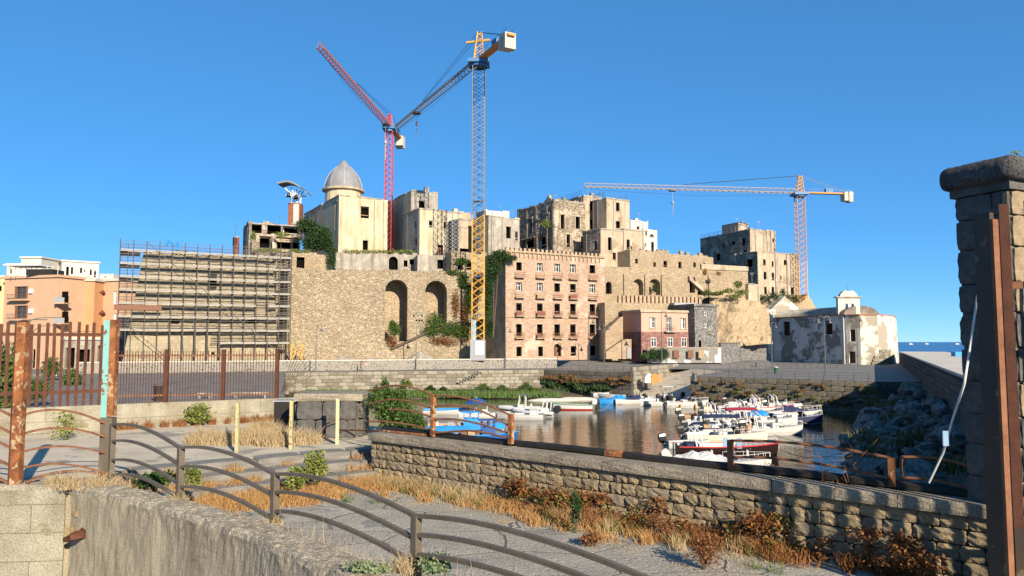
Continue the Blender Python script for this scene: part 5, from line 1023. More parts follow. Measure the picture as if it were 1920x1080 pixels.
# ================================================================== BOATS
def boat(label, px, py, L, hd, hull, inside=gel, trim=None, beam=.34, H=.75, feats=(), name='motorboat', cat='boat', motor_mat=None, bottom=None):
    H *= .82; o = thing(name, label, cat, G(px, py, 0), 'boats moored in the harbour', radians(hd)); B = L*beam
    def kid(mb, nm, mt, smooth=False): q = mb.build(nm, mt, smooth=smooth); q.parent = o; return q
    N = 16; rows = []
    def half(t): return B/2*(1-max(0,(t-.4)/.6)**2.3)*(.86+.14*min(1,t/.25))
    def sheer(t): return H*(1+.5*max(0,t-.3)**1.6)
    for i in range(N+1):
        t = i/N; b = max(half(t), .012); x = -L/2+L*t; s = sheer(t); kx = 0 if t < .8 else (t-.8)*.0
        rk = max(0, t-.75)**1.5*L*.12
        rows.append([(x-rk*1.5, 0, -.35+max(0,t-.7)*1.0), (x-rk, b*.72, -.12+max(0,t-.6)*.7), (x-rk*.5, b*.93, s*(.22 if bottom else .45)), (x, b, s)])
    mb = MB()
    for sg in (1,-1):
        vs_ = [(p[0], p[1]*sg, p[2]) for r in rows for p in r]
        for j in range(3): mb.mesh(vs_, [(i*4+j, i*4+j+1, (i+1)*4+j+1, (i+1)*4+j) for i in range(N)], 1 if (bottom and j < 2) else 0)
    r0 = rows[0]; mb.face([(p[0],p[1],p[2]) for p in r0]+[(p[0],-p[1],p[2]) for p in r0[::-1]])
    kid(mb, 'hull', [hull, bottom or hull])
    mb = MB(); dk = .8 if 'open' in feats else .42                     # deck: cockpit well + foredeck
    ins = [(-L/2+L*i/N, max(half(i/N)-.16, .01), sheer(i/N)) for i in range(N+1)]; fl = .22 if 'open' in feats else .32
    for i in range(N):
        a, b = ins[i], ins[i+1]; t = (i+.5)/N
        oa, ob = max(half(i/N),.012), max(half((i+1)/N),.012)
        for sg in (1,-1):
            mb.face([(a[0],sg*oa,a[2]+.005),(b[0],sg*ob,b[2]+.005),(b[0],sg*b[1],b[2]+.02),(a[0],sg*a[1],a[2]+.02)])
            if t < dk+.18: mb.face([(a[0],sg*a[1],a[2]+.02),(b[0],sg*b[1],b[2]+.02),(b[0],sg*b[1]*.9,fl),(a[0],sg*a[1]*.9,fl)])
        if t < dk+.18: mb.face([(a[0],-a[1]*.9,fl),(b[0],-b[1]*.9,fl),(b[0],b[1]*.9,fl),(a[0],a[1]*.9,fl)])
        else: mb.face([(a[0],-a[1],a[2]+.02),(b[0],-b[1],b[2]+.02),(b[0],b[1],b[2]+.02),(a[0],a[1],a[2]+.02)])
    x0 = -L/2+.03; mb.face([(x0,-half(0),fl),(x0,half(0),fl),(x0,half(0),sheer(0)),(x0,-half(0),sheer(0))]); kid(mb, 'deck', inside)
    if trim:
        mb = MB()
        for sg in (1,-1): mb.tube([(r[3][0], r[3][1]*sg*1.01, r[3][2]-.02) for r in rows], .06, 5)
        kid(mb, 'rubbing_strake', trim)
    for f in feats:
        if f.startswith('motor'):
            n = 2 if f.endswith('2') else 1; mm = motor_mat or motor
            for k in range(n):
                y = 0 if n == 1 else (-.35+.7*k); mb = MB(); tl = .5 if 'tilt' in f else .12
                c = V(-L/2-.32, y, H+.42); ax = V(cos(tl),0,sin(tl)); az = V(-sin(tl),0,cos(tl))
                prof = [(-.42,.3),(-.3,.4),(.1,.4),(.3,.3),(.38,.16)]
                for (z0, w0), (z1, w1) in zip(prof[:-1], prof[1:]):
                    q = lambda z, w_: [c+az*z+ax*w_*.75+V(0,w_*.55,0), c+az*z-ax*w_*.8+V(0,w_*.5,0), c+az*z-ax*w_*.8-V(0,w_*.5,0), c+az*z+ax*w_*.75-V(0,w_*.55,0)]
                    a, b = q(z0,w0), q(z1,w1); mb.mesh(a+b, [(0,1,5,4),(1,2,6,5),(2,3,7,6),(3,0,4,7)])
                mb.face(b); mt = kid(mb, 'outboard_motor', mm); mb = MB(); mb.obox(c-az*.85, ax*.11, V(0,.07,0), az*.5); mb.obox(c-az*1.3-ax*.05, ax*.3, V(0,.05,0), az*.06)
                mb.obox(c-az*.55+ax*.3, ax*.2, V(0,.14,0), az*.18); kid(mb, 'motor_leg', lampm)
        elif f.startswith('bimini'):
            cm = {'r': redc, 'n': navy, 'w': tarp, 'b': bluep}[f[-1]]; mb = MB(); K = 6; x0, x1 = -L*.3, L*.12; zt = H+1.55; hb = B*.44
            vs_ = [(x0+(x1-x0)*i/4, -hb+2*hb*k/K, zt+.16*sin(pi*k/K)+.06*sin(pi*i/4)) for i in range(5) for k in range(K+1)]
            mb.mesh(vs_, [(i*(K+1)+k, i*(K+1)+k+1, (i+1)*(K+1)+k+1, (i+1)*(K+1)+k) for i in range(4) for k in range(K)]); mb.mesh([(x,y,z-.05) for x,y,z in vs_], [(i*(K+1)+k, i*(K+1)+k+1, (i+1)*(K+1)+k+1, (i+1)*(K+1)+k) for i in range(4) for k in range(K)]); kid(mb, 'bimini_top', cm, True)
            mb = MB()
            for sg in (1,-1):
                for xx in (x0, (x0+x1)/2, x1): mb.tube([(-L*.09, sg*B*.46, H), (xx, sg*hb, zt)], .025, 4)
            kid(mb, 'bimini_frame', lampm)
        elif f.startswith('cabin'):
            cm = {'b': bluep, 'w': gel, 'd': blued}[f[-1]]; mb = MB(); x0, x1 = -L*.02, L*.17; zt = H+1.25; hb = B*.24
            for (a, b, c_, d_, e_, g_) in ((x0,x0+.1,-hb,-hb+.12,.2,zt),(x0,x0+.1,hb-.12,hb,.2,zt),(x1-.1,x1,-hb,hb,.2,H+.7),(x1-.1,x1,-hb,-hb+.15,H+.7,zt),(x1-.1,x1,hb-.15,hb,H+.7,zt),(x0+.1,x1-.1,-hb,-hb+.08,.2,H+.65),(x0+.1,x1-.1,hb-.08,hb,.2,H+.65),(x0+.6,x0+.75,-hb,-hb+.08,H+.65,zt),(x0+.6,x0+.75,hb-.08,hb,H+.65,zt)): mb.box(a,b,c_,d_,e_,g_)
            mb.box(x0-.25,x1+.2,-hb-.15,hb+.15,zt,zt+.1); kid(mb, 'cabin', cm)
        elif f == 'console':
            mb = MB(); mb.box(-L*.05,L*.06,-B*.16,B*.16,.3,H+.45); mb.box(L*.045,L*.06,-B*.15,B*.15,H+.452,H+.85); kid(mb, 'console', gel)
            mb = MB(); mb.box(-L*.2,-L*.1,-B*.2,B*.2,.3,.8); mb.box(-L*.205,-L*.19,-B*.2,B*.2,.801,1.15); kid(mb, 'seat', whitep)
        elif f == 'ttop':
            mb = MB()
            for sx in (-.5,.5):
                for sy in (-1,1): mb.tube([(sx,sy*B*.2,.3),(sx*.7-.2,sy*B*.22,H+1.7)], .05, 5)
            kid(mb, 'roll_bar', whitep); mb = MB(); mb.box(-1.0,.6,-B*.28,B*.28,H+1.7,H+1.78); kid(mb, 'hard_top', lampm)
        elif f == 'arch':
            mb = MB()
            for sx in (-.25,.25): mb.tube([(-L*.3+sx,-B*.42,H),(-L*.33+sx,-B*.4,H+1.2),(-L*.36+sx,0,H+1.5),(-L*.33+sx,B*.4,H+1.2),(-L*.3+sx,B*.42,H)], .07, 5)
            kid(mb, 'roll_bar', whitep)
        elif f == 'screen':
            mb = MB(); n = 6; vs_ = [(L*.12+.5*sin(pi*k/n), -B*.36+B*.72*k/n, H+.1) for k in range(n+1)]+[(L*.12-.3+.4*sin(pi*k/n), -B*.33+B*.66*k/n, H+.6) for k in range(n+1)]
            mb.mesh(vs_, [(k,k+1,n+2+k,n+1+k) for k in range(n)]); kid(mb, 'windscreen', glassd); mb = MB(); mb.tube(vs_[n+1:], .035, 4); kid(mb, 'screen_frame', whitep)
            mb = MB(); mb.box(-L*.12,-L*.02,-B*.32,-B*.06,.3,H+.25); mb.box(-L*.12,-L*.02,B*.06,B*.32,.3,H+.25); kid(mb, 'seat', whitep)
        elif f.startswith('tarp'):
            cm = {'w': tarp, 'n': navy, 'b': bluep}[f[-1]]; mb = MB(); K = 10; I = 12; vs_ = []
            for i in range(I+1):
                t = i/I*.66; hb = half(t)*1.02; x = -L/2+L*t; pk = H+.12+.62*sin(pi*min(1,i/I*1.15))*(.75+.25*sin(i*2.1))
                for k in range(K+1): u = -1+2*k/K; vs_.append((x, hb*u, sheer(t)+.03+(pk-sheer(t))*(1-abs(u)**1.4)+.05*sin(k*2.3+i*1.7)*(1-u*u)))
            mb.mesh(vs_, [(i*(K+1)+k, i*(K+1)+k+1, (i+1)*(K+1)+k+1, (i+1)*(K+1)+k) for i in range(I) for k in range(K)]); kid(mb, 'boat_cover', cm)
        elif f == 'rail':
            mb = MB()
            for sg in (1,-1):
                pts = [(-L/2+L*t, sg*half(t)*.93, sheer(t)+.42) for t in (.55,.65,.75,.85,.93,.985)]; mb.tube(pts, .022, 4)
                for p, t in zip(pts, (.55,.65,.75,.85,.93,.985)): mb.tube([p, (p[0],p[1],sheer(t))], .02, 4)
            kid(mb, 'bow_rail', greyhull)
        elif f == 'tube':
            mb = MB()
            for sg in (1,-1): mb.tube([(-L/2-.1, sg*half(0), H*.75)]+[(r[3][0], r[3][1]*sg, r[3][2]*.85) for r in rows], [.16]+[.24]*len(rows), 8)
            kid(mb, 'inflatable_tube', greyhull, True)
        elif f == 'thwart':
            for xx in (-.25,.05,.3): mb = MB(); mb.box(L*xx-.12,L*xx+.12,-half(.5+xx)*.9,half(.5+xx)*.9,H*.72,H*.78); kid(mb, 'thwart', woodl)
        elif f == 'fender':
            for xx in (-.2,.15): mb = MB(); mb.lathe((L*xx,-half(.5+xx)-.12,.3), [(.02,-.3),(.12,-.22),(.12,.22),(.02,.3)], 8); kid(mb, 'fender', craney if 'orange' in label else gel)
        elif f == 'gear':
            for k in range(5):
                mb = MB(); x, y = random.uniform(-L*.4,L*.05), random.uniform(-B*.25,B*.25); r_ = random.uniform(.15,.4); mb.box(x-r_,x+r_,y-r_*.7,y+r_*.7,fl+.01,fl+r_*2); kid(mb, 'cargo_box', random.choice([tarp, woodl, wood, stripe, greyp]))
        elif f == 'seatn':
            mb = MB(); mb.box(-L*.42,-L*.3,-B*.35,B*.35,.3,H+.2); kid(mb, 'stern_seat', navy)
        elif f == 'towel':
            for k in range(3): mb = MB(); x = -L*.08+k*.55; mb.box(x,x+.4,-B*.47,-B*.44,H-.1,H+.75); kid(mb, 'hung_towel', [stripe, greyhull, stripe][k])
    return o
boat('bright blue fishing boat with open blue cabin behind the railing', 872, 808, 8.4, 4, bluep, woodl, bluep, .33, .8, ('cabinb','gear'), 'fishing_boat', bottom=gel)
boat('deep blue work boat with box cabin nearest the masonry wall', 905, 828, 6.6, 8, blued, greyp, bluep, .34, .85, ('cabind','gear'), 'fishing_boat')
boat('white rowing boat with light blue gunwale at the left of the blue boats', 838, 776, 6.0, 2, gel, bluep, bluep, .32, .7, ('open','thwart'), 'rowing_boat')
boat('white launch full of gear beyond the blue cabin boat', 908, 784, 6.2, 5, gel, gel, None, .34, .75, ('gear','console'))
boat('white boat with large pale upright outboard behind the railing end', 975, 786, 5.6, 175, gel, gel, None, .36, .75, ('motor','gear'), motor_mat=gel)
boat('grey inflatable with white roll bar and hard top in the middle of the basin', 978, 773, 6.4, 170, gel, gel, None, .34, .7, ('tube','ttop','console','motor'))
boat('white inflatable with black outboard nearest the open water', 1000, 780, 5.6, 158, gel, gel, None, .36, .7, ('tube','console','motor2','arch'))
boat('white rowing boat with green gunwale and red bottom in open water', 1074, 768, 5.3, 178, gel, woodl, greenp, .3, .85, ('open','thwart','motor'), 'rowing_boat', motor_mat=gel, bottom=redp)
boat('small grey dinghy drawn up below the weedy quay end', 1128, 741, 3.6, 20, greyhull, greyp, None, .36, .5, ('open','thwart'), 'dinghy')
boat('white dinghy beside the grey one below the quay end', 1146, 745, 4.6, 160, gel, greyp, None, .34, .55, ('open','thwart'), 'dinghy')
boat('bright blue open boat with black outboard near the slipway', 1150, 757, 4.6, 200, bluep, bluep, bluep, .38, .8, ('motor','tarpb'))
boat('white boat under navy cover beside the bright blue one', 1180, 757, 5.2, 210, gel, gel, None, .36, .75, ('tarpn','motor'))
boat('white inflatable with red floor right of the navy covered boat', 1203, 756, 4.8, 195, gel, redp, None, .38, .7, ('tube','motor','console'))
boat('small white launch with two dark outboards under the slipway', 1226, 760, 4.8, 205, gel, gel, None, .36, .7, ('motor2','gear'))
boat('white boat with pale flat bimini in front of the slipway', 1247, 752, 5.2, 190, gel, gel, None, .36, .75, ('biminiw','motor','console'))
boat('white cabin cruiser with orange fenders at the right of the far row', 1288, 764, 6.2, 4, gel, gel, None, .36, 1.0, ('screen','motor','rail','fender','gear'))
boat('white sports boat under crumpled cover nearest the black beam', 1352, 880, 7.2, -4, gel, gel, None, .33, .8, ('tarpw','motor-tilt','rail','screen'), motor_mat=gel)
boat('dark maroon hulled boat with blue striped towels on its side', 1365, 853, 8.2, -2, maroonp, gel, redp, .3, .95, ('rail','towel','arch','seatn','fender'))
boat('cream boat with navy bimini and sunbathers aboard', 1362, 829, 7.8, 2, mk('cream_gelcoat', (.58,.53,.40), (.54,.49,.37), 3, bump=0, fine=0, coord='POS', rough=.3), gel, None, .31, .95, ('biminin','rail','motor','screen'))
boat('white boat with dark red bimini behind the sunbathers', 1400, 812, 7.6, 3, gel, gel, None, .32, 1.0, ('biminir','arch','rail','motor','screen'))
boat('white cuddy boat with windscreen and roll bar beside the blue covered skiff', 1436, 800, 7.2, 4, gel, gel, None, .32, 1.0, ('rail','screen','gear','arch'))
boat('navy hulled boat moored against the shaded rocks', 1492, 797, 6.4, 6, navy, gel, None, .32, 1.1, ('rail','screen'))
boat('white launch with roll bar and cargo boxes under the wharf wall', 1420, 784, 6.6, 3, gel, gel, None, .33, .9, ('arch','rail','gear','motor'))
boat('dark blue and white boat at the right end of the moored row', 1497, 782, 6.2, 8, gel, gel, navy, .33, .95, ('rail','tarpn'))
boat('white fishing launch with red rubbing strake close to the wharf', 1445, 773, 6.4, 5, gel, gel, redp, .33, .9, ('arch','console','rail','motor'))
boat('small boat under white cover close to the wharf wall', 1385, 776, 5.6, 2, gel, bluecl, None, .34, .8, ('tarpw','motor'))
boat('low cream skiff half hidden between the white launches', 1352, 770, 5.0, 0, jettytop, woodl, None, .34, .7, ('open','thwart','motor'), 'skiff')
boat('white skiff with blue cover between the red bimini and the far launches', 1440, 790, 5.4, 4, gel, gel, None, .34, .85, ('tarpb','motor'))
boat('white open boat with black outboard beside the cream boat bow', 1452, 815, 6.0, 6, gel, gel, None, .33, .9, ('console','arch','motor','rail'))
boat('low white dinghy with black outboard left of the maroon boat', 1290, 838, 4.2, 12, gel, greyp, None, .38, .6, ('motor','open','thwart'), 'dinghy')
boat('white sports boat with dark windscreen at the far end of the wharf', 1398, 764, 5.4, 3, gel, gel, None, .34, .85, ('screen','motor','rail'))
boat('pale grey inflatable tucked under the wharf wall', 1470, 768, 5.0, 8, greyhull, greyp, None, .36, .7, ('tube','console','motor','arch'))
boat('grey and white launch left of the red bimini boat', 1330, 800, 5.6, 6, greyhull, gel, None, .34, .85, ('console','motor','gear'))
boat('small wooden skiff at the left end of the crowded row', 1310, 785, 4.6, 10, woodl, wood, None, .36, .7, ('open','thwart','motor'), 'skiff')
boat('white launch with navy trim behind the navy bimini', 1345, 815, 6.0, 4, gel, gel, navy, .33, .9, ('screen','motor','rail','gear'))
boat('cream inflatable with pale roll bar between the far launches', 1360, 788, 5.2, 3, jettytop, greyp, None, .36, .75, ('tube','arch','console','motor'))
rr3 = random.Random(9)
for i, (x0, y0, x1, y1) in enumerate(((1440,868,1560,880),(1462,842,1575,850),(1452,815,1560,822),(1500,790,1560,782),(1310,760,1345,742),(1120,770,1150,748),(1255,765,1262,742),(1465,770,1490,752))):
    a, b = G(x0,y0,.7), G(x1,y1,1.0); mb = MB(); mb.tube([a.lerp(b,t)+V(0,0,-.5*4*t*(1-t)) for t in (0,.2,.4,.6,.8,1)], .03, 4)
    tag(mb.build('mooring_rope', woodl), 'mooring rope '+['from the covered boat bow to the rocks','from the maroon boat bow to the rocks','from the white boat bow to the rocks','from the navy boat bow to the rocks','from the cabin cruiser to the wharf','of the green gunwale rowing boat','of the bimini boat at the slipway','from the grey inflatable to the wharf'][i], 'rope')
# parasol on the far side of the blue boats
p = G(893, 779, 0); o = thing('parasol', 'blue parasol opened over the blue boats', 'parasol', p); mb = MB(); n = 10
mb.mesh([p+V(1.5*cos(2*pi*k/n),1.2*sin(2*pi*k/n),1.5) for k in range(n)]+[p+V(.75*cos(2*pi*k/n),.6*sin(2*pi*k/n),2.05) for k in range(n)]+[p+V(0,0,2.2)], [(k,(k+1)%n,n+(k+1)%n,n+k) for k in range(n)]+[(n+k,n+(k+1)%n,2*n) for k in range(n)]); put(mb.build('canopy', blued), o)
mb = MB(); mb.tube([p+V(0,0,.4), p+V(0,0,2.3)], .04, 5); put(mb.build('pole', whitep), o)
q = G(1362,829,0); person('bare backed person sitting on the cream boat, left of two', q+V(1.2,-.4,.35), pi*.6, tan, bluecl, 'sit', bare=True); person('bare backed person in pale shorts on the cream boat, right of two', q+V(2.0,-.2,.5), pi*.9, tan, whsh, 'sit', 1.8, bare=True)
q = G(1410,765,0); person('small figure standing on a launch under the wharf wall', q+V(0,0,.4), pi*.8, tan, bluecl, 'stand', bare=True)
# hauled-out orange and white things at the slipway
for i, (px, py, mt) in enumerate(((1215,718,whitep),(1226,718,craneo),(1236,717,woodl))):
    b = G(px, py, 2.3); mb = MB(); n = 8; f = [b+V(.9*cos(pi*k/n)*.6, 0, 1.5*sin(pi*k/n)) for k in range(n+1)]; extr(mb, f, V(.5,1.2,.1)); tag(mb.build('upturned_dinghy', mt), ['white upturned dinghy leaning by the slipway', 'orange kayak hull leaning beside the white dinghy', 'brown skiff hull leaning beside the orange kayak'][i], 'dinghy')
for i, (px, Y_) in enumerate(((1708,2600),(1738,2800),(1795,2700),(1808,2900))):
    b = P(px, 641, Y_); o = boat.__call__ if False else None; mb = MB(); L = 7
    mb.mesh([(b.x-L,Y_,0),(b.x+L,Y_,0),(b.x+L*1.15,Y_,2.6),(b.x-L,Y_,2.2),(b.x-L,Y_+6,0),(b.x+L,Y_+6,0),(b.x+L*1.15,Y_+6,2.6),(b.x-L,Y_+6,2.2)], [(0,1,2,3),(7,6,5,4),(3,2,6,7),(0,3,7,4),(1,2,6,5)]); mb.box(b.x-L*.5,b.x+L*.3,Y_+1,Y_+5,2.3,4.6)
    tag(mb.build('distant_yacht', gel), ['leftmost tiny white yacht on the sea horizon', 'second tiny white yacht on the sea horizon', 'third tiny white yacht on the sea horizon', 'tiny white yacht on the horizon nearest the pillar'][i], 'yacht', 'yachts on the horizon')
# ================================================================== VEGETATION
def leaf_mesh(blobs, n, size, seed=0, flatn=.3):
    """leaf quads through ellipsoid blobs (centre, rx, ry, rz), denser near their skins"""
    rnd = random.Random(seed); mb = MB(); tot = sum(b[1]*b[3] for b in blobs)
    for c, rx, ry, rz in blobs:
        for _ in range(max(8, int((n*1.9 if size > .25 else n)*rx*rz/tot))):
            u = Vector((rnd.gauss(0,1), rnd.gauss(0,1), rnd.gauss(0,1))).normalized()*(rnd.random()**.4)*(1+.18*rnd.gauss(0,1))
            p = Vector(c)+Vector((u.x*rx, u.y*ry, u.z*rz)); s = (size*.68 if size > .25 else size)*rnd.uniform(.5,1.5)
            a = Vector((rnd.gauss(0,1), rnd.gauss(0,1), rnd.gauss(0,.7))).normalized(); b = a.cross(Vector((rnd.gauss(0,1), rnd.gauss(0,1), rnd.gauss(0,1)))).normalized()
            mb.face([p-a*s*.5, p+b*s*.28, p+a*s*.5, p-b*s*.28])
    return mb
def shrub(name, label, cat, blobs, n, size, mat, base=None, stems=4, seed=0, group=None):
    cx = Vector(blobs[0][0]); base = Vector(base) if base is not None else Vector((cx.x, cx.y, min(b[0][2]-b[3] for b in blobs)))
    o = thing(name, label, cat, base, group); put(leaf_mesh(blobs, n, size, seed).build('crown' if cat == 'tree' else 'foliage', mat, uv=False), o)
    rnd = random.Random(seed+5)
    if stems:
        mb = MB(); th = max(b[3] for b in blobs)
        for k in range(stems):
            b = rnd.choice(blobs); t = Vector(b[0])+Vector((rnd.uniform(-.4,.4)*b[1], rnd.uniform(-.4,.4)*b[2], 0)); m_ = base.lerp(t, .5)+Vector((rnd.uniform(-.1,.1)*th, 0, .1*th)); mb.tube([base, m_, t], [th*.05+.01, th*.035+.006, th*.012+.003], 5)
        put(mb.build('trunk' if cat == 'tree' else 'stem', bark, uv=False), o)
    return o
def PB(px, py, Y, rpx, rpy, ry=None):
    c = P(px, py, Y); k = Y/F; return (c, rpx*k, (ry if ry else min(rpx,rpy)*k), rpy*k)
def ivy(label, blobs, n, size, mat, seed, name='ivy', cat='ivy'):
    return shrub(name, label, cat, blobs, n, size, mat, None, 3, seed)
shrub('fig_tree', 'dense dark green tree growing between the ruin and the domed church', 'tree', [PB(575,425,158,20,16,2.5), PB(600,440,158,22,18,2.5), PB(588,455,158,24,16,2.5), PB(612,458,158,14,14,2)], 5000, .55, leafd, P(592,478,158), 6, 1)
ivy('dark ivy column hanging beside the tall terrace doorway', [PB(622,486,155,9,20,.7), PB(621,470,155.3,10,8,.8)], 1200, .4, leafd, 2)
ivy('band of scrub along the terrace top below the church', [PB(655+k*16,472,149.6,12,4,.8) for k in range(8)], 900, .4, leafy, 3, 'scrub', 'scrub')
ivy('yellow green scrub on the lower floors of the ruin', [PB(528,440,159.2,14,6,.8), PB(475,442,159.5,6,8,.7), PB(500,470,158,30,5,.8), PB(560,472,155,22,5,.8)], 1200, .4, leafy, 4, 'scrub', 'scrub')
ivy('bright green creeper filling the foot of the right cliff arch', [PB(815,605,147.873,18,20,.8), PB(840,617,148.463,28,14,.8), PB(806,622,147.661,16,10,.8), PB(862,622,148.981,16,14,.8)], 3000, .42, leafg, 5, 'creeper', 'creeper')
ivy('small green creeper in the foot of the left cliff arch', [PB(740,618,146.305,13,12,.8), PB(736,608,146.211,7,8,.6)], 900, .42, leafg, 6, 'creeper', 'creeper')
ivy('brown dry creeper hanging under the cliff arches', [PB(735,640,145.887,12,14,.5), PB(830,640,148.127,36,8,.6), PB(855,570,148.716,8,30,.5), PB(870,600,149.07,8,40,.5)], 1600, .4, dryr, 7, 'dry_creeper', 'creeper')
ivy('green ivy climbing the cliff left of the yellow crane mast', [PB(868,525,149.123,10,16,.7), PB(878,560,149.359,8,30,.7), PB(866,490,149.076,16,7,.7), PB(875,620,149.288,6,24,.6), PB(850,510,148.698,14,5,.6)], 2200, .42, leafg, 8)
ivy('large dark ivy hanging from the palazzo left corner', [PB(925,500,148.5,16,26,1.0), PB(938,480,148.4,18,12,1.0), PB(918,535,148.8,10,26,.9), PB(957,484,147.9,14,7,.6), PB(915,575,148.8,8,24,.7), PB(918,615,148.8,9,18,.7)], 5200, .45, leafd, 9)
ivy('tuft of green plants on the palace corner cornice', [PB(1024,420,169,9,8,.6)], 260, .4, leafy, 10, 'scrub', 'scrub')
ivy('thin green plant in the right castle arch', [PB(1228,540,164.6,5,9,.5)], 220, .4, leafd, 11, 'scrub', 'scrub')
shrub('small_tree', 'sparse tree leaning over the tuff cliff edge', 'tree', [PB(1365,545,161,12,5,1), PB(1384,533,161,8,7,1), PB(1390,548,161,14,5,1), PB(1350,549,161,9,4,.8), PB(1375,556,161,16,4,.8)], 800, .5, leafy, P(1383,575,161.2), 7, 12)
ivy('low green scrub along the bastion top', [PB(1325,548,163,9,7,.6), PB(1340,551,163,14,4,.6)], 400, .4, leafg, 13, 'scrub', 'scrub')
ivy('scrub on the rock shelf below the east house', [PB(1430,560,205.5,12,8,.8), PB(1450,556,205.8,14,9,.8), PB(1472,558,206.3,14,8,.8), PB(1490,560,207,10,9,.8), PB(1468,548,208,6,8,.6)], 1800, .45, leafd, 14, 'scrub', 'scrub')
ivy('dry brush on the castle parapet', [PB(1322,510,164.5,5,6,.5), PB(1348,513,165.5,5,4,.5)], 300, .4, dryl, 15, 'scrub', 'scrub')
shrub('hedge', 'dark clipped hedge in front of the salmon house', 'hedge', [PB(1225,665,148,12,11,1), PB(1243,664,148,12,12,1)], 2200, .3, leafd, P(1235,677,148), 3, 16)
shrub('palm_shrub', 'light green palm shrub left of the hedge', 'shrub', [PB(1209,668,147.6,8,6,.8)], 260, .5, leafg, P(1210,675,147.6), 3, 17)
for i, (px, py, rx, ry, mt) in enumerate(((905,722,14,9,leafg),(940,724,12,8,leafg),(985,720,12,9,leafg),(806,724,8,7,leafd),(830,726,8,6,leafd),(765,714,6,8,leafy),(1000,728,16,6,leafg),(860,729,30,4,leafg))):
    shrub('shore_bush', ['round green bush at the quay wall foot, left of the middle', 'round green bush beside the steps on the shore', 'round green bush near the dark quay end', 'dark little bush on the shore right of the railing', 'dark little bush second from the railing', 'pale shrub sprouting above the quay wall left part', 'low spreading bush at the corner of the shore', 'long low green growth along the shore bank'][i], 'bush', [PB(px+dx*rx,py+4+dy*ry,128+(px-800)*.025,rx*k_,ry*k_,.6) for dx, dy, k_ in ((0,0,.7),(-.7,.35,.5),(.75,.3,.55),(.2,-.5,.4),(1.3,.6,.35),(-1.3,.6,.3))], 700, .3, mt, None, 3, 20+i, 'bushes on the shore')
def weeds(name, label, pts, n, hmin, hmax, mat, seed, w=.014, lean=.5):
    """uncountable thin blades: pts = list of (x, y, z, radius)"""
    rnd = random.Random(seed); mb = MB()
    tot = sum(p[3] for p in pts)
    for (x, y, z, r) in pts:
        for _ in range(max(4, int(n*r/tot))):
            a = rnd.uniform(0, 6.28); d = r*rnd.random()**.6; b = Vector((x+d*cos(a), y+d*sin(a), z-.02)); h = rnd.uniform(hmin, hmax)*(1.25-.6*d/r); t = rnd.uniform(0, 6.28); l = h*rnd.uniform(.05, lean)
            m_ = b+Vector((cos(t)*l*.35, sin(t)*l*.35, h*.6)); e = b+Vector((cos(t)*l, sin(t)*l, h)); sx = Vector((w*rnd.uniform(.6,1.4), w*.3, 0)); mb.mesh([b-sx, b+sx, m_+sx*.8, m_-sx*.8, e], [(0,1,2,3),(3,2,4)])
    o = mb.build(name, mat, uv=False); o['label'] = label; return struct(o, 'stuff')
weeds('shore_grass', 'green grass on the shore bank', [(x, 122.9+abs(x+4)*.13, .2, 2.2) for x in range(-34, 7, 2)], 7000, .4, 1.2, leafg, 31, .07)
drk = leafmat('dead_brush', (.07,.045,.02), (.20,.11,.04)); olive = leafmat('olive_brush', (.05,.06,.02), (.16,.15,.05))
rw = random.Random(5)
def wallpts(A, B, z0, z1, n, out, r):
    w_ = Wall(A, B); return [(*w_.pt(rw.random()*w_.W, z0+(z1-z0)*rw.random()**1.5, out), r*rw.uniform(.4,1.5)) for _ in range(n)]
weeds('wharf_weeds', 'russet weeds hanging on the wharf wall', wallpts((27,113.4),(47.7,98.1),.6,3.4,40,.2,.45), 1900, .1, .55, drk, 32, .05, 1.2)
weeds('wharf_weeds', 'olive weeds on the wharf wall', wallpts((27,113.4),(47.7,98.1),.2,2.6,30,.25,.5), 1300, .1, .55, olive, 36, .05, 1.2)
weeds('quay_weeds', 'russet weeds on the dark quay end', wallpts((6.2,139.7),(20.3,126.9),1.8,3.0,46,.3,.8), 3000, .2, .7, drk, 33, .05, 1.3)
weeds('quay_ivy', 'dark growth at the foot of the quay end', wallpts((6.2,139.7),(17,130),.2,1.8,40,.4,.9), 3000, .3, 1.2, leafd, 34, .07, 1.2)
weeds('breakwater_weeds', 'dark scrub between the shaded rocks', [(EJ(y)-1.2-rw.random()*6, y, 3.0-rw.random()*1.2, 1.2) for y in [rw.uniform(35,97) for _ in range(24)]], 1900, .3, 1.0, olive, 35, .03, 1.0)
# ================================================================== FOREGROUND
RZ, UZ, WT = 5.3, 6.0, 6.6
WA, WB = Vector((-4.0,21.5)), Vector((7.95,11.8)); MW = Wall(WA, WB)
slab_ground('ramp', [(-9.1,16.15),(-6.0,13.95),(-3.9,12.2),(-2.4,10.55),(-1,9.05),(1.2,6.6),(3,4.2),(12,4.0),(12,8.6),(9.4,10.7),(-4,21.5),(-4.2,23.2),(-9.6,19.6)], RZ, rampm, concrete)
slab_ground('sidewalk', [(-24,14.9),(-9.35,16.15),(-9.7,19.2),(-4.05,23.36),(-3.7,27.3),(-8.7,31.6),(-24,22.3)], UZ, walk, concrete)
mstones = [stone_mesh('tuff_stone', masonry[i % 5], 70+i, .08, .075, 5, .9) for i in range(12)]
mw = block_wall('masonry_wall', 'low rough tuff stone wall with concrete coping along the ramp', WA, WB, 5.15, 6.42, 5, .38, mstones, mortarm, 8, .45)
mb = MB(); q = [MW.pt(0,0,-.56), MW.pt(MW.W,0,-.56), MW.pt(MW.W,0,-1.3), MW.pt(0,0,-1.3)]; mb.prism([(p.x,p.y) for p in q], -2, 6.2); c = mb.build('wall_backing', quaydark); c.parent = mw; c.matrix_parent_inverse = Matrix.Identity(4)
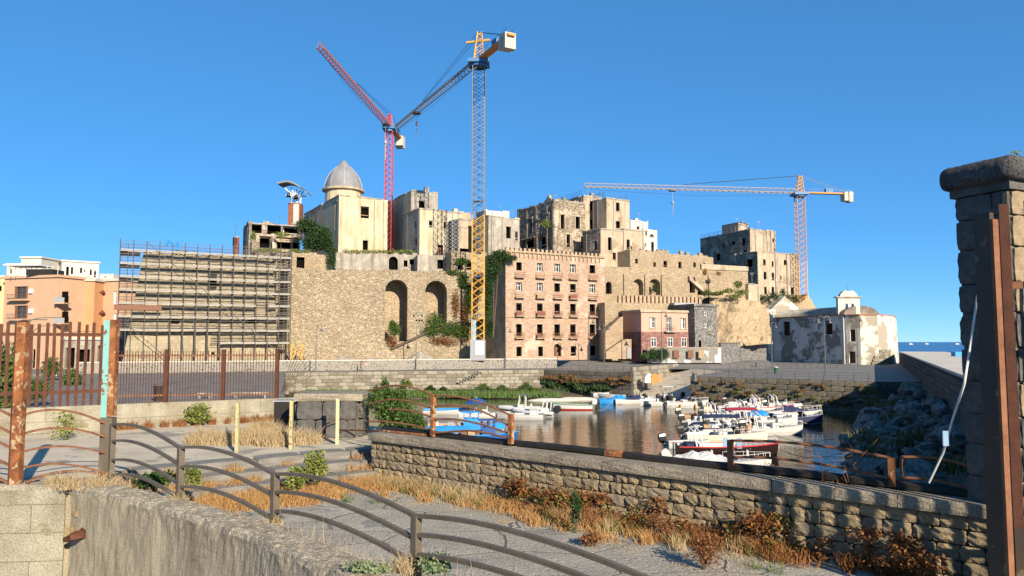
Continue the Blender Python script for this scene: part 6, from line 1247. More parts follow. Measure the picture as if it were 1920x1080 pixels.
bpy.context.view_layer.update(); c.matrix_parent_inverse = mw.matrix_world.inverted()
cm_ = [stone_mesh('coping_stone', coping, 90+i, .02, .012, 5, .99) for i in range(4)]
k = 0
while k < MW.W:
    wd = random.uniform(1.0,1.5); link('coping_stone', random.choice(cm_), mw, (k+wd/2, .2, 6.515-5.15), (0,random.uniform(-.006,.006),random.uniform(-.01,.01)), (wd*.99,.68,.21)); k += wd
BY = lambda px: (lambda a: (MW.A.y*MW.d.x-MW.A.x*MW.d.y)/(MW.d.x-a*MW.d.y))((px-960)/F)+.42   # depth of the rail line behind the wall
bb = thing('black_beam', 'long black beam lying along the back of the masonry wall', 'beam', MW.pt(0,6.7,-.5)); mb = MB(); mb.tube([MW.pt(MW.W*k/14, 6.69+.015*sin(k*1.3), -.44) for k in range(15)], .085, 6); put(mb.build('beam', black), bb)
mb = MB(); s_, z_ = MW.st(1135,851); mb.tube([MW.pt(s_-.25,6.69,-.44), MW.pt(s_+.2,6.69,-.44)], .092, 6); put(mb.build('rusty_joint', rustpaint), bb)
rr = thing('arched_railing', 'rusty arched railing standing behind the black beam', 'railing', MW.pt(3,6.6,-.45))
for px, y0, y1, wd in ((812,740,818,.11),(958,777,832,.11),(1370,825,892,.1),(1673,858,912,.11),(1828,876,926,.11)):
    Y = BY(px); a, b = P(px,y0,Y), P(px,y1,Y); mb = MB(); mb.obox((a+b)/2, V(wd/2*.8,-wd/2*.65,0), V(wd/2*.65,wd/2*.8,0), V(0,0,(a.z-b.z)/2)); put(mb.build('post', rustpaint if px != 1370 else railrust), rr)
for trace in (((690,733),(725,723),(765,723),(812,740)), ((690,758),(730,748),(770,752),(812,766)), ((728,768),(760,768),(790,775),(812,784)), ((690,790),(720,790),(770,796),(808,806)),
   ((812,741),(860,743),(910,757),(958,779)), ((812,762),(850,759),(905,770),(952,797)), ((812,786),(860,786),(910,797),(955,813)), ((815,812),(880,806),(930,815),(955,824)),
   ((1370,826),(1450,827),(1560,838),(1673,859)), ((1375,857),(1450,858),(1560,873),(1673,898)), ((1690,857),(1745,857),(1790,865),(1828,877)), ((1690,860),(1689,880),(1692,895)), ((1692,896),(1745,898),(1790,908),(1828,921))):
    pts = []
    for (a, b) in zip(trace[:-1], trace[1:]):
        for t in (0,.33,.66): pts.append((a[0]+(b[0]-a[0])*t, a[1]+(b[1]-a[1])*t))
    pts.append(trace[-1]); sm = [pts[0]]+[tuple((pts[i-1][j]+pts[i][j]*2+pts[i+1][j])/4 for j in (0,1)) for i in range(1,len(pts)-1)]+[pts[-1]]
    mb = MB(); mb.tube([P(x,y,BY(x)) for x, y in sm], .026, 6); put(mb.build('rail', railrust), rr)
# left concrete retaining wall
LW = [Vector((-24,14.6)), Vector((-9.27,15.95)), Vector((-6.15,13.65)), Vector((-4.1,11.9)), Vector((-2.64,10.3)), Vector((-1.2,8.7)), Vector((.9,6.4))]
rubblec = mk('broken_aggregate', (.46,.40,.30), (.28,.24,.175), 2.5, bump=1, bscale=16, fine=.6, coord='POS', bdist=.05)
lc = thing('concrete_wall', 'stained concrete retaining wall with crumbling edge in the foreground', 'wall', (LW[1].x, LW[1].y, 2))
from mathutils import noise as nzz
def conc(name, pts, mat, ledge, step):
    mb = MB(); P2 = []
    for a, b in zip(pts[:-1], pts[1:]):
        n = max(1, int((b-a).length/step))
        for k in range(n): P2.append(a.lerp(b, k/n))
    P2.append(pts[-1]); N = len(P2)
    nn = [(P2[min(i+1,N-1)]-P2[max(i-1,0)]).normalized() for i in range(N)]; nn = [Vector((d.y,-d.x)) for d in nn]
    NF = 20; prof = [(0,2.0+3.9*k/NF) for k in range(NF)]+[(.0,5.92),(.005,6.02),(.01,6.1),(-.01,6.17),(-.05,6.2)]+[(-.05-.05*k,6.2) for k in range(1,12)]+[(-.62,6.18),(-.64,5.2)]
    vs_ = []; uv_ = []; arc = 0
    for i in range(N):
        arc += (P2[i]-P2[i-1]).length if i else 0
        for j, (o, z) in enumerate(prof):
            uv_.append((arc, z if o > -.02 else 6.1-o))
            x_, y_ = P2[i].x+nn[i].x*o, P2[i].y+nn[i].y*o
            e = nzz.fractal(Vector((x_*2.2, y_*2.2, z*2.2)), .8, 2, 4); f9 = nzz.noise(Vector((x_*9, y_*9, z*9+j*2.3))); f20 = nzz.noise(Vector((x_*22, y_*22, z*20+j*3.1)))
            chip = ledge*max(0, nzz.noise(Vector((P2[i].x*1.3, P2[i].y*1.3, 3)))-.1)*(1 if NF+1 < j < NF+5 else .4 if j == NF+1 else 0)
            out = o+.02*e-chip*.8+(.012*f9 if j < NF else .02*f9)+(.012*f20 if NF < j < NF+5 else 0); vs_.append((P2[i].x+nn[i].x*out, P2[i].y+nn[i].y*out, z+(.022*f9+.02*f20 if j > NF+1 else 0)-(chip*.3 if NF+1 < j < NF+5 else 0)))
    M = len(prof); mb.mesh(vs_, [(i*M+j, (i+1)*M+j, (i+1)*M+j+1, i*M+j+1) for i in range(N-1) for j in range(NF+2)]); put(mb.build(name, mat, vuv=uv_), lc)
    mb = MB(); mb.mesh(vs_, [(i*M+j, (i+1)*M+j, (i+1)*M+j+1, i*M+j+1) for i in range(N-1) for j in range(NF+2, M-1)]); put(mb.build(name.replace('face', 'top'), rubblec, vuv=uv_), lc)
conc('stained_face', LW[1:], concrete, .22, .06); conc('pale_face', [LW[0], LW[1]-Vector((.12,0.012))], concrete_l, .06, .2)
mb = MB(); a = G(122,1010,0); Y = 15.7; mb.tube([P(122,1012,Y-.15), P(138,1006,Y-.3), P(152,1002,Y-.25), P(158,994,Y), P(150,990,Y+.2)], [.06,.1,.1,.08,.05], 5); tag(mb.build('rusty_bracket', rust), 'curved rusty iron bracket sticking out of the concrete wall joint', 'bracket')
pb = MB(); rp = random.Random(12)
for _ in range(420):
    t = rp.random(); x, y = rp.uniform(-7,6), rp.uniform(7,20)
    if y > 20.9-.812*(x+4) or y < 9.6-.88*(x+2.2)+.5: continue
    q = rp.uniform(.008,.03); pb.mesh([(x+q*rp.uniform(.6,1.3)*cos(a), y+q*rp.uniform(.6,1.3)*sin(a), RZ+.001) for a in (0,1.5,3.1,4.6)]+[(x,y,RZ+q*.9)], [(0,1,4),(1,2,4),(2,3,4),(3,0,4)])
po = pb.build('pebbles', rubblec); po['label'] = 'small loose pebbles on the ramp'; struct(po, 'stuff')
# big gate posts
PB1 = G(30,908,6.2); PB2 = G(199,888,6.15)
o = thing('gate_post', 'tall rusty orange gate post at the left edge', 'post', PB1); h = P(45,604,PB1.y).z
mb = MB(); mb.obox((PB1.x,PB1.y,(h+6.1)/2), V(.095,.0,0), V(0,.08,0), V(0,0,(h-6.1)/2)); put(mb.build('post', rustpaint), o)
mb = MB(); mb.obox((PB1.x-.122,PB1.y+.02,(h+6.05)/2-.02), V(.024,0,0), V(0,.08,0), V(0,0,(h-6.1)/2)); put(mb.build('flange', rust), o)
o = thing('gate_post', 'tall gate post with flaking teal paint', 'post', PB2); h = P(199,601,PB2.y).z; zc = P(195,782,PB2.y).z
mb = MB(); mb.obox((PB2.x-.07,PB2.y,(h+zc)/2), V(.068,0,0), V(0,.09,0), V(0,0,(h-zc)/2)); put(mb.build('teal_half', teal), o)
mb = MB(); mb.obox((PB2.x+.07,PB2.y+.01,(h+zc)/2+.02), V(.07,0,0), V(0,.09,0), V(0,0,(h-zc)/2)); put(mb.build('rusty_half', rustpaint), o)
mb = MB(); mb.obox((PB2.x,PB2.y+.01,(zc+6.05)/2-.002), V(.138,0,0), V(0,.1,0), V(0,0,(zc-6.05)/2)); put(mb.build('lower_post', railm), o)
# foreground arched railing
posts = [(210,795,897),(338,838,937),(515,887,980),(780,965,1062)]; PT = []
for px, y0, y1 in posts:
    b = G(px, y1, 6.17); PT.append((b, P(px,y0,b.y)))
v = PT[3][0]-PT[2][0]; PT.append((PT[3][0]+v*1.1, PT[3][1]+v*1.1+V(0,0,-.12))); PT.append((PT[4][0]+v*1.05, PT[4][1]+v*1.05+V(0,0,-.1)))
fr = thing('arched_railing', 'brown steel arched railing on the foreground concrete wall', 'railing', PT[0][0])
for b, t in PT: mb = MB(); d_ = V(v.x,v.y,0).normalized(); s_ = V(-d_.y,d_.x,0); mb.obox((b+t)/2-V(0,0,.08), d_*.055, s_*.055, V(0,0,(t.z-b.z)/2+.08)); put(mb.build('post', railm), fr)
def arch_rail(a, b, bulge, mat, par, w_=.034, hh=.05):
    mb = MB(); pts = []
    for k in range(15):
        t = k/14; p = a.lerp(b, t); p.z += bulge*4*t*(1-t)*(1.15-.3*t); pts.append(p)
    for p, q in zip(pts[:-1], pts[1:]): mb.bar(p, q+(q-p)*.04, w_*2, hh)
    put(mb.build('rail', mat), par)
for i in range(len(PT)-1):
    for f0, f1 in ((1,1),(.64,.55),(.26,.07)) if i else ((1,1),(.7,.67),(.35,.3),(.08,.04)):
        (b0, t0), (b1, t1) = PT[i], PT[i+1]; arch_rail(b0.lerp(t0,f0)-V(0,0,.02), b1.lerp(t1,f1)-V(0,0,.02), .15, railm, fr)
sr = thing('arched_railing', 'rusty arched rails between the two tall gate posts', 'railing', PB1)
for y0, y1, bl in ((777,798,.2),(812,822,.16),(846,852,.14),(876,890,.14),(905,893,.18)): arch_rail(P(48,y0,PB1.y), P(205,y1,PB2.y), bl, railrust, sr, .028, .04)
for y0, y1 in ((774,785),(803,818),(836,846),(868,880),(900,914)): arch_rail(P(-130,y0-14,PB1.y), P(20,y1-6,PB1.y), .2, railrust, sr, .028, .04)
# low wall with fences
LA, LM, LB = Vector((-24,21.9)), Vector((-14.96,27.5)), Vector((-9.0,31.1))
solid_wall('low_concrete_wall', 'low pale concrete wall carrying the rusty fences', [LA, LM, LB], 5.9, 6.9, .35, concrete_l)
pf = thing('picket_fence', 'heavy rusty picket fence between the tall posts and beyond', 'fence', (LM.x, LM.y, 6.9)); w_ = Wall(LA, LM)
pm = MB(); pm.box(-.052,.052,-.02,.02,0,1); t = pm.build('picket', rust); pk = t.data; bpy.data.objects.remove(t)
px = -60
while px < 192:
    s, _ = w_.st(px, 690); q = w_.pt(s, 6.93, -.1); ht = EYE+ray(px, 603+random.uniform(0,8))[1]*q.y-6.93; link('picket', pk, pf, q-pf.location, (random.uniform(-.012,.012),random.uniform(-.01,.01),atan2(w_.d.y,w_.d.x)), (1,1,ht)); px += 14.6
for py in (627,736):
    mb = MB(); p0, p1 = w_.st(-60,py), w_.st(199,py); zz_ = w_.st(110,py)[1]; mb.bar(w_.pt(p0[0],zz_,-.15), w_.pt(min(p1[0],w_.W),zz_,-.15), .05, .11); put(mb.build('rail', rust), pf)
tf = thing('bar_fence', 'thin bar fence with rusty posts on the low concrete wall', 'fence', (LM.x, LM.y, 6.9)); w_ = Wall(LM, LB)
pm = MB(); pm.tube([(0,0,0),(0,0,1)], .014, 4); t = pm.build('bar', rust, uv=False); bm_ = t.data; bpy.data.objects.remove(t)
px = 206
while px < 521:
    s, _ = w_.st(px, 700); q = w_.pt(s, 6.9, -.15); link('bar', bm_, tf, q-tf.location, (0,0,0), (1,1,EYE+ray(px,656+random.uniform(0,3))[1]*q.y-6.9)); px += 5.3
for px in (313,420,521): s, _ = w_.st(px,700); q = w_.pt(s,6.9,-.15); mb = MB(); hq = EYE+ray(px,655)[1]*q.y; mb.obox((q.x,q.y,(hq+6.9)/2), V(.075,0,0), V(0,.06,0), V(0,0,(hq-6.9)/2)); put(mb.build('post', rust), tf)
for py in (667,743):
    p0, p1 = w_.st(203,py), w_.st(521,py-4 if py > 700 else py-1); mb = MB(); mb.bar(w_.pt(p0[0],p0[1],-.19), w_.pt(p1[0],p1[1],-.19), .035, .06); put(mb.build('rail', railrust), tf)
ff = thing('spiked_fan', 'fan of thin rusty spikes at the end of the bar fence', 'fence', P(527,738,30.6))
for k in range(13):
    a = radians(4+k*5.6); c = P(527,738,30.6); e = P(527+(58+38*sin(a*.8))*cos(a)*.95, 738-98*sin(a), 30.6-.9*k/13); mb = MB(); mb.tube([c, e], [.014,.009], 4); put(mb.build('spike', railm), ff)
for rr_ in (.45,.8):
    mb = MB(); mb.tube([P(527,738,30.6).lerp(P(527+(58+38*sin(radians(4+k*5.6)*.8))*cos(radians(4+k*5.6))*.95, 738-98*sin(radians(4+k*5.6)), 30.6-.9*k/13), rr_) for k in range(13)], .01, 4); put(mb.build('ring', railm), ff)
# yellow posts, steps, stone pier
for i, (px, y0, y1) in enumerate(((445,757,848),(546,753,842),(633,748,833))):
    b = G(px, y1, UZ); t = P(px, y0, b.y); o = thing('yellow_post', ['yellow flaking post, left of three by the steps', 'yellow flaking post, middle of three by the steps', 'pale green flaking post beside the stone pier'][i], 'post', b); mb = MB(); mb.obox((b+t)/2, V(.048,0,0), V(0,.048,0), V(0,0,(t.z-b.z)/2)); put(mb.build('post', yellowp if i < 2 else mk('flaking_green_paint', (.42,.52,.30), (.5,.5,.25), 6, rough=.6, bump=.4, bscale=30, coord='POS', patch=(.55,.50,.30), patch_scale=8, patch_thr=.52)), o); mb = MB(); mb.obox(t+V(0,0,.016), V(.053,0,0), V(0,.053,0), V(0,0,.015)); put(mb.build('cap', yellowp), o)
stp = thing('stone_steps', 'three broad lava stone steps half buried in dry grass', 'steps', (-6,20,5.3)); sd_ = Vector((.805,.593)); sp_ = Vector((.593,-.805)); sm_ = [stone_mesh('step_stone', mk('step_stone', (.25,.235,.205), (.15,.142,.125), 2, bump=.8, bscale=16, fine=.4, coord='OBJ', bdist=.02), 110+i, .03, .02, 4) for i in range(4)]
for r in range(3):
    k = -.4+r*.1
    while k < 6.5:
        wd = random.uniform(1.1,1.9); q = Vector((-9.35,19.35))+sd_*(k+wd/2)+sp_*(.62*r+.1); link('step_stone', random.choice(sm_), stp, (q.x+6, q.y-20, 6.0-.225*r-.115+.012-5.3), (random.uniform(-.012,.012),random.uniform(-.01,.01),atan2(sd_.y,sd_.x)), (wd*.98,.72,.24)); k += wd
pr = thing('stone_pier', 'squat pier of dark lava blocks with concrete cap', 'pier', (-6.2,25.9,6.0)); bl_ = [stone_mesh('pier_block', lava, 120+i, .05, .035, 5) for i in range(5)]
mb = MB(); mb.box(-7.15,-5.2,25.35,26.5,5.9,7.2); put(mb.build('core', mortarm), pr)
for r in range(2):
    for wd, k in (((.62,0),(.72,.64),(.6,1.38)) if r == 0 else ((.85,0),(.55,.87),(.55,1.44))): link('stone', random.choice(bl_), pr, (-7.2+k+wd/2+6.2, 25.28-25.9, .3+.61*r), (0,0,0), (wd*.97,.3,.59))
    link('stone', random.choice(bl_), pr, (-5.17+6.2, .05, .3+.61*r), (0,0,pi/2), (1.1,.3,.59)); link('stone', random.choice(bl_), pr, (-7.2+6.2, .05, .3+.61*r), (0,0,-pi/2), (1.1,.3,.59))
link('cap_slab', cm_[0], pr, (.02, 0, 1.34), (0,0,.02), (2.3,1.5,.25))
ub = thing('utility_box', 'dark open metal box at the left of the stone pier', 'box', (-8.2,27.2,6)); mb = MB(); mb.box(-8.55,-7.75,27.0,27.6,6,7.05); put(mb.build('body', black), ub); mb = MB(); mb.box(-8.6,-7.7,26.95,27.65,7.053,7.1); put(mb.build('lid', greyp), ub)
p_ = MB(); q = P(700,812,22.6); p_.tube([P(628,832,24), P(600,812,24.6), P(612,795,24.8), P(640,782,24.6), P(655,792,24.2)], .02, 5); tag(p_.build('bent_pipe', railrust), 'bent thin rusty pipe beside the stone pier', 'pipe')
p_ = MB(); p_.tube([P(640,806,24.4), P(720,808,21.6), P(800,816,20.6)], .03, 5); tag(p_.build('fallen_rail', rustpaint), 'fallen rusty rail at the left end of the masonry wall', 'rail')
# pillar and gate at the right
u_ = Vector((.41,-.91)); v_ = Vector((.91,.41)); C0 = XY(1803,12.45,641); rzp = atan2(u_.y, u_.x)
pl = thing('gate_pillar', 'dark lava block pillar with rounded cap at the right edge', 'pillar', (C0.x, C0.y, 5.0)); FW = .88; DW = 2.0
mb = MB(); q = [C0+v_*.03+u_*.02, C0+u_*(FW-.03)+v_*.03, C0+u_*(FW-.03)+v_*DW, C0+v_*DW]; mb.prism([(p.x,p.y) for p in q], 4.9, 11.6); put(mb.build('core', mortarm), pl)
pb_ = [stone_mesh('pillar_block', lava, 140+i, .05, .04, 5) for i in range(6)]; ptan = stone_mesh('pillar_block', mk('pillar_tan', (.34,.26,.16), (.22,.17,.11), 3, bump=.9, bscale=14, coord='OBJ', bdist=.03), 150, .05, .04, 5)
z = 5.0; r = 0
while z < 11.5:
    hh = min(random.uniform(.46,.58), 11.6-z)
    cut = random.uniform(.38,.55) if r % 2 else random.uniform(.62,.78)
    for a, b in ((0,cut),(cut,FW)):
        if b-a > .1: q = C0+u_*((a+b)/2)+v_*.09; link('stone', random.choice(pb_), pl, (q.x-C0.x, q.y-C0.y, z+hh/2-5), (0,0,rzp), ((b-a)*.97,.26,hh*.95))
    for k in range(3): q = C0+u_*(FW-.09)+v_*(.32+.6*k); link('stone', ptan if z > 10.6 or random.random() < .3 else random.choice(pb_), pl, (q.x-C0.x, q.y-C0.y, z+hh/2-5), (0,0,atan2(v_.y,v_.x)), (.59,.26,hh*.95))
    z += hh; r += 1
mb = MB(); K = 10; R_ = .2; zc = 11.74+R_; vs_ = []
ring = [(.0-.02,-.02),(FW+.02,-.02),(FW+.02,DW+.02),(-.02,DW+.02)]; prof = [(0,-R_)]+[(.0+R_*1.0*abs(cos(a))**.7, R_*(abs(sin(a))**.8)*(1 if a > 0 else -1)) for a in [(-.5+k/K)*pi for k in range(1,K)]]+[(0,R_)]
from mathutils import noise as n3
cor = []
for (a, b), (sx, sy) in zip(ring, ((-1,-1),(1,-1),(1,1),(-1,1))):
    for da in (0, .5, 1) : cor.append((a, b, sx, sy, da))
path = []
for i, (a, b) in enumerate(ring):
    a2, b2 = ring[(i+1) % 4]; n_ = 14
    ang0 = [-pi*.75, -pi*.25, pi*.25, pi*.75][i]
    for k in range(5): path.append((a, b, ang0-pi/4+pi/2*k/4))
    for k in range(1, n_): path.append((a+(a2-a)*k/n_, b+(b2-b)*k/n_, ang0+pi/4))
M = len(path)
for (o_, zz_) in prof:
    for (a, b, an) in path:
        q = C0+u_*(a+o_*cos(an))+v_*(b+o_*sin(an)); e = .012*n3.fractal(Vector((q.x*11,q.y*11,zz_*13)), .9, 2, 5); vs_.append((q.x+e, q.y+e, zc+zz_+e))
mb.mesh(vs_, [(j*M+i, j*M+(i+1)%M, (j+1)*M+(i+1)%M, (j+1)*M+i) for j in range(len(prof)-1) for i in range(M)]); mb.face(vs_[-M:]); put(mb.build('rounded_cap', mk('cap_stone', (.13,.125,.12), (.085,.082,.08), 2, bump=1, bscale=12, fine=.7, coord='POS', bdist=.08), smooth=True), pl)
mb = MB(); q = [C0-u_*.06-v_*.06, C0+u_*(FW+.06)-v_*.06, C0+u_*(FW+.06)+v_*(DW+.06), C0-u_*.06+v_*(DW+.06)]; mb.prism([(p.x,p.y) for p in q], 11.61, 11.77); mb.face([(p.x,p.y,11.61) for p in q]); put(mb.build('cap_neck', lava), pl)
gp = thing('steel_gate', 'rusty brown steel gate with heavy post in front of the pillar', 'gate', P(1855,1000,10.6)); q = P(1853,700,10.6); gt = P(1853,401,10.6).z
mb = MB(); mb.obox((q.x+.03,q.y,(gt+4.6)/2), V(u_.x*.12,u_.y*.12,0), V(v_.x*.045,v_.y*.045,0), V(0,0,(gt-4.6)/2)); put(mb.build('post', gatem), gp)
mb = MB(); mb.obox((q.x+.03+u_.x*.142+v_.x*.02,q.y+u_.y*.142+v_.y*.02,(gt+4.6)/2-.05), V(u_.x*.018,u_.y*.018,0), V(v_.x*.06,v_.y*.06,0), V(0,0,(gt-4.6)/2-.05)); put(mb.build('edge_angle', railrust), gp)
g0 = Vector((q.x+.2, q.y-.05)); gd = Vector((.9,-.436)); gn = Vector((.436,.9))
for k in range(21):
    c = g0+gd*(.08+.3*k); tz = P(1890,385,10.6).z+.03*(k % 3); mb = MB(); mb.obox((c.x,c.y,(tz+5.4)/2), V(gd.x*.06,gd.y*.06,0), V(gn.x*.016,gn.y*.016,0), V(0,0,(tz-5.4)/2)); put(mb.build('picket', rust), gp)
for zz_ in (10.0, 7.0, 5.6): mb = MB(); a, b = g0-gd*.05+gn*.05, g0+gd*6.2+gn*.05; mb.bar((a.x,a.y,zz_), (b.x,b.y,zz_), .06, .1); put(mb.build('rail', railrust), gp)
mb = MB(); a, b = g0+gd*.02-gn*.04, g0+gd*6.2-gn*.04; mb.bar((a.x,a.y,5.98), (b.x,b.y,5.98), .012, 1.3); put(mb.build('lower_panel', gatem), gp)
mb = MB(); mb.tube([P(1838,512,12), P(1832,560,12), P(1822,630,12), P(1808,720,12.05), P(1785,790,12.2), P(1768,850,12.4), P(1742,905,12.7)], .019, 6); tag(mb.build('white_cable', whitep), 'loose white cable hanging from the gate pillar to the wall', 'cable')
mb = MB(); mb.obox(P(1773,822,12.2), V(.05,0,0), V(0,.004,0), V(0,0,.12)); tag(mb.build('small_sign', stripe), 'small pale blue tag plate hanging near the white cable', 'sign')
c = P(1905,293,12.2); shrub('wall_weed', 'little yellow weed sprouting on top of the gate pillar', 'weed', [(c, .13,.1,.1)], 40, .06, leafy, P(1908,308,12.2), 4, 60)
# ------------------------------------------------------------------ foreground plants
def along(k0, k1, out, n, z, r): return [tuple(MW.pt(k0+(k1-k0)*i/(n-1), z, out+random.uniform(-.12,.12)))[:3]+(r*random.uniform(.7,1.3),) for i in range(n)]
def scat(n, f, r): return [f(random.random(), random.gauss(0,1))+(r*random.uniform(.4,1.6),) for _ in range(n)]
foot = lambda k0, k1, o0, sd: (lambda t, g: tuple(MW.pt(k0+(k1-k0)*t, RZ, o0+abs(g)*sd)))
weeds('dry_grass', 'orange dry grass along the foot of the masonry wall', scat(120, foot(.3,9.5,.05,.55), .24), 12000, .04, .28, dryl, 41, .006, 1.1)
weeds('green_blades', 'scattered green blades in the dry grass', scat(50, foot(.3,12,.05,.5), .2)+[(q[0],q[1],q[2],.2) for q in [(-7+4*random.random(), 18.3+2.5*random.random(), RZ) for _ in range(14)]], 1300, .08, .35, leafg, 55, .007, 1.2)
weeds('ground_litter', 'matted dead stems lying on the ramp edge', scat(80, foot(.3,12,.3,.7), .35), 5000, .02, .08, drys, 56, .006, 4)
weeds('straw_grass', 'pale straw mixed in the grass along the masonry wall', scat(60, foot(.3,11,.05,.4), .25), 5000, .06, .42, drys, 49, .005, 1.0)
weeds('russet_weeds', 'russet dead weeds against the right part of the wall', scat(60, foot(6,14,.05,.3), .26), 5200, .06, .42, dryr, 42, .006, 1.2)
tg = MB(); rt = random.Random(3)
bl2 = [(MW.pt(5.2+9*rt.random(), RZ+.08+.55*rt.random()**1.3, .08+.35*rt.random()), rt.uniform(.12,.4), .15, rt.uniform(.1,.28)) for _ in range(46)]
tb = leaf_mesh(bl2, 7000, .07, 51).build('dead_creeper', dryr, uv=False); tb['label'] = 'tangled dead russet leaves over the wall stones'; struct(tb, 'stuff')
tb = leaf_mesh(bl2[::3], 1300, .07, 52).build('live_creeper', leafy, uv=False); tb['label'] = 'sparse yellow green leaves among the russet tangle'; struct(tb, 'stuff')
stepg = []
for _ in range(120):
    r = random.choice([0,1,2,2,3,3]); q = Vector((-9.4,19.2))+sd_*random.uniform(-.2,7)+sp_*(.62*r+.42+random.uniform(-.12,.22)); stepg.append((q.x, q.y, 6.0-.225*(r+1)+.01 if r < 3 else RZ, .3*random.uniform(.3,1.5)))
weeds('dry_grass', 'orange dry grass growing over the stone steps', stepg+[(-7.6+5.2*t+random.uniform(-.4,.4), 17.3+4.2*t+random.uniform(-.8,.5), RZ, .45) for t in [random.random() for _ in range(60)]], 19000, .04, .3, dryl, 43, .006, 1.1)
weeds('dry_grass', 'tall straw grass between the yellow posts and the pier', [(-9.8+.24*k+random.uniform(-.2,.2), 22.6+.12*k+random.uniform(-.7,1.6), UZ, .5) for k in range(14)]+[(-8.9+.15*k, 26.0, UZ, .35) for k in range(5)], 6500, .12, .6, drys, 44, .007, .8)
weeds('dry_grass', 'dry grass tufts on the joint of the concrete wall', [(-9.3,16.0,6.15,.35),(-9.7,16.1,6.15,.25),(-8.7,15.9,6.15,.4),(-8.3,16.4,6.0,.4),(-9.0,15.85,5.6,.12),(-9.15,15.8,5.2,.1)], 1100, .06, .4, drys, 45, .005, 1.6)
weeds('dry_grass', 'dry tufts at the railing post feet', [(b.x, b.y, 6.15, .15) for b, t in PT[1:4]]+[(PT[3][0].x-.2,PT[3][0].y-.15,6.15,.2)], 500, .05, .28, drys, 46, .005, 1.5)
weeds('wall_weeds', 'straggling dry weeds at the low concrete wall foot', [(-14.5+.48*k, 27.4+.3*k, UZ, .3*random.uniform(.3,1.3)) for k in range(12)], 1500, .1, .4, dryr, 47, .01, .9)
weeds('ramp_weeds', 'sparse straw stalks along the left edge of the ramp', [(-3.6+.4*k, 12.2-.36*k, RZ, .35) for k in range(9)], 800, .3, 1.2, drys, 48, .006, .5)
def fp(name, label, px, py, z, w_, h_, n, size, mat, seed, stems=5, cat='plant'):
    b = G(px, py, z); k = b.y/F; rx = w_*k/2; rz = h_*k/2; rnd = random.Random(seed)
    blobs = [(b+V(rnd.uniform(-.5,.5)*rx, rnd.uniform(-.3,.3)*rx, rz*rnd.uniform(.5,1.5)), rx*.6, rx*.5, rz*.55) for _ in range(6)]
    return shrub(name, label, cat, blobs, n, size, mat, b, stems, seed)
c = P(745,765,25); shrub('green_bush', 'large leafy green bush behind the left end of the rusty railing', 'bush', [PB(735,775,25.4,34,28,.7), PB(760,785,25,32,24,.7), PB(715,755,25.6,26,20,.6), PB(745,745,25.6,22,18,.5), PB(780,795,24.6,22,18,.5), PB(722,725,25.8,8,18,.2), PB(705,735,25.8,7,14,.2), PB(757,725,25.8,6,14,.2)], 6500, .105, leafg, P(745,830,25.2), 10, 61)
fp('spurge', 'yellow green spurge growing on the steps behind the railing', 590, 905, 5.6, 46, 62, 700, .09, leafy, 62)
fp('spurge', 'second spurge lower on the steps nearest the railing post', 560, 925, 5.4, 56, 50, 700, .09, leafy, 63)
fp('low_weed', 'green weed patch behind the railing left of the first post', 290, 925, 6.0, 90, 42, 1100, .075, leafg, 64)
fp('low_weed', 'yellow green weed behind the second railing span', 365, 915, 6.0, 44, 44, 500, .075, leafy, 65)
fp('wall_shrub', 'yellow green shrub against the low concrete wall', 372, 798, 6.0, 60, 42, 600, .13, leafy, 66, 9)
fp('wall_shrub', 'thin weed growing at the low wall left of the teal post', 125, 825, 6.0, 60, 54, 320, .1, leafy, 67, 9)
fp('tall_weed', 'tall dark green weed standing on the ramp in front of the wall', 1080, 1000, RZ, 22, 80, 420, .07, leafd, 68, 4)
fp('dead_shrub', 'dark dead shrub at the bottom right of the ramp', 1320, 1068, RZ, 80, 70, 800, .05, dryr, 69, 14)
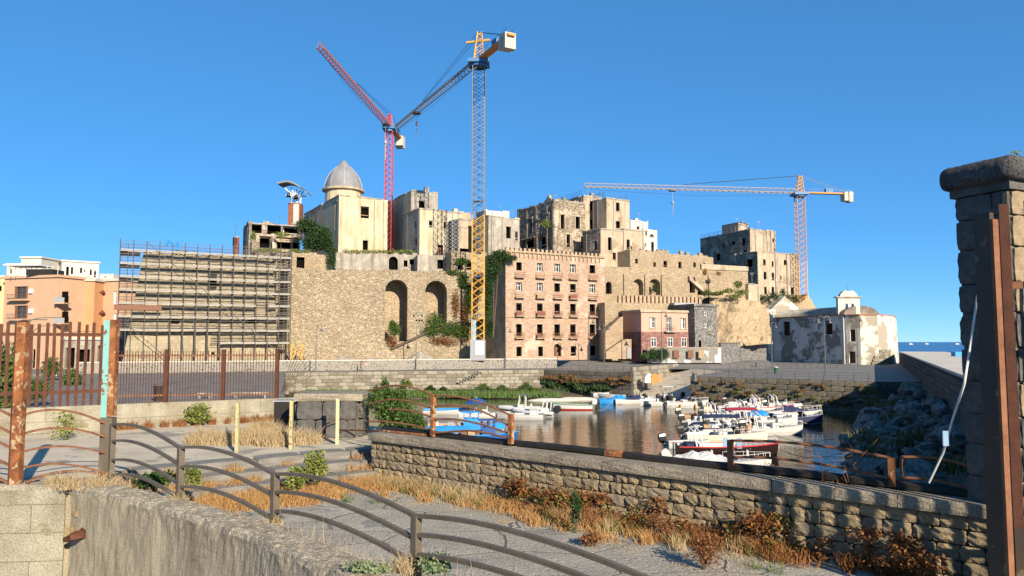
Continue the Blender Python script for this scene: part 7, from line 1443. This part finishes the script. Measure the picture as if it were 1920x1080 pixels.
fp('dead_shrub', 'brown tuft shrub beside the tall weed', 1108, 1025, RZ, 46, 34, 500, .05, dryr, 70, 10)
fp('wall_plant', 'green plant rooted in the masonry wall near its right end', 1625, 985, 5.5, 70, 50, 600, .06, leafg, 71, 6)
fp('wall_plant', 'green plant rooted in the left part of the masonry wall', 808, 880, 5.55, 40, 60, 420, .07, leafg, 72, 6)
fp('succulent', 'grey green succulents at the foot of the nearest railing post', 820, 1075, 6.15, 90, 36, 900, .06, leafmat('succulent_leaf', (.10,.16,.07), (.26,.30,.16)), 73, 4)
fp('succulent', 'grey green succulents on the wall edge left of the nearest railing post', 690, 1078, 6.15, 90, 26, 700, .06, bpy.data.materials['succulent_leaf'], 74, 4)
for i, (px, py, w_, h_) in enumerate(((1240,1010,60,60),(1500,1030,130,90),(1580,940,50,60),(1410,1010,90,80))):
    fp('dead_shrub', ['brown dead shrub under the middle of the masonry wall', 'broad russet dead shrub in the shadow by the wall', 'russet shrub leaning on the right part of the coping', 'russet dead shrub left of the shadowed wall'][i], px, py, RZ if i != 2 else 6.3, w_, h_*.8, 600, .04, dryr, 80+i, 18)
st2 = MB()
for k in range(10):
    x = random.uniform(1540,1620); b = P(x, 905, BY(x)-.3); st2.tube([b, b+V(random.uniform(-.2,.2),0,random.uniform(.2,.5)), b+V(random.uniform(-.35,.35),0,random.uniform(.4,.8))], [.007,.005,.003], 4)
tag(st2.build('dry_stalks', bpy.data.materials['dry_russet'], uv=False), 'thin dead stalks rising over the black beam at the right', 'weed')
for i, (blobs, n, sz, lab) in enumerate((([PB(15,690,36,30,44,1), PB(8,740,36,26,30,1)], 2600, .2, 'green tree behind the rusty pickets at the left edge'), ([PB(68,730,60,22,20,1.2)], 900, .3, 'green shrub on the piazza behind the rusty pickets'), ([PB(135,715,90,14,24,1.5)], 900, .4, 'small plane tree on the piazza left of the teal post'), ([PB(95,690,100,12,20,1.5)], 700, .45, 'slender tree on the piazza by the orange apartments'))):
    b = blobs[0][0]; shrub('piazza_tree', lab, 'tree', blobs, n, sz, leafg, (b.x, b.y, 4.0), 6, 90+i)
